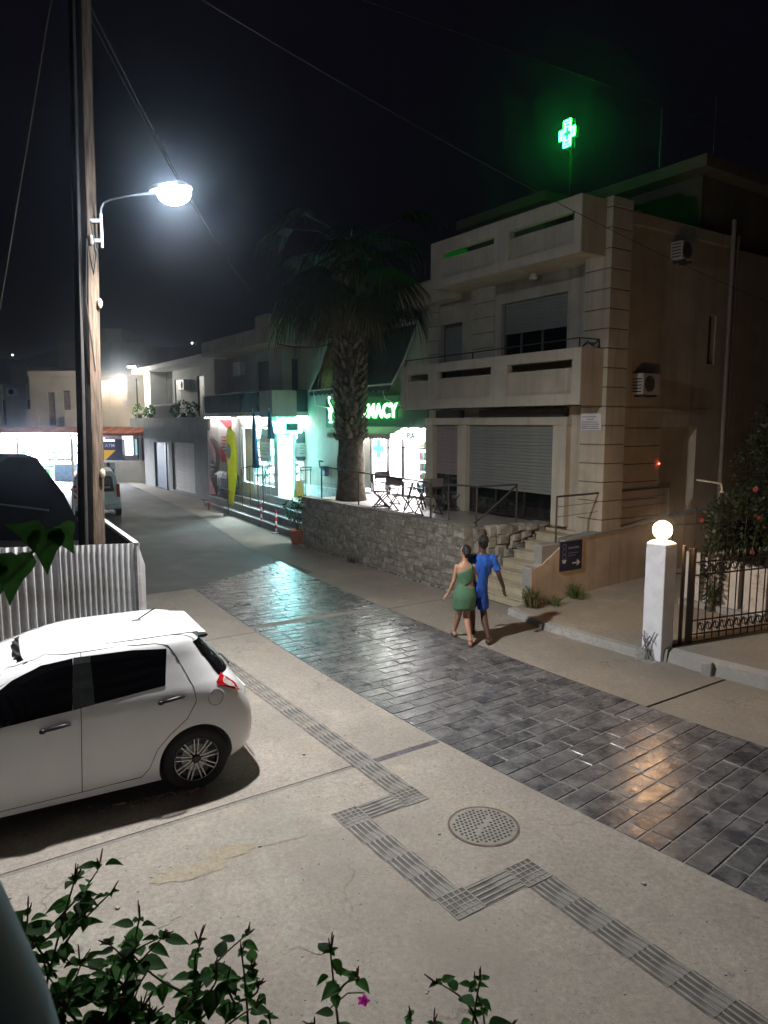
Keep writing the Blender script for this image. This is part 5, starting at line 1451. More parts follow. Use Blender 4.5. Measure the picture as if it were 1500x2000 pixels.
for x_ in (0, 2.51):
    cme = mesh_from(MB().rings([[(x_ + .348 * cos(2 * pi * j / 48), y_, .31 + .348 * sin(2 * pi * j / 48)) for j in range(48)] for y_ in (-1.2, 1.2)]), 'cutter'); recalc(cme)
    co = bpy.data.objects.new('cutter', cme); COL.objects.link(co); cut.append(co)
    md = bo.modifiers.new('b', 'BOOLEAN'); md.operation = 'DIFFERENCE'; md.object = co; md.solver = 'EXACT'
dg = bpy.context.evaluated_depsgraph_get()
cme = bpy.data.meshes.new_from_object(bo.evaluated_get(dg))
for q in cut + [bo]: bpy.data.objects.remove(q)
cme.transform(Matrix.Translation((-Cx, -Cy, 0)) @ CARM)
cme.name = 'body'; cme.materials.clear(); cme.materials.append(CPAINT)
cme.polygons.foreach_set('use_smooth', [True] * len(cme.polygons))
bo = bpy.data.objects.new('body', cme); COL.objects.link(bo); bo.parent = car
es = bo.modifiers.new('split', 'EDGE_SPLIT'); es.split_angle = radians(38)
CARP = []
def cpart(name, mb, m, parent=None, smooth=False):
    o = part(parent or car, name, mb.xf(CARM), m, smooth=smooth); return o
# wheel wells
cpart('wheel_well', MB().rings([[(x_ + .345 * cos(2 * pi * j / 32), y_, .31 + .345 * sin(2 * pi * j / 32)) for j in range(32)] for x_, y_ in ((0, .80), (0, .48))], cap=True).rings([[(2.51 + .345 * cos(2 * pi * j / 32), y_, .31 + .345 * sin(2 * pi * j / 32)) for j in range(32)] for y_ in (.80, .48)]), BLACKP) if False else None
def off_pt(x, z, off, sgn):
    w0 = car_w(x, z); g_ = (car_w(x + .004, z) - car_w(x - .004, z)) / .008
    k = 1 / sqrt(1 + g_ * g_)
    return (x - g_ * k * off, sgn * (w0 + k * off), z)
def plan_curve(z, N=200):
    xr, xf, hw, n = lerp_tab(CT_, z); xc = (xr + xf) / 2; a = (xf - xr) / 2
    o = []
    for j in range(N + 1):
        th = pi * .55 + (pi * .45) * j / N
        o.append(Vector((xc + a * math.copysign(abs(cos(th)) ** (2 / n), cos(th)), hw * abs(sin(th)) ** (2 / n))))
    return o
def wrap_panel(rows, off, sgn, k=14):
    """rows of (z, x_start, y_end): runs along the plan outline from x_start on the side round the rear corner to y_end"""
    mb = MB(); rg = []
    for z, x0, y1 in rows:
        cv_ = plan_curve(z, 500)
        i0 = next((i for i in range(len(cv_)) if cv_[i].x <= x0), len(cv_) - 2)
        i1 = next((i for i in range(i0, len(cv_)) if cv_[i].y <= y1), len(cv_) - 2)
        s = [0]
        for p_, q_ in zip(cv_[i0:i1 + 1], cv_[i0 + 1:i1 + 1]): s.append(s[-1] + (q_ - p_).length)
        row = []
        for j in range(k + 1):
            t_ = s[-1] * j / k
            i = i0 + next((m for m in range(len(s)) if s[m] >= t_ - 1e-9), len(s) - 1)
            d = (cv_[min(i + 3, len(cv_) - 1)] - cv_[max(i - 3, 0)]).normalized(); nv = Vector((d.y, -d.x))
            if nv.dot(Vector((-.6, .5))) < 0: nv = -nv
            p_ = cv_[i] + nv * off
            row.append((p_.x, sgn * p_.y, z))
        rg.append(row)
    n = k + 1
    mb.add([p_ for r_ in rg for p_ in r_], [(i * n + j, i * n + j + 1, i * n + n + j + 1, i * n + n + j) for i in range(len(rg) - 1) for j in range(k)])
    return mb
def side_panel(poly, off, sgn=1, sub=6, th=.004):
    """polygon in (x,z) laid on the body side, offset outwards"""
    bm = bmesh.new()
    vs = [bm.verts.new((x, 0, z)) for x, z in poly]
    bm.faces.new(vs)
    bmesh.ops.triangulate(bm, faces=bm.faces)
    for _ in range(4): 
        lg_ = [e for e in bm.edges if e.calc_length() > .09]
        if not lg_: break
        bmesh.ops.subdivide_edges(bm, edges=lg_, cuts=1)
        bmesh.ops.triangulate(bm, faces=bm.faces)
    bm.verts.index_update()
    mb = MB()
    mb.add([off_pt(v.co.x, v.co.z, off, sgn) for v in bm.verts], [tuple(v.index for v in f.verts) for f in bm.faces])
    bm.free()
    return mb
def curve_poly(pts, k=6):
    """closed Catmull-Rom through points flagged smooth"""
    out = []; n = len(pts)
    for i in range(n):
        p0, p1, p2, p3 = (Vector(pts[(i + d) % n]) for d in (-1, 0, 1, 2))
        for j in range(k):
            t = j / k
            out.append(tuple(.5 * ((2 * p1) + (p2 - p0) * t + (2 * p0 - 5 * p1 + 4 * p2 - p3) * t * t + (3 * p1 - p0 - 3 * p2 + p3) * t ** 3)))
    return out
def seam(pts, r=.0034, off=.0, sgn=1):
    return MB().tube([(x, sgn * (car_w(x, z) + off), z) for x, z in pts], r, 5)
def dense(pts, k=8):
    o = []
    for a, b in zip(pts, pts[1:]):
        o += [(a[0] + (b[0] - a[0]) * j / k, a[1] + (b[1] - a[1]) * j / k) for j in range(k)]
    return o + [pts[-1]]
TINT = M('tinted_window_glass', (.004, .004, .005), .03, .1, 3, 0, spec=.5)
TRIM = M('window_pillar_trim', (.02, .022, .024), .35, .1, 5, 0)
for sg_ in (1, -1):
    rw = [(.205, 1.365), (.255, 1.065), (.86, 1.015), (.86, 1.40), (.5, 1.395)]
    fw = [(1.00, 1.40), (1.04, 1.00), (1.72, .955), (1.95, .975), (1.68, 1.16), (1.48, 1.285), (1.25, 1.37)]
    cpart('rear_window', side_panel(rw, .004, sg_), TINT)
    cpart('front_window', side_panel(fw, .009, sg_), TINT)
    cpart('window_post', side_panel([(.862, 1.40), (.862, 1.013), (1.036, .998), (.996, 1.40)], .003, sg_), TRIM)
    sm = seam(dense([(.93, 1.43), (.955, 1.2), (.975, .95), (.99, .6), (1.0, .25)]), sgn=sg_)
    q = seam(dense([(.93, 1.43), (.6, 1.435), (.30, 1.418), (.19, 1.39), (.13, 1.30), (.06, 1.14), (.00, 1.0), (-.01, .88), (.08, .74), (.24, .62), (.36, .50), (.43, .34), (.50, .265), (1.0, .25), (1.9, .24), (2.05, .5), (2.08, .95)]), sgn=sg_)
    sm.add(q.v, q.f)
    q = seam(dense([(.93, 1.43), (1.2, 1.42), (1.5, 1.34), (1.8, 1.17), (2.06, .96)]), sgn=sg_); sm.add(q.v, q.f)
    cpart('door_seam', sm, M('seam_black', (.03, .03, .03), .7) if sg_ == 1 else BLACKP)
    gr = MB().tube([(x, sg_ * (.535 - .03 * abs(x - .4)), 1.458 - .008 * (x - .4) ** 2 * 4) for x in [-.12 + .09 * i for i in range(13)]], .006, 5)
    if sg_ == 1: cpart('roof_groove', gr, M('roof_strip', (.10, .10, .10), .5) if sg_ == 1 else BLACKP)
    for hx, hz in ((.20, .935), (1.17, .88)):
        hb_ = MB(); pts = [(hx - .105, hz + .012), (hx - .06, hz + .018), (hx + .05, hz + .008), (hx + .105, hz - .004)]
        hb_.tube([(x, sg_ * (car_w(x, z) + (.030 if 0 < i < 3 else .012)), z) for i, (x, z) in enumerate(pts)], [.013, .016, .016, .012], 8)
        hb_.sphere((hx + .11, sg_ * (car_w(hx, hz) + .016), hz - .006), (.028, .016, .02), 8, 6)
        cpart('door_handle', hb_, BLACKP, smooth=True)
    if sg_ == 1:
        fc = MB(); ring_ = [(-.20 + .072 * cos(2 * pi * j / 28), .875 + .072 * sin(2 * pi * j / 28)) for j in range(29)]
        cpart('fuel_cap', seam(ring_, .0028, .0005), M('cap_seam', (.25, .25, .26), .6))
    # tail lights wrap the rear corner
    tl = [(-.335, 1.03), (-.40, 1.055), (-.475, 1.085), (-.505, 1.075), (-.545, .96), (-.563, .875), (-.555, .855), (-.50, .895), (-.41, .965)]
    def tail(poly, off): return side_panel(poly, off, sg_)
    def clampx(poly):
        o = []
        for x, z in poly:
            xr = lerp_tab(CT_, z)[0]; o.append((max(x, xr + .006), z))
        return o
    TLR = M('tail_light_red', (.50, .012, .02), .12, .2, 20, 0, coat=.5)
    TLW = M('tail_light_clear', (.62, .54, .52), .15, .1, 20, 0)
    cpart('tail_light', wrap_panel([(.80, -.545, .72), (.84, -.49, .70), (.88, -.42, .68), (.92, -.345, .66), (.955, -.275, .66), (.98, -.228, .66), (1.0, -.215, .66), (1.03, -.25, .66), (1.06, -.29, .67), (1.09, -.325, .68), (1.11, -.335, .68)], .009, sg_), TLR)
    cpart('tail_light_lens', wrap_panel([(.90, -.41, .70), (.93, -.355, .69), (.96, -.31, .68), (.985, -.285, .68), (1.005, -.285, .68), (1.03, -.315, .69)], .014, sg_), TLW)
# rear glass + wiper + spoiler (rear face)
for sg_ in (1, -1):
    cpart('rear_glass', wrap_panel([(z, -.265 + .215 * (z - 1.035) / .34, .002) for z in (1.045, 1.07, 1.10, 1.16, 1.22, 1.28, 1.33, 1.375)], .005, sg_, 24), TINT)
cpart('spoiler', MB().rings([[(-.05, y, 1.452 - .02 * (abs(y) > .4)), (-.215, y * .96, 1.412), (-.22, y * .96, 1.40), (-.12, y, 1.395)] for y in (-.46, -.3, 0, .3, .46)]), CPAINT, smooth=False)
cpart('spoiler_end', MB().sphere((-.17, .50, 1.40), (.05, .02, .022), 8, 6), BLACKP)
cpart('rear_wiper', MB().tube([(-.46, 0, 1.02), (-.455, .1, 1.05), (-.42, .48, 1.08)], .010, 6), BLACKP)
cpart('number_plate', MB().box(-.655, -.645, -.26, .26, .62, .73), WHITEP)
cpart('antenna', MB().sphere((.36, .02, 1.50), (.05, .025, .012), 8, 5).tube([(.36, .02, 1.50), (.18, .02, 1.60)], .007, 6), BLACKP)
cpart('door_mirror', MB().sphere((1.95, .93, 1.0), (.07, .10, .07), 12, 8).tube([(1.95, .80, .97), (1.95, .9, .98)], .02, 6), CPAINT, smooth=True)
# windscreen
rg = []
for z in (1.06, 1.14, 1.22, 1.30, 1.38):
    xr, xf, hw, n = lerp_tab(CT_, z); xc = (xr + xf) / 2; a = (xf - xr) / 2; y_m = hw * .92
    rg.append([(xc + a * (1 - abs(y / hw) ** n) ** (1 / n) + .006, y, z) for y in [-y_m + 2 * y_m * j / 12 for j in range(13)]])
mb = MB(); mb.add([p_ for r_ in rg for p_ in r_], [(i * 13 + j, (i + 1) * 13 + j, (i + 1) * 13 + j + 1, i * 13 + j + 1) for i in range(len(rg) - 1) for j in range(12)])
cpart('windscreen', mb, TINT)
# wheels
RIMB = M('rim_black', (.012, .012, .013), .3, .2, 20, 0)
RIMS = M('rim_machined_silver', (.42, .41, .39), .3, .1, 30, .02, metal=.8)
def wheel(x, sgn):
    y = .80 * sgn
    w_ = cpart('wheel', MB().rings([[(x + r_ * cos(2 * pi * j / 40), y + sgn * yy, .305 + r_ * sin(2 * pi * j / 40)) for j in range(40)] for r_, yy in ((.205, -.17), (.29, -.175), (.305, -.15), (.305, -.04), (.296, -.01), (.275, .004), (.225, .004), (.207, -.012))], cap=False), RUBBER, smooth=True)
    cpart('rim_dish', MB().rings([[(x + r_ * cos(2 * pi * j / 40), y + sgn * yy, .305 + r_ * sin(2 * pi * j / 40)) for j in range(40)] for r_, yy in ((.208, -.010), (.196, -.012), (.188, -.055), (.02, -.075))], cap=False), RIMB, w_)
    cpart('rim_lip', MB().rings([[(x + r_ * cos(2 * pi * j / 48), y + sgn * yy, .305 + r_ * sin(2 * pi * j / 48)) for j in range(48)] for r_, yy in ((.209, -.008), (.205, -.002), (.199, -.006))], cap=False), RIMS, w_)
    sp_ = MB()
    for i in range(9):
        for d in (-.10, .10):
            a = 2 * pi * i / 9 + .2
            p0 = (x + .045 * cos(a + d * 3), y - sgn * .022, .305 + .045 * sin(a + d * 3)); p1 = (x + .200 * cos(a + d), y - sgn * .010, .305 + .200 * sin(a + d))
            dv = Vector((p1[0] - p0[0], 0, p1[2] - p0[2])).normalized(); nv = Vector((-dv.z, 0, dv.x)) * .0050
            sp_.rings([[tuple(Vector(q) + nv), tuple(Vector(q) - nv), tuple(Vector(q) - nv + Vector((0, -sgn * .02, 0))), tuple(Vector(q) + nv + Vector((0, -sgn * .02, 0)))] for q in (p0, p1)])
    cpart('spoke', sp_, RIMS, w_)
    cpart('hub_cap', MB().rings([[(x + r_ * cos(2 * pi * j / 20), y + sgn * yy, .305 + r_ * sin(2 * pi * j / 20)) for j in range(20)] for r_, yy in ((.032, -.03), (.028, -.012), (.01, -.010))]), RIMB, w_)
    cpart('brake_disc', MB().rings([[(x + r_ * cos(2 * pi * j / 24), y - sgn * .062, .305 + r_ * sin(2 * pi * j / 24)) for j in range(24)] for r_ in (.13, .06)], cap=False), GREYMETAL, w_)
for x_ in (0, 2.51):
    for sg_ in (1, -1): wheel(x_, sg_)
cpart('underbody', MB().box(-.35, 2.9, -.60, .60, .16, .55), BLACKP)

# ================================================================ FAR VAN
van = thing('silver_van', 'small silver van parked in the distance behind the wooden pole', 'van', (-11.2, 27, 0), 0)
VP = M('silver_paint', (.50, .54, .55), .35, .06, 4, 0, coat=.4)
vw = .86; vx = -10.9
VM = Matrix.Translation((vx, 26.9, 0)) @ Matrix.Rotation(radians(24), 4, 'Z')
sec = lambda y, s_, dz=0: [( -vw * s_, y, .32), (-vw * s_ * 1.0, y, .95), (-vw * s_ * .86, y, 1.62 + dz), (-vw * .70 * s_, y, 1.80 + dz), (vw * .70 * s_, y, 1.80 + dz), (vw * .86 * s_, y, 1.62 + dz), (vw * s_, y, .95), (vw * s_, y, .32)]
part(van, 'body', MB().rings([sec(0, .97), sec(.10, 1), sec(2.6, 1), sec(3.1, .98, -.1)]).rings([[(-vw, 3.1, .32), (-vw, 3.1, .95), (-vw * .9, 3.3, 1.05), (vw * .9, 3.3, 1.05), (vw, 3.1, .95), (vw, 3.1, .32)], [(-vw * .9, 4.2, .34), (-vw * .9, 4.2, .75), (-vw * .8, 4.1, .85), (vw * .8, 4.1, .85), (vw * .9, 4.2, .75), (vw * .9, 4.2, .34)]]).xf(VM), VP, bevel=.03)
part(van, 'rear_window', MB().add([(-.62, -.012, 1.02), (.62, -.012, 1.02), (.56, -.012, 1.55), (.48, -.012, 1.62), (-.48, -.012, 1.62), (-.56, -.012, 1.55)], [(0, 1, 2, 3, 4, 5)]).xf(VM), DGLASS)
part(van, 'bumper', MB().box(-.86, .86, -.10, .02, .36, .56).xf(VM), M('van_bumper', (.40, .43, .44), .5), bevel=.02)
for s_ in (-1, 1):
    part(van, 'tail_light', MB().box(s_ * .76 - .06, s_ * .76 + .06, -.03, .03, .80, 1.30).xf(VM), M('van_tail_red', (.35, .02, .03), .2))
    part(van, 'wheel', MB().rings([[(s_ * .78 + xx, .75 + .30 * cos(2 * pi * j / 20), .30 + .30 * sin(2 * pi * j / 20)) for j in range(20)] for xx in (-.10, .10)]).xf(VM), RUBBER)
    part(van, 'wheel', MB().rings([[(s_ * .78 + xx, 3.3 + .30 * cos(2 * pi * j / 20), .30 + .30 * sin(2 * pi * j / 20)) for j in range(20)] for xx in (-.10, .10)]).xf(VM), RUBBER)
part(van, 'number_plate', MB().box(-.26, .26, -.013, -.005, .72, .83).xf(VM), WHITEP)

# ================================================================ LAMP PILLARS, GATE, HEDGE
GLOBE = E('globe_warm_light', (1.0, .56, .27), 105)
def lamp_pillar(t, s, label, fade=1):
    lp_ = thing('lamp_pillar', label, 'lamp pillar', (t, s, 0), group='white gate pillars with globe lamps')
    part(lp_, 'shaft', MB().rings([[(t - .145 + k * a, s - .17 + k * b, z) for a, b in ((0, 0), (.29, 0), (.29, .34), (0, .34))] for k, z in ((1, -.02), (1, 1.74))]).rings([[(t - q, s - q * 1.15, z), (t + q, s - q * 1.15, z), (t + q, s + q * 1.15, z), (t - q, s + q * 1.15, z)] for q, z in ((.145, 1.741), (.145, 1.80), (.10, 1.835))]), WHITEPAINT, bevel=.008)
    part(lp_, 'globe_collar', MB().lathe((t, s, 1.83), [(.07, 0), (.07, .04), (.05, .05)], 16), WHITEP)
    part(lp_, 'globe', MB().sphere((t, s, 2.00), .138, 24, 16), GLOBE, smooth=True)
lamp_pillar(9.43, 6.50, 'white square gate pillar topped with a glowing globe lamp beside the path')
GLOBE = E('globe_warm_light_two', (1.0, .6, .3), 18)
lamp_pillar(9.75, 3.55, 'second white pillar with a glowing globe lamp, beyond the picture edge at the right end of the gate fence')
# bent steel rods at the pillar's foot
bs = thing('bent_rods', 'bundle of bent steel rods sticking out at the foot of the white pillar', 'rods', (9.2, 6.45, 0))
for q in ([(9.22, 6.62, .0), (9.24, 6.42, .46)], [(9.18, 6.5, 0), (9.24, 6.60, .44)], [(9.17, 6.40, 0), (9.25, 6.62, .32)], [(9.2, 6.68, 0), (9.24, 6.50, .38), (9.22, 6.42, .30)], [(9.16, 6.52, -.01), (9.20, 6.50, .30), (9.23, 6.70, .42)]):
    part(bs, 'rod', MB().tube(q, .009, 5), M('rod_grey', (.18, .175, .19), .6, .2))
part(bs, 'footing', MB().box(9.10, 9.285, 6.34, 6.64, -.01, .014), KERBM)
IRON = M('gate_iron', (.05, .04, .035), .5, .3, 20, .1)
gt = thing('iron_gate', 'dark wrought iron gate fence with spear tops and scroll band beside the white pillar', 'gate fence', (10.5, 6.2, .2))
g0, g1 = Vector((9.80, 6.36, .20)), Vector((15.2, 4.72, .36))
gd = (g1 - g0); gl = Vector((gd.x, gd.y, 0)).length
def gp(u, z): 
    p_ = g0 + gd * (u / gl); return (p_.x, p_.y, p_.z + z)
part(gt, 'gate_post', MB().tube([gp(.0, -.1), gp(.0, 1.55)], .03, 8), IRON)
part(gt, 'gate_post', MB().tube([gp(.16, -.1), gp(.16, 1.50)], .055, 8), IRON)
for k in range(37):
    u = .32 + k * .14
    if u > gl: break
    part(gt, 'bar', MB().tube([gp(u, .03), gp(u, 1.30)], .011, 6).tube([gp(u, 1.30), gp(u, 1.36), gp(u, 1.42)], [.011, .02, .002], 6), IRON)
for z_ in (.12, .34, 1.06, 1.26): part(gt, 'rail', MB().tube([gp(.16, z_), gp(gl, z_)], .013, 6), IRON)
for k in range(36):
    u = .39 + k * .14
    if u > gl: break
    for z_ in (.23, 1.16):
        cs = MB()
        cs.tube([gp(u - .055 + .11 * j / 10, z_ + .075 * sin(2 * pi * j / 10)) for j in range(11)], .008, 5)
        cs.tube([gp(u + .05 * cos(2 * pi * j / 10), z_ + .05 * sin(2 * pi * j / 10)) for j in range(10)], .007, 5, closed=True)
        part(gt, 'scroll', cs, IRON)
# second gate leaf standing open further along the path
gf = thing('inner_railing', 'tall thin iron bars standing farther back behind the globe lamp', 'railing', (13.2, 8.2, .3))
for k in range(6):
    a = (12.6 + k * .22, 8.45 - k * .10)
    part(gf, 'bar', MB().tube([(a[0], a[1], .28), (a[0], a[1], 2.05 - .05 * (k % 3))], .013, 6), IRON)
part(gf, 'rail', MB().tube([(12.5, 8.5, .6), (13.8, 7.9, .6)], .012, 6).tube([(12.5, 8.5, 1.6), (13.8, 7.9, 1.6)], .012, 6), IRON)
wp = thing('garden_wall', 'low white painted wall with peeling paint behind the iron gate', 'wall', (12, 6.8, .3))
for (t, s, w_, h) in ((12.0, 7.60, .30, .98), (12.0, 7.22, .28, .95), (12.0, 6.86, .30, .92), (12.0, 6.42, .40, .90), (12.0, 5.9, .45, .88)):
    part(wp, 'pier', MB().box(t, t + .12, s - w_ / 2, s + w_ / 2, .15, .25 + h), M('peeling_white', (.60, .58, .54), .8, .1, 3, .3, 30, stain=(.30, .24, .18), sscale=3))
part(wp, 'base_course', MB().box(11.9, 12.2, 5.6, 7.8, .2, .34), KERBM)
HEDGE = M('hedge_leaf', (.020, .034, .012), .5, .4, 10, .1, rnd=.3)
rh = random.Random(11)
for i, (c, r, n, lb) in enumerate((((12.6, 7.0, 1.75), (.6, .75, .62), 1400, 'climbing hedge plant spilling over the iron gate nearest the globe lamp'), ((13.6, 6.7, 2.6), (1.2, 1.0, 1.2), 2400, 'tall dark leafy hedge at the right edge behind the gate'), ((11.85, 7.12, 1.0), (.14, .17, .75), 380, 'narrow leafy creeper hanging down the white garden wall'), ((14.8, 7.0, 3.2), (1.2, 1.2, 1.4), 1600, 'dark leafy shrub towering behind the hedge'))):
    hg = thing('hedge_shrub', lb, 'shrub', (c[0], c[1], .3))
    lm = leafy(MB(), c, r, n, .10, .028, rh, .1)
    part(hg, 'foliage', lm, HEDGE)
    sm = MB()
    for k in range(7):
        a = k * .9
        sm.tube([(c[0], c[1], .2), (c[0] + r[0] * .3 * cos(a), c[1] + r[1] * .3 * sin(a), c[2] * .6), (c[0] + r[0] * .8 * cos(a), c[1] + r[1] * .8 * sin(a), c[2] + r[2] * .5 * sin(a * 2))], [.025, .016, .006], 5)
    part(hg, 'branch', sm, STEM)
    if i in (0, 1):
        for k in range(2):
            d = Vector((-abs(rh.gauss(.8, .2)), rh.gauss(0, .6), rh.gauss(0, .5))).normalized()
            p_ = (c[0] + r[0] * d.x * 1.0, c[1] + r[1] * d.y, c[2] + r[2] * d.z)
            fm = MB()
            for j in range(5):
                aa = j * 1.256; fm.add([p_, (p_[0] - .02, p_[1] + .04 * cos(aa), p_[2] + .04 * sin(aa)), (p_[0] - .03, p_[1] + .05 * cos(aa + .6), p_[2] + .05 * sin(aa + .6)), (p_[0] - .02, p_[1] + .04 * cos(aa + 1.2), p_[2] + .04 * sin(aa + 1.2))], [(0, 1, 2, 3)])
            part(hg, 'flower', fm, M('red_flower%d%d' % (i, k), (.35, .04, .025), .7))
ol_ = thing('bent_pipe', 'pale bent pipe end poking out above the hedge', 'pipe', (12.3, 6.0, 2.1))
part(ol_, 'pipe', MB().tube([(12.6, 8.0, 2.52), (12.5, 7.5, 2.50), (12.48, 7.42, 2.48), (12.47, 7.40, 2.38)], .018, 8).tube([(12.47, 7.40, 2.38), (12.47, 7.40, 2.33)], [.018, .05], 8), M('pipe_pale', (.62, .56, .42), .5))
# weeds
for i, (t, s, n, L, lb) in enumerate(((10.80, 9.35, 130, .34, 'tuft of long green weeds at the foot of the ochre wall under the sign'), (9.68, 9.42, 160, .40, 'dry weeds growing round the foot of the stair pier'), (10.1, 9.25, 60, .22, 'low weeds on the path edge between the pier and the sign'))):
    wm = MB(); rw_ = random.Random(20 + i)
    for k in range(n):
        a = rw_.uniform(0, 2 * pi); rr = rw_.uniform(0, .22); bx, by = t + rr * cos(a) * .6, s + rr * sin(a) - (.0 if i else .02)
        by = min(by, 9.47)
        ln_ = L * rw_.uniform(.4, 1.1); tx, ty = bx + rw_.gauss(0, .10), min(9.48, by + rw_.gauss(0, .12))
        e = Vector((rw_.gauss(0, 1), rw_.gauss(0, 1), 0)).normalized() * .007
        zb = .14
        wm.add([(bx - e.x, by - e.y, zb), (bx + e.x, by + e.y, zb), ((bx + tx) / 2 + e.x, (by + ty) / 2 + e.y, zb + ln_ * .7), (tx, ty, zb + ln_), ((bx + tx) / 2 - e.x, (by + ty) / 2 - e.y, zb + ln_ * .7)], [(0, 1, 2, 3, 4)])
    if i == 1: leafy(wm, (9.64, 9.42, .32), (.12, .14, .22), 60, .07, .02, rw_)
    solo('weed_tuft', wm, M('weed_green%d' % i, ((.09, .13, .03), (.13, .12, .05), (.10, .13, .04))[i], .7, .4, 10, 0), lb, 'weeds', (t, s, .14))
wt = MB(); rw_ = random.Random(44)
for k in range(60):
    a = rw_.uniform(0, 2 * pi); e = Vector((rw_.gauss(0, 1), rw_.gauss(0, 1), 0)).normalized() * .008
    b0 = (9.45 + rw_.gauss(0, .05), 15.6 + rw_.gauss(0, .1)); wt.add([(b0[0] - e.x, b0[1] - e.y, .01), (b0[0] + e.x, b0[1] + e.y, .01), (b0[0] + rw_.gauss(0, .12), b0[1] + rw_.gauss(0, .14), .01 + rw_.uniform(.1, .3))], [(0, 1, 2)])
solo('weed_tuft', wt, M('weed_dry', (.05, .045, .03), .8), 'small dark dry weed growing from the gap under the stone wall', 'weeds', (9.45, 15.6, 0))

# ================================================================ FAR BLOCK ACROSS THE END OF THE STREET (world frame)
CF = thing('cafe_building', 'cream two storey building with red tiled canopy at the end of the street', 'building', (-18, 46, 0), 0)
FCR = M('far_cream', (.55, .49, .40), .85, .08, 1.2, .1)
w = MB()
Yb = 46.6
def wallx(mb, x0, x1, z0, z1, y0, y1, holes=()):
    q = MB().wall('s', x0, x1, z0, z1, y0, y1, holes); mb.add(q.v, q.f); return mb
wallx(w, -22.9, -13.2, 3.5, 6.6, Yb, Yb + .3, [(-18.6, -16.6, 3.5, 6.35), (-21.75, -21.3, 3.5, 5.6), (-20.75, -20.3, 3.5, 5.7)])
w.box(-16.6, -16.3, Yb + .3, Yb + 2.2, 3.5, 6.6).box(-18.9, -18.6, Yb + .3, Yb + 2.2, 3.5, 6.6).box(-18.6, -16.6, Yb + 2.2, Yb + 2.4, 3.5, 6.6).box(-22.9, -13.2, Yb + .31, Yb + 8, 6.4, 6.6)
w.box(-22.9, -13.2, Yb - .1, Yb + 4, 3.2, 3.5)
part(CF, 'wall', w, FCR)
part(CF, 'parapet', MB().box(-22.9, -13.2, Yb - .15, Yb + .1, 6.601, 6.95), FCR)
part(CF, 'balcony_wall', MB().box(-22.6, -21.9, Yb - 1.2, Yb - 1.0, 3.3, 4.5).box(-20.2, -15.0, Yb - 1.2, Yb - 1.0, 3.3, 4.45), FCR)
part(CF, 'balcony_slab', MB().box(-22.9, -13.4, Yb - 1.25, Yb - .1, 3.15, 3.35), FCR)
for a, b in ((-21.75, -21.3), (-20.75, -20.3)): part(CF, 'door', MB().box(a, b, Yb + .1, Yb + .15, 3.5, 5.65), M('far_shutter', (.22, .18, .17), .7))
part(CF, 'door', MB().box(-17.65, -16.9, Yb + 2.14, Yb + 2.19, 3.5, 5.4), M('far_white_door', (.50, .46, .46), .6))
part(CF, 'bare_bulb', MB().sphere((-17.9, Yb + 1.4, 6.1), .09, 10, 8), E('porch_bulb', (1, .85, .72), 300))
part(CF, 'drainpipe', MB().tube([(-15.95, Yb - .05, 6.5), (-15.95, Yb - .05, 3.5)], .04, 6), DKMETAL)
TILER = M('red_roof_tile', (.36, .12, .07), .8, .25, 6, .2, rnd=.3)
cn = part(CF, 'canopy', MB().box(-25, -14.6, Yb - 2.9, Yb - 2.86, 2.86, 2.98).add([(-25, Yb - 3, 2.99), (-14.6, Yb - 3, 2.99), (-14.6, Yb - 1.2, 3.34), (-25, Yb - 1.2, 3.34)], [(0, 1, 2, 3)]), TILER)
tme = mesh_from(MB().rings([[(.10 * cos(pi * j / 6), y, .05 * sin(pi * j / 6) + z) for j in range(7)] for y, z in ((0, 0), (1.85, .36))]), 'tile'); mats(tme, TILER)
for i in range(44):
    o = bpy.data.objects.new('tile', tme); COL.objects.link(o); o.parent = cn; o.location = (-24.9 + i * .236 + 18, Yb - 3.03 - 46, 3.0)
for a in (-24.9, -22.5, -19.2, -15.0): part(CF, 'canopy_post', MB().box(a, a + .14, Yb - 2.9, Yb - 2.76, 0, 2.86), WHITEREN)
# shop under the canopy
part(CF, 'shop_room', MB().box(-25.5, -18.9, Yb + 1.8, Yb + 2.0, 0, 3.1).box(-18.9, -18.7, Yb - .9, Yb + 2, 0, 3.1).box(-25.7, -25.5, Yb - 2, Yb + 2, 0, 3.1).box(-25.5, -18.9, Yb - 2.2, Yb + 1.8, 3.02, 3.12), ROOMW)
for i in range(3): part(CF, 'shop_or_fill_light', MB().box(-25.0 + i * 2.05, -23.4 + i * 2.05, Yb - 1.9, Yb + 1.2, 2.92, 2.98), E('market_light_%s' % 'abc'[i], (.86, .90, 1.0), 260))
shelves(CF, 's', Yb + 1.4, -25.3, -19.1, .3, 5, .48, .35, 12)
part(CF, 'ice_cream_freezer', MB().box(-20.6, -19.4, Yb - 2.2, Yb - 1.4, 0, 1.1), M('freezer_blue', (.20, .34, .50), .4), bevel=.03)
for i in range(5): part(CF, 'goods_rack', MB().box(-24.8 + i * .8, -24.3 + i * .8, Yb - 1.7, Yb - 1.3, 0, .8 + .25 * (i % 2)), PRODS[i], bevel=.02)
part(CF, 'shop_or_fill_light', MB().box(-25.3, -19.0, Yb - 2.84, Yb - 2.76, 2.70, 2.85), E('market_fill_tube', (.82, .88, 1), 70))  # added glowing strip that brightens the street before the market
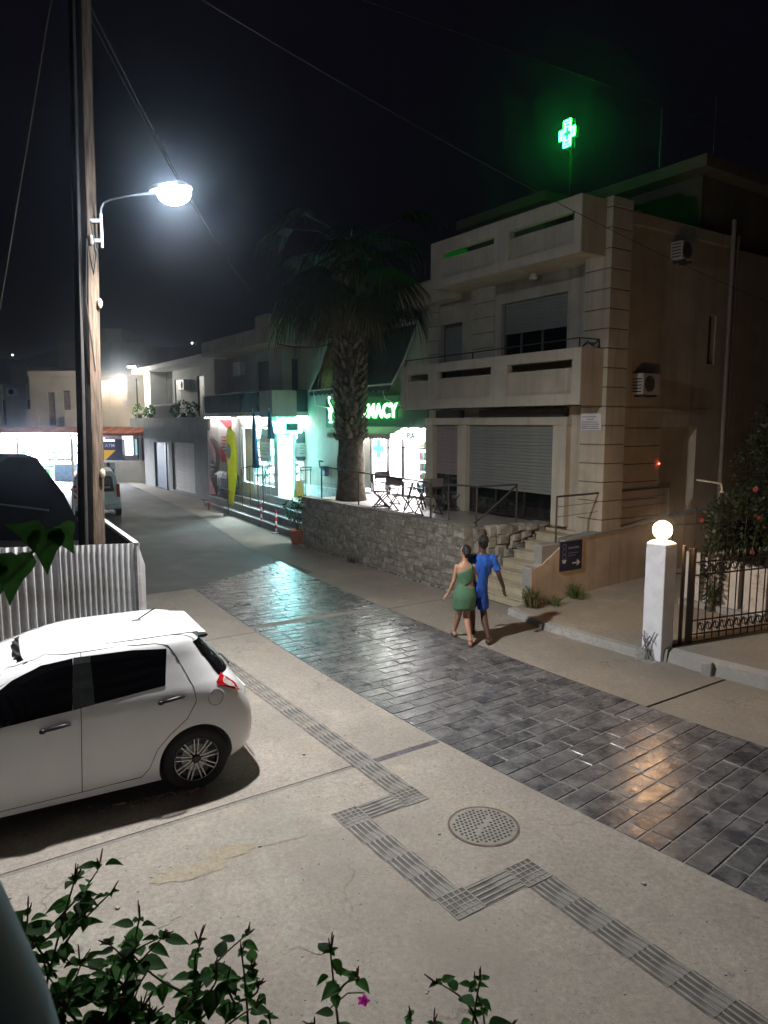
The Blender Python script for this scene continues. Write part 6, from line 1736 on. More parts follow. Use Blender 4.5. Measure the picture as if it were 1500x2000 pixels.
# kiosk with bank machine
kx = thing('cash_machine', 'dark blue cash machine panel with yellow wedge under the red canopy', 'cash machine', (-17.2, 44.4, 0), 0)
ky = 44.6
part(kx, 'cabinet', MB().box(-17.55, -16.35, ky, ky + .5, 0, 2.62), M('kiosk_blue', (.012, .02, .07), .5, .1))
part(kx, 'yellow_wedge', MB().plate([(-17.5, ky - .01, 1.25), (-17.5, ky - .01, 1.95), (-16.75, ky - .01, 1.95)], (0, -1, 0), .01), E('kiosk_yellow_lit', (.85, .50, .06), .7))
part(kx, 'sign_band', MB().box(-17.5, -16.75, ky - .012, ky - .002, 2.02, 2.45), M('kiosk_band', (.02, .03, .10), .5))
part(kx, 'lettering', text_mb('ATM', .30, (-17.42, ky - .014, 2.13), (1, 0, 0), (0, 0, 1), .004, .005), E('kiosk_letters', (.5, .55, .9), .6))
part(kx, 'lettering', text_mb('ATM', .22, (-17.3, ky - .014, .98), (1, 0, 0), (0, 0, 1), .004, .008), E('kiosk_letters_yellow', (.9, .7, .2), .9))
part(kx, 'light_window', MB().box(-17.5, -16.8, ky - .008, ky - .001, 2.48, 2.60), E('kiosk_window_light', (.6, .85, 1), 3))
fs = thing('kiosk_front', 'small lit shop front with white windows beside the cash machine', 'shop front', (-16.3, 45, 0), 0)
part(fs, 'wall', MB().box(-18.6, -14.6, 45.4, 45.6, 0, 2.9), M('kiosk_wall', (.30, .28, .30), .7))
part(fs, 'window', MB().box(-16.6, -15.95, 45.36, 45.399, 1.6, 2.8), E('kiosk_white_window', (.95, .97, 1), 4))
part(fs, 'window', MB().box(-18.5, -17.7, 45.36, 45.399, .9, 2.7), E('kiosk_white_window2', (.85, .93, 1), 3))
part(fs, 'poster', MB().box(-15.8, -15.55, 45.36, 45.399, 1.6, 2.6), E('kiosk_cyan', (.4, .75, .85), 1))
db = thing('dark_board', 'large dark framed board standing over the white wall', 'board', (-15.2, 44.9, 1.4), 0)
part(db, 'board', MB().box(-15.45, -14.3, 44.9, 45.0, 1.40, 2.62), M('board_dark', (.035, .035, .05), .5))
part(db, 'frame', MB().wall('s', -15.5, -14.25, 1.35, 2.67, 44.86, 44.899, [(-15.42, -14.33, 1.43, 2.59)]), DKMETAL)
solo('white_wall', MB().prism([(-18.2, 44.2), (-13.6, 43.2), (-13.6, 43.4), (-18.2, 44.4)], 0, 1.32), WHITEREN, 'low white rendered wall at the bend of the street', 'wall', (-15.8, 44, 0), 0)
nb = thing('wall_board', 'small grey notice board fixed on the low white wall', 'notice', (-16.9, 43.8, .9), 0)
part(nb, 'board', MB().plate([(-17.3, 43.96, .75), (-16.55, 43.80, .75), (-16.55, 43.80, 1.2), (-17.3, 43.96, 1.2)], (-.2, -1, 0), .03), M('notice_grey_blue', (.18, .22, .26), .5))
# farther houses
fb = thing('far_house', 'far cream house with columned upper windows left of the wooden pole', 'house', (-27, 56, 0), 0)
part(fb, 'wall', MB().box(-34, -24.5, 55, 62, 0, 6.6), FCR)
part(fb, 'roof_block', MB().box(-34, -29.5, 55.5, 62, 6.601, 8.4), M('far_bluish_wall', (.42, .45, .50), .8))
part(fb, 'roof_block', MB().box(-29.4, -25.5, 57, 62, 6.601, 8.0), FCR)
for i in range(3): part(fb, 'window', MB().box(-32.4 + i * .55, -32.1 + i * .55, 55.42, 55.499, 7.3, 8.0), DGLASS)
for i in range(5): part(fb, 'column', MB().box(-33.2 + i * 1.9, -32.9 + i * 1.9, 54.8, 54.999, 3.4, 6.5), FCR)
for i in range(3): part(fb, 'door', MB().box(-31.9 + i * 2.3, -31.2 + i * 2.3, 54.93, 54.99, 3.5, 5.4), M('far_door%d' % i, (.16, .14, .14), .6))
for i in range(9): part(fb, 'baluster', MB().box(-33.6 + i * .36, -33.42 + i * .36, 53.6, 53.7, 3.2, 4.3), WHITEREN)
part(fb, 'balcony_rail', MB().box(-33.8, -30.3, 53.55, 53.75, 4.31, 4.45).box(-33.8, -24.5, 53.5, 55, 3.0, 3.2), WHITEREN)
part(fb, 'canopy', MB().add([(-34, 52.5, 2.4), (-26, 52.5, 2.4), (-26, 54.4, 3.0), (-34, 54.4, 3.0)], [(0, 1, 2, 3)]), TILER)
for x_ in (-31.0, -28.6):
    q = thing('air_conditioner', 'far air conditioner on the upper wall of the columned house, %s' % ('leftmost' if x_ < -30 else 'nearer the wooden pole'), 'air conditioner', (x_, 54.8, 5.6), 0, 'outdoor air conditioner units')
    part(q, 'casing', MB().box(x_, x_ + .8, 54.6, 54.92, 5.7, 6.25), WHITEP); part(q, 'fan_recess', MB().lathe((0, 0, 0), [(.2, 0), (.01, 0)], 14).xf(Matrix.Translation((x_ + .35, 54.595, 5.97)) @ Matrix.Rotation(pi / 2, 4, 'X')), DARKGAP)
bh = thing('far_dark_house', 'unlit house silhouette on the slope behind the cream cafe', 'house', (-24, 75, 0), 0)
part(bh, 'wall', MB().box(-36, -26, 80, 88, 0, 12.5).box(-34, -29, 80.5, 88, 12.501, 14), FCR)
# lights on the hill
for i, (x, y, z, c, st_) in enumerate(((-76, 250, 28.5, (.85, .9, 1), 130), (-78.2, 250, 28.2, (.7, .75, 1), 100), (-74.5, 250, 27.8, (1, .9, .8), 80), (-81.5, 250, 28.4, (1, .75, .4), 40), (-66, 250, 31.0, (1, .8, .6), 60), (-134, 250, 28.2, (1, .9, .8), 50), (-128, 250, 27.0, (1, .85, .7), 40))):
    solo('hill_lamp', MB().sphere((x, y, z), .30, 8, 6), E('hill_lamp_light%d' % i, c, st_ * .25), ('brightest of the lights clustered on the dark hillside', 'bluish light left of the brightest hillside light', 'pale light just right of the brightest hillside light', 'faint amber light at the left end of the hillside cluster', 'lone warm light high on the hill right of the cluster', 'lone light at the far left edge of the hill', 'second faint light at the left edge of the hill, nearer the pole')[i], 'lamp', (x, y, z), 0, 'lights on the dark hillside')
# second street lamp
l2 = thing('street_lamp', 'small glowing street lamp on a wall arm at the corner of the small grey house', 'street lamp', (-13.6, 40, 6.5), 0)
part(l2, 'arm', MB().tube([(-12.6, 40.6, 6.75), (-13.2, 40.2, 6.85), (-13.9, 40.0, 6.78)], .03, 6), GREYMETAL)
part(l2, 'housing', MB().cbox((-13.95, 40.0, 6.78), (.22, .10, .05)), GREYMETAL)
part(l2, 'led_panel', MB().cbox((-13.95, 40.0, 6.70), (.18, .09, .028)), E('lamp_two_led', (1, .98, .86), 130))
q = bpy.data.lights.new('street_lamp_light', 'POINT'); q.energy = 750; q.color = (1, .95, .82); q.shadow_soft_size = .12
qo = bpy.data.objects.new('street_lamp_light', q); COL.objects.link(qo); qo.location = (-15.2, 41.6, 6.2)

# dark lot on the left: tarpaulin stall, rails
tp = thing('dark_tarp_stall', 'large dark tarpaulin covered stall in the unlit lot on the left', 'stall', (-11.5, 23, 0), 0)
TARP = M('navy_tarp', (.03, .036, .05), .7, .25, 2, .2, 8)
x0, x1 = -13.2, -9.2
part(tp, 'tarp', MB().rings([[(x_ - o_, y, z_) for x_, z_ in ((-14.2, 0), (-13.2, 1.5), (-11.45, 2.58), (-10.62, 2.55), (-9.85, 1.45), (-9.2, 0))] for y, o_ in ((21.8, 0), (24.6, 1.75))]), TARP)
part(tp, 'edge_tube', MB().tube([(-11.9, 21.7, 1.15), (-10.3, 21.7, .95)], .03, 6), M('tube_grey', (.32, .33, .34), .6))
wr = thing('white_rail', 'white tubular railing at the edge of the unlit lot', 'railing', (-9.4, 21.5, 0), 0)
for a in (-9.75, -9.25, -8.95): part(wr, 'post', MB().tube([(a, 22.2, .3), (a, 22.2, 1.55)], .03, 6), WHITEP)
part(wr, 'top_rail', MB().tube([(-9.8, 22.2, 1.55), (-8.6, 22.2, 1.62)], .03, 6).tube([(-9.75, 22.2, 1.5), (-9.25, 22.2, .8)], .02, 6), WHITEP)

# grit on the forecourt and broken concrete by the car's wheel
rg_ = random.Random(77); gm = MB()
for k in range(900):
    x, y = rg_.uniform(-3.2, 4.2), rg_.uniform(3.9, 9.5); q = rg_.uniform(.002, .006) * (2.2 if rg_.random() < .03 else 1)
    t_, s_ = (MST.inverted() @ Vector((x, y, 0)))[:2]
    if t_ > 4.7: continue
    gm.cbox((x, y, .0105 + q * .5), (q, q * rg_.uniform(.6, 1.4), q * .6), rg_.uniform(0, 3))
solo('grit', gm, KERBM, None, None, (0, 6, 0), 0, kind='stuff')
gm = MB()
for k in range(60):
    x, y = -2.35 + rg_.gauss(0, .28), 6.42 + rg_.gauss(0, .05); y += (x + 2.35) * .45; q = rg_.uniform(.008, .03)
    gm.cbox((x, y, .011 + q * .3), (q, q * rg_.uniform(.6, 1.2), q * .45), rg_.uniform(0, 3))
solo('rubble', gm, SAND, None, None, (-2.3, 6.4, 0), 0, kind='stuff')
# ================================================================ PEOPLE (world frame)
def fuse(mb, voxel, smooth=3, name='body', fold=0, fs=(14, 14, 5)):
    me = mesh_from(mb, name, (0, 0, 0), True)
    o = bpy.data.objects.new(name, me); COL.objects.link(o)
    r = o.modifiers.new('r', 'REMESH'); r.mode = 'VOXEL'; r.voxel_size = voxel; r.use_smooth_shade = True
    s = o.modifiers.new('s', 'SMOOTH'); s.iterations = smooth; s.factor = .5
    dg = bpy.context.evaluated_depsgraph_get()
    m2 = bpy.data.meshes.new_from_object(o.evaluated_get(dg))
    bpy.data.objects.remove(o)
    if fold:
        for v_ in m2.vertices:
            c_ = v_.co; k_ = noise.noise((c_.x * fs[0] + c_.z * 3, c_.y * fs[1], c_.z * fs[2])) + .5 * noise.noise((c_.x * fs[0] * 2.3, c_.y * fs[1] * 2.3, c_.z * fs[2] * 2.6 + c_.x * 9))
            v_.co = c_ + v_.normal * (fold * k_)
    m2.polygons.foreach_set('use_smooth', [True] * len(m2.polygons))
    return m2
def mpart(parent, name, me, m):
    b = BASE[parent.name]
    me.transform(Matrix.Translation((-b[0], -b[1], -b[2]))); me.name = name; me.materials.clear(); me.materials.append(m)
    o = bpy.data.objects.new(name, me); COL.objects.link(o); o.parent = parent
    return o
def limb(mb, pts, rs, n=12, k=5):
    P_ = [Vector(p) for p in pts]; out = []; ro = []
    for i in range(len(P_) - 1):
        for j in range(k):
            q = j / k; out.append(P_[i].lerp(P_[i + 1], q)); ro.append(rs[i] + (rs[i + 1] - rs[i]) * q)
    out.append(P_[-1]); ro.append(rs[-1])
    mb.tube(out, ro, n)
    for p, r in zip(P_, rs): mb.sphere(p, r * .98, 12, 8)
def hand(mb, wr, d, thumb, back):
    d = Vector(d).normalized(); th = Vector(thumb).normalized(); th = (th - d * th.dot(d)).normalized(); bk = d.cross(th)
    w0 = Vector(wr)
    mb.rings([[tuple(w0 + d * L + th * (cos(2 * pi * j / 10) * a) + bk * (sin(2 * pi * j / 10) * b)) for j in range(10)] for L, a, b in ((-.01, .026, .020), (.03, .036, .017), (.07, .042, .016), (.092, .038, .013))])
    for i, (L, u) in enumerate(((.068, .030), (.078, .010), (.072, -.011), (.056, -.030))):
        p0 = w0 + d * .08 + th * u; p1 = p0 + d * L * .5 + th * u * .15; p2 = p0 + d * L * .85 - bk * (-.018) ; p3 = p0 + d * L * .98 + bk * .034
        mb.tube([p0, p1, p2, p3], [.0098, .0092, .0085, .0068], 8)
    p0 = w0 + d * .022 + th * .026
    mb.tube([p0, p0 + d * .028 + th * .026, p0 + d * .058 + th * .034 + bk * .01], [.0125, .0115, .008], 8)
def foot(mb, an, toe):
    a, t = Vector(an), Vector(toe); d = (t - a); d.z = 0; d.normalize(); s = Vector((d.y, -d.x, 0))
    hz = .03
    heel = a - d * .045
    secs = ((-.055, .030, .028, .030), (-.02, .036, .040, .045), (.05, .038, .038, .042), (.12, .044, .022, .024), (.17, .042, .014, .016), (.195, .028, .010, .012))
    base = Vector((a.x, a.y, max(.022, min(a.z - .06, t.z))))
    rg = []
    for L, w_, h_, zc in secs:
        zz = base.z + zc + (t.z - base.z) * max(0, L) / .2
        c = base + d * L; c.z = zz - .006
        rg.append([tuple(c + s * (w_ * cos(2 * pi * j / 12)) + Vector((0, 0, h_ * sin(2 * pi * j / 12)))) for j in range(12)])
    mb.rings(rg)
    mb.tube([a + Vector((0, 0, .02)), base + Vector((0, 0, .05))], [.037, .036], 10)
    for k in range(5):
        u = -.032 + k * .016
        c = base + d * (.178 - abs(u + .02) * .55) + s * u; c.z = t.z + .012
        mb.sphere(c, (.0105, .0145, .010), 8, 6)
    return base, d, s
def torso_rings(tab, off=0, n=28, zfun=None, rows=None):
    """tab: z -> cx, cy, rx, ry"""
    def at(z): return lerp_tab(tab, z)
    rg = []
    if zfun is None:
        for z in rows:
            cx, cy_, rx, ry = at(z); rg.append([(cx + (rx + off) * cos(2 * pi * j / n), cy_ + (ry + off) * sin(2 * pi * j / n), z) for j in range(n)])
    else:
        for q in rows:
            r_ = []
            for j in range(n):
                a = 2 * pi * j / n; z = zfun(a, q); cx, cy_, rx, ry = at(z)
                r_.append((cx + (rx + off) * cos(a), cy_ + (ry + off) * sin(a), z))
            rg.append(r_)
    return rg
def head(mb, c, r, yaw, pitch=0):
    c = Vector(c); f = Vector((-sin(yaw), cos(yaw), 0)); s = Vector((cos(yaw), sin(yaw), 0)); u = Vector((0, 0, 1))
    def P_(a, b, z): return tuple(c + s * a * r + f * b * r + u * z * r)
    rg = []
    for z, w_, fr_, bk in ((-1.18, .20, .52, -.28), (-1.05, .42, .72, .18), (-.85, .58, .80, .45), (-.55, .68, .84, .72), (-.2, .74, .84, .92), (.15, .78, .86, 1.0), (.5, .76, .82, .98), (.82, .62, .64, .78), (1.05, .38, .36, .46), (1.15, .08, .08, .1)):
        rg.append([P_(w_ * cos(2 * pi * j / 20), (fr_ if sin(2 * pi * j / 20) > 0 else bk) * sin(2 * pi * j / 20), z) for j in range(20)])
    mb.rings(rg)
    mb.tube([P_(0, .86, .05), P_(0, 1.02, -.28), P_(0, .84, -.36)], [.07 * r, .13 * r, .10 * r], 8)
    for q in (-.28, .28): mb.sphere(P_(q, .78, .10), .09 * r, 8, 6)
    mb.tube([P_(-.22, .80, -.62), P_(0, .86, -.62), P_(.22, .80, -.62)], .055 * r, 6)
    for q in (-1, 1):
        mb.tube([P_(q * .78, -.02, .22), P_(q * .90, -.12, .10), P_(q * .88, -.10, -.15), P_(q * .76, .0, -.32)], [.07 * r, .10 * r, .09 * r, .06 * r], 8)
SKIND = M('dark_brown_skin', (.085, .045, .030), .5, .12, 14, .05, spec=.45)
SKINL = M('tan_skin', (.44, .24, .155), .5, .10, 14, .05, spec=.45)
HAIR = M('black_hair', (.010, .008, .008), .55, .3, 40, .35, 120)
ROYAL = M('royal_blue_cotton', (.018, .10, .46), .85, .12, 9, .35, 24, bdist=.012)
ROYAL2 = M('royal_blue_shorts', (.012, .065, .34), .85, .12, 9, .35, 20, bdist=.012)
GREEN = M('sage_green_fabric', (.075, .17, .095), .8, .12, 10, .3, 26, bdist=.01)
SANDAL = M('black_sandal', (.012, .011, .012), .6, .2)

man = thing('person', 'man in royal blue t-shirt and shorts walking away in flip-flops beside the woman in green', 'person', (1.63, 11.5, 0), 0, 'couple walking')
mt = [(.78, 1.515, 11.5, .150, .112), (.88, 1.525, 11.5, .165, .118), (.98, 1.54, 11.5, .152, .108), (1.08, 1.555, 11.495, .150, .105), (1.20, 1.575, 11.49, .168, .115), (1.32, 1.595, 11.49, .185, .118), (1.40, 1.605, 11.495, .175, .105), (1.455, 1.61, 11.50, .115, .080), (1.50, 1.612, 11.505, .062, .060)]
mb = MB()
mb.rings(torso_rings(mt, 0, 28, None, [.78, .83, .88, .93, .98, 1.03, 1.08, 1.14, 1.2, 1.26, 1.32, 1.36, 1.40, 1.43, 1.455, 1.48, 1.50]))
mb.tube([(1.61, 11.50, 1.47), (1.617, 11.515, 1.60)], [.060, .055], 14)
head(mb, (1.622, 11.515, 1.665), .098, .35)
limb(mb, [(1.785, 11.50, 1.415), (1.885, 11.455, 1.14), (1.975, 11.515, .905)], [.055, .042, .029])
hand(mb, (1.98, 11.52, .89), (.16, .12, -1), (-.3, .6, 0), None)
limb(mb, [(1.425, 11.50, 1.415), (1.36, 11.60, 1.16), (1.385, 11.76, .97)], [.055, .042, .029])
hand(mb, (1.386, 11.765, .955), (.05, .25, -1), (.3, .6, 0), None)
RL = [(1.605, 11.50, .86), (1.650, 11.50, .48), (1.665, 11.43, .34), (1.712, 11.30, .125)]
LL = [(1.435, 11.50, .86), (1.49, 11.76, .49), (1.505, 11.82, .34), (1.535, 11.93, .10)]
limb(mb, RL, [.088, .056, .057, .036]); limb(mb, LL, [.088, .056, .057, .036])
fr = foot(mb, RL[-1], (1.735, 11.50, .024)); fl_ = foot(mb, LL[-1], (1.545, 12.13, .024))
mpart(man, 'body', fuse(mb, .0075, 3), SKIND)
sh = MB()
sh.rings(torso_rings(mt, .016, 28, None, [.84, .88, .93, .98, 1.03, 1.08, 1.14, 1.2, 1.26, 1.32, 1.36, 1.40, 1.43, 1.455, 1.475]))
sh.tube([(1.74, 11.50, 1.425), (1.80, 11.495, 1.39), (1.868, 11.465, 1.20)], [.066, .066, .060], 14)
sh.tube([(1.47, 11.50, 1.425), (1.41, 11.52, 1.38), (1.365, 11.59, 1.20)], [.066, .066, .060], 14)
mpart(man, 'shirt', fuse(sh, .010, 4, fold=.014), ROYAL)
st_ = MB()
st_.rings(torso_rings(mt, .020, 28, None, [.76, .80, .84, .88, .93]))
for L_ in (RL, LL):
    a, b = Vector(L_[0]), Vector(L_[1]); e = a.lerp(b, .80)
    st_.tube([a, a.lerp(b, .3), a.lerp(b, .6), e], [.112, .106, .098, .096], 18)
mpart(man, 'shorts', fuse(st_, .010, 3, fold=.013), ROYAL2)
hr = MB(); hc = Vector((1.622, 11.515, 1.665))
hr.sphere(hc + Vector((.008, -.022, .028)), (.083, .100, .098), 18, 12)
hr.sphere(hc + Vector((.012, -.045, -.035)), (.068, .060, .06), 14, 10)
mpart(man, 'hair', fuse(hr, .007, 2, fold=.010, fs=(45, 45, 45)), HAIR)
def sandal(parent, fr):
    b, d, s = fr; z0 = .013
    n = 20; pts = []
    for j in range(n):
        a = 2 * pi * j / n; L = .065 + .138 * cos(a); w_ = (.050 if cos(a) > 0 else .040) * sin(a)
        q = b + d * L + s * w_; pts.append((q.x, q.y))
    o = part(parent, 'flip_flop', MB().prism(pts, z0, z0 + .018), SANDAL)
    t0 = b + d * .15; 
    part(o, 'strap', MB().tube([b + d * .05 + s * .04 + Vector((0, 0, .012)), b + d * .09 + s * .03 + Vector((0, 0, .055)), Vector((t0.x, t0.y, .045)), b + d * .09 - s * .03 + Vector((0, 0, .055)), b + d * .05 - s * .04 + Vector((0, 0, .012))], .007, 6), SANDAL)
sandal(man, fr); sandal(man, fl_)

wo = thing('person', 'woman in a short one shouldered sage green dress with dark tied up hair walking away', 'person', (1.30, 11.36, 0), 0, 'couple walking')
wt_ = [(.72, 1.315, 11.375, .165, .125), (.80, 1.315, 11.37, .178, .140), (.88, 1.32, 11.372, .165, .122), (.96, 1.33, 11.38, .132, .098), (1.03, 1.335, 11.382, .118, .088), (1.12, 1.328, 11.385, .130, .095), (1.21, 1.322, 11.39, .142, .105), (1.29, 1.318, 11.385, .140, .085), (1.335, 1.315, 11.382, .098, .065), (1.38, 1.315, 11.385, .050, .048)]
mb = MB()
mb.rings(torso_rings(wt_, 0, 28, None, [.72, .76, .80, .84, .88, .92, .96, 1.0, 1.03, 1.08, 1.12, 1.17, 1.21, 1.25, 1.29, 1.315, 1.335, 1.36, 1.38]))
mb.tube([(1.315, 11.385, 1.35), (1.322, 11.395, 1.47)], [.048, .045], 14)
head(mb, (1.325, 11.395, 1.535), .090, .85)
limb(mb, [(1.188, 11.385, 1.29), (1.135, 11.36, 1.05), (1.055, 11.405, .845)], [.043, .034, .024])
hand(mb, (1.05, 11.41, .835), (-.62, .15, -.75), (.2, .9, .3), None)
limb(mb, [(1.452, 11.385, 1.29), (1.515, 11.40, 1.06), (1.535, 11.52, .89)], [.043, .034, .024])
hand(mb, (1.536, 11.525, .88), (0, .3, -1), (-.3, .6, 0), None)
RL = [(1.388, 11.375, .80), (1.352, 11.40, .455), (1.365, 11.33, .33), (1.400, 11.19, .115)]
LL = [(1.245, 11.375, .80), (1.255, 11.60, .455), (1.235, 11.66, .33), (1.200, 11.76, .10)]
limb(mb, RL, [.082, .052, .051, .031]); limb(mb, LL, [.082, .052, .051, .031])
fr = foot(mb, RL[-1], (1.43, 11.38, .022)); fl_ = foot(mb, LL[-1], (1.19, 11.96, .022))
mpart(wo, 'body', fuse(mb, .0070, 3), SKINL)
# dress: skirt and one-shouldered top joined at the left side of the waist
sk = MB()
def skz(a, q):
    top = .985 + .02 * sin(a * 2); bot = .585 + .012 * sin(3 * a); return bot + (top - bot) * q
sk_tab = [(.55, 1.31, 11.40, .150, .150), (.64, 1.312, 11.39, .168, .148)] + wt_[1:]
sk.rings(torso_rings(sk_tab, .012, 36, skz, [i / 12 for i in range(13)]), cap=False)
o = part(wo, 'skirt', sk, GREEN, smooth=True)
md = o.modifiers.new('thick', 'SOLIDIFY'); md.thickness = .006; md.offset = 0
def topz(a, q):
    r_ = (cos(a) + 1) / 2                       # 1 at her right side (+x), 0 at the left
    bot = .955 + .125 * r_ ** 1.5 * (1 if sin(a) < 0 else .6)
    top = 1.175 + .150 * r_
    return bot + (top - bot) * q
tp_ = MB(); tp_.rings(torso_rings(wt_, .010, 36, topz, [i / 8 for i in range(9)]), cap=False)
o = part(wo, 'dress_top', tp_, GREEN, smooth=True)
md = o.modifiers.new('thick', 'SOLIDIFY'); md.thickness = .006; md.offset = 0
stp_ = MB()
stp_.rings([[(1.395 + a, y, z), (1.395 + a + .05, y + .002, z - .022), (1.395 + a + .052, y + .006, z - .012), (1.395 + a, y + .005, z + .01)] for a, y, z in ((.0, 11.295, 1.27), (.0, 11.315, 1.315), (0, 11.365, 1.335), (0, 11.41, 1.33), (0, 11.455, 1.29), (0, 11.475, 1.24))])
part(wo, 'shoulder_strap', stp_, GREEN, smooth=True)
hr = MB(); hc = Vector((1.325, 11.395, 1.535))
hr.sphere(hc + Vector((.012, -.015, .024)), (.080, .090, .090), 18, 12)
hr.sphere(hc + Vector((.020, -.085, -.010)), (.052, .048, .050), 14, 10)
hr.sphere(hc + Vector((.025, -.045, -.055)), (.050, .045, .05), 14, 10)
mpart(wo, 'hair', fuse(hr, .0065, 2, fold=.010, fs=(40, 40, 30)), HAIR)
sandal(wo, fr); sandal(wo, fl_)
# distant walker
dw = thing('person', 'distant walker in dark top seen just beyond the silver van', 'person', (-13.2, 34, 0), 0)
mb = MB(); b0 = Vector((-13.15, 34, 0))
wt2 = [(z, b0.x, b0.y, rx, ry) for z, rx, ry in ((.80, .16, .12), (1.0, .15, .11), (1.3, .19, .12), (1.42, .12, .09), (1.5, .06, .06))]
mb.rings(torso_rings(wt2, 0, 16, None, [.8, .9, 1.0, 1.15, 1.3, 1.38, 1.42, 1.5]))
head(mb, b0 + Vector((0, 0, 1.64)), .10, 0)
for s_ in (-1, 1):
    limb(mb, [b0 + Vector((s_ * .2, 0, 1.4)), b0 + Vector((s_ * .26, .02, 1.12)), b0 + Vector((s_ * .25, .1, .88))], [.05, .04, .035])
    limb(mb, [b0 + Vector((s_ * .09, 0, .85)), b0 + Vector((s_ * .1, .08 * s_, .45)), b0 + Vector((s_ * .1, .02, .06))], [.085, .055, .045])
mpart(dw, 'body', fuse(mb, .016, 2), SKIND)
mpart(dw, 'shirt', fuse(MB().rings(torso_rings(wt2, .018, 16, None, [.8, .95, 1.1, 1.3, 1.38, 1.43])), .018, 2), M('dark_shirt', (.02, .03, .05), .8))
hr = MB(); hr.sphere(b0 + Vector((0, -.02, 1.68)), (.085, .10, .09), 12, 8)
mpart(dw, 'hair', fuse(hr, .014, 2), HAIR)

# ================================================================ FOREGROUND PLANTS ON THE BALCONY SIDE
def leaf_mesh(name, L, w_, fold, m):
    mb = MB(); n = 7; rows = []
    for i in range(n):
        q = i / (n - 1); ww = w_ * (sin(pi * min(1, q * 1.0) ** .72) if q < 1 else 0) * (1.0 if q < .5 else .95)
        if i == 0: ww = w_ * .25
        y = L * q; z = -L * .22 * q * q
        rows.append([(-ww, y, z + fold * ww), (-ww * .5, y, z + fold * ww * .35), (0, y, z - .002), (ww * .5, y, z + fold * ww * .35), (ww, y, z + fold * ww)])
    mb.add([p_ for r_ in rows for p_ in r_], [(i * 5 + j, i * 5 + j + 1, i * 5 + j + 6, i * 5 + j + 5) for i in range(n - 1) for j in range(4)])
    me = mesh_from(mb, 'leaf', (0, 0, 0), True); mats(me, m); return me
LMS = [leaf_mesh('leaf', .075, .027, .35, LEAF), leaf_mesh('leaf', .062, .021, .6, LEAF), leaf_mesh('leaf', .092, .034, .2, LEAFD)]
BUD = M('pink_bud', (.20, .05, .07), .6, .2)
def orient(d, up=(0, 0, 1)):
    y = Vector(d).normalized(); z = Vector(up) - y * Vector(up).dot(y)
    if z.length < .05: z = Vector((1, 0, 0)) - y * y.x
    z.normalize(); x = y.cross(z)
    return Matrix((x, y, z)).transposed().to_4x4()
LABELS = ['green flowering plant, tallest stem at the far left of the foreground row', 'foreground plant with drooping large leaves, just right of the tallest stem', 'foreground plant with upright buds over the pale ground, third from the left', 'foreground plant with many bud tips beside the bushy clump', 'bright green foreground plant with small leaves at the bottom edge', 'foreground plant with one magenta flower on its right side', 'small foreground shoot peeping over the bottom edge', 'foreground plant standing alone at the right end of the row', 'low bushy clump filling the bottom left corner', 'leafy plant behind the blue rail at the left edge', 'second low clump of dark leaves in the bottom left corner', 'short shoot right of the bright green plant']
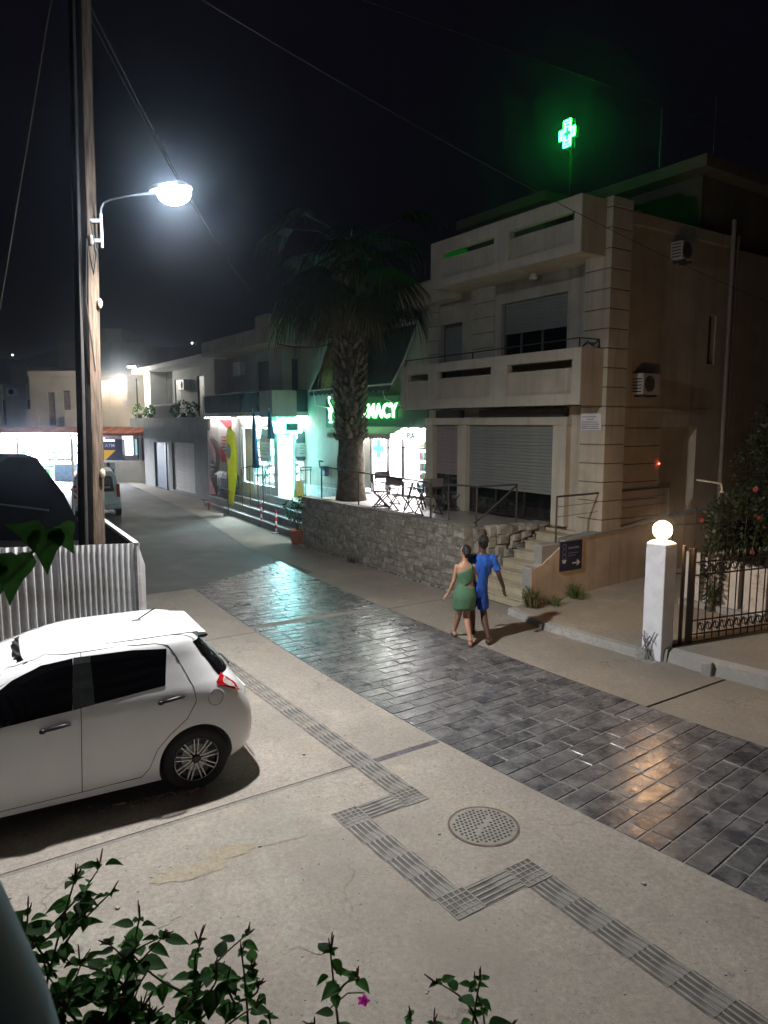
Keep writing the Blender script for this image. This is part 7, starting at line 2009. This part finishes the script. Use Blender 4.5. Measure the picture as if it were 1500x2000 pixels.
def flowering(i, base, tip, seed, size=1.0, nb=4, flower=0, dens=1.0):
    r = random.Random(seed)
    p = thing('flowering_plant', LABELS[i], 'plant', base, 0, 'flowering plants along the balcony edge')
    b, t = Vector(base), Vector(tip)
    def curve(b, t, bend):
        return [b.lerp(t, q) + bend * sin(pi * q) for q in [k / 10 for k in range(11)]]
    stems = [(b, t, 1.0)]
    for k in range(nb):
        q = r.uniform(.45, .85); o = b.lerp(t, q)
        a = r.uniform(0, 2 * pi); L = r.uniform(.14, .34) * size
        stems.append((o, o + Vector((cos(a) * L * .75, sin(a) * L * .45, L * r.uniform(.5, 1.0))), .7))
    for (s0, s1, sc) in stems:
        cv_ = curve(s0, s1, Vector((r.uniform(-.04, .04), r.uniform(-.03, .03), 0)))
        part(p, 'stem', MB().tube(cv_, [.0065 * sc * (1.2 - .7 * k / 10) for k in range(11)], 5), STEM)
        L = (s1 - s0).length; d0 = (s1 - s0).normalized()
        k = .12 if sc < 1 else max(.3, 1 - .75 / L)
        a = r.uniform(0, 6)
        while k < 1.0:
            c = cv_[min(10, int(k * 10))].lerp(cv_[min(10, int(k * 10) + 1)], k * 10 % 1)
            for h in (0, pi):
                if r.random() > .92 * dens: continue
                d = Vector((cos(a + h), sin(a + h), r.uniform(-.35, .45)))
                sz = size * r.uniform(.65, 1.15) * (1.15 - .45 * k)
                pet = c + d.normalized() * .02 * sz
                o = bpy.data.objects.new('leaf', LMS[r.randrange(3)]); COL.objects.link(o); o.parent = p
                o.matrix_local = Matrix.Translation(pet - b) @ orient(d) @ Matrix.Scale(sz, 4)
            k += .072 * size / L * r.uniform(.8, 1.2); a += pi / 2 + r.uniform(-.3, .3)
        # bud cluster
        bm_ = MB()
        for h in range(r.randrange(2, 5)):
            d = (d0 + Vector((r.gauss(0, .45), r.gauss(0, .45), .3))).normalized(); LL_ = r.uniform(.025, .06) * size
            q0 = s1 - d0 * .012; bm_.tube([q0, q0 + d * LL_ * .6, q0 + d * LL_], [.0026, .0034, .0018], 5)
        part(p, 'bud', bm_, BUD)
        for h in range(3):
            aa = r.uniform(0, 6); d = Vector((cos(aa), sin(aa), .5)); o = bpy.data.objects.new('leaf', LMS[1]); COL.objects.link(o); o.parent = p
            o.matrix_local = Matrix.Translation(s1 - b - d0 * .015) @ orient(d) @ Matrix.Scale(.5 * size, 4)
    for k in range(flower):
        c = Vector(tip) + Vector((.125, -.02, -.16)) if k == 0 else Vector(tip) + Vector((r.uniform(-.1, .1), 0, -.1))
        fm = MB(); n = 20
        rg = []
        for L_, rr in ((0, .003), (.025, .004), (.034, .012), (.038, .021)):
            rg.append([(rr * (1 + (.25 * cos(5 * 2 * pi * j / n) if rr > .01 else 0)) * cos(2 * pi * j / n), -L_, rr * (1 + (.25 * cos(5 * 2 * pi * j / n) if rr > .01 else 0)) * sin(2 * pi * j / n)) for j in range(n)])
        fm.rings(rg, cap=False); fm.xf(Matrix.Translation(c))
        part(p, 'flower', fm, PINK)
        part(p, 'stem', MB().tube([c, c + Vector((-.06, .02, -.02)), Vector(tip) + Vector((-.0, 0, -.24))], .003, 5), STEM)
    return p
G0 = .95
for i, (bx, by, tx, ty, tz, sd, size, nb, fl_, dn) in enumerate((
    (-1.30, 2.25, -1.13, 2.42, 1.95, 1, 1.0, 5, 0, 1), (-1.05, 2.3, -.90, 2.42, 1.80, 2, 1.0, 3, 0, 1), (-.80, 2.3, -.70, 2.42, 1.65, 3, 1.0, 4, 0, 1), (-1.0, 2.2, -.98, 2.3, 1.66, 4, 1.05, 5, 1, 1), (-.55, 2.3, -.53, 2.42, 1.66, 5, .85, 2, 0, 1),
    (-.10, 2.3, -.20, 2.42, 1.665, 6, 1.15, 2, 1, .9), (.08, 2.3, .10, 2.42, 1.40, 7, .9, 1, 0, 1), (.33, 2.3, .36, 2.42, 1.55, 8, 1.0, 3, 0, .95), (-.95, 2.05, -.80, 2.2, 1.58, 9, 1.15, 6, 0, 1), (-1.35, 2.2, -1.30, 2.4, 1.83, 10, 1.1, 5, 0, 1), (-.75, 2.1, -.66, 2.25, 1.45, 11, 1.1, 5, 0, 1), (-.40, 2.2, -.42, 2.36, 1.45, 12, .9, 2, 0, 1))):
    flowering(i, (bx, by, G0), (tx, ty, tz), sd, size * (1.12 if i in (0, 1, 2, 3, 8, 9, 10) else .98), nb + (3 if i in (3, 8, 9, 10, 2) else 0), fl_, dn)
struct('planting_bed', MB().box(-3.2, 1.4, 1.7, 2.55, -.02, .95), WHITEREN, 0)
part(bpy.data.objects['planting_bed'], 'soil', MB().box(-3.15, 1.35, 1.75, 2.5, .951, .96), DIRT)
# hanging branch with large leaves at the left edge
vb = thing('leafy_branch', 'vine branch with large dark leaves reaching in at the left edge before the fence', 'branch', (-2.0, 1.9, .9), 0)
part(vb, 'stem', MB().tube([(-1.9, 1.9, .95), (-1.75, 1.9, 2.0), (-1.45, 1.9, 2.9), (-1.2, 1.9, 3.16), (-1.0, 1.9, 3.22), (-.93, 1.9, 3.27), (-.88, 1.9, 3.315)], [.03, .025, .015, .009, .006, .004, .003], 6), STEM)
def ivy(L):
    pts = [(0, 0), (.10, -.06), (.30, -.02), (.42, .18), (.36, .36), (.22, .52), (.10, .78), (0, 1.0), (-.10, .78), (-.22, .52), (-.36, .36), (-.42, .18), (-.30, -.02), (-.10, -.06)]
    vs = [(0, .35 * L, -.01 * L)] + [(x * L, y * L, .12 * L * abs(x) - .18 * L * y * y) for x, y in pts]
    me = mesh_from(MB().add(vs, [(0, i + 1, (i + 1) % 14 + 1) for i in range(14)]), 'leaf', (0, 0, 0), True); mats(me, LEAFD); return me
IV = ivy(.125)
for (p_, d, sc) in (((-.985, 1.88, 3.25), (.05, -.5, -.65), 1.1), ((-.90, 1.88, 3.315), (.12, -.45, -.75), .95), ((-.875, 1.9, 3.325), (.5, -.5, -.6), .75), ((-1.04, 1.88, 3.24), (-.2, -.6, -.5), 1.0), ((-.93, 1.9, 3.30), (-.5, -.4, .3), .7), ((-1.06, 1.88, 3.20), (.05, -.5, -.8), 1.05), ((-1.08, 1.9, 3.26), (-.3, -.3, .5), .9)):
    o = bpy.data.objects.new('leaf', IV); COL.objects.link(o); o.parent = vb
    o.matrix_local = Matrix.Translation(Vector(p_) - Vector((-2.0, 1.9, .9))) @ orient(d, (0.1, -1, .4)) @ Matrix.Scale(sc, 4)
# blue balcony rail close to the camera
rl_ = thing('balcony_parapet', 'blurred blue rounded balcony rail end in the bottom left corner', 'railing', (-.4, .55, 2.6), 0)
part(rl_, 'rail', MB().tube([(-.60, .56, 3.50), (-.52, .555, 3.35), (-.445, .55, 3.20), (-.395, .55, 3.06), (-.36, .55, 2.9), (-.34, .55, 2.7), (-.33, .55, 2.4)], [.10] * 7, 20), M('blue_rail_paint', (.28, .52, .66), .6, .1, 4, .05), smooth=True)
cam_d.dof.use_dof = True
cam_d.dof.focus_distance = 11.0
cam_d.dof.aperture_fstop = 6.3
# ================================================================ HAZE ADDED FOR THE GLOW ROUND THE LAMPS
hz, nt, out = nmat('lamp_glow_haze')
vp = nt.nodes.new('ShaderNodeVolumePrincipled')
vp.inputs['Color'].default_value = (.70, .82, 1, 1); vp.inputs['Density'].default_value = .0019; vp.inputs['Anisotropy'].default_value = .95
nt.links.new(vp.outputs[0], out.inputs['Volume'])
ho = solo('added_glow_haze', MB().box(-430, 430, -65, 720, -1.1, 62), hz, None, None, (0, 0, 0), 0, None, 'stuff')
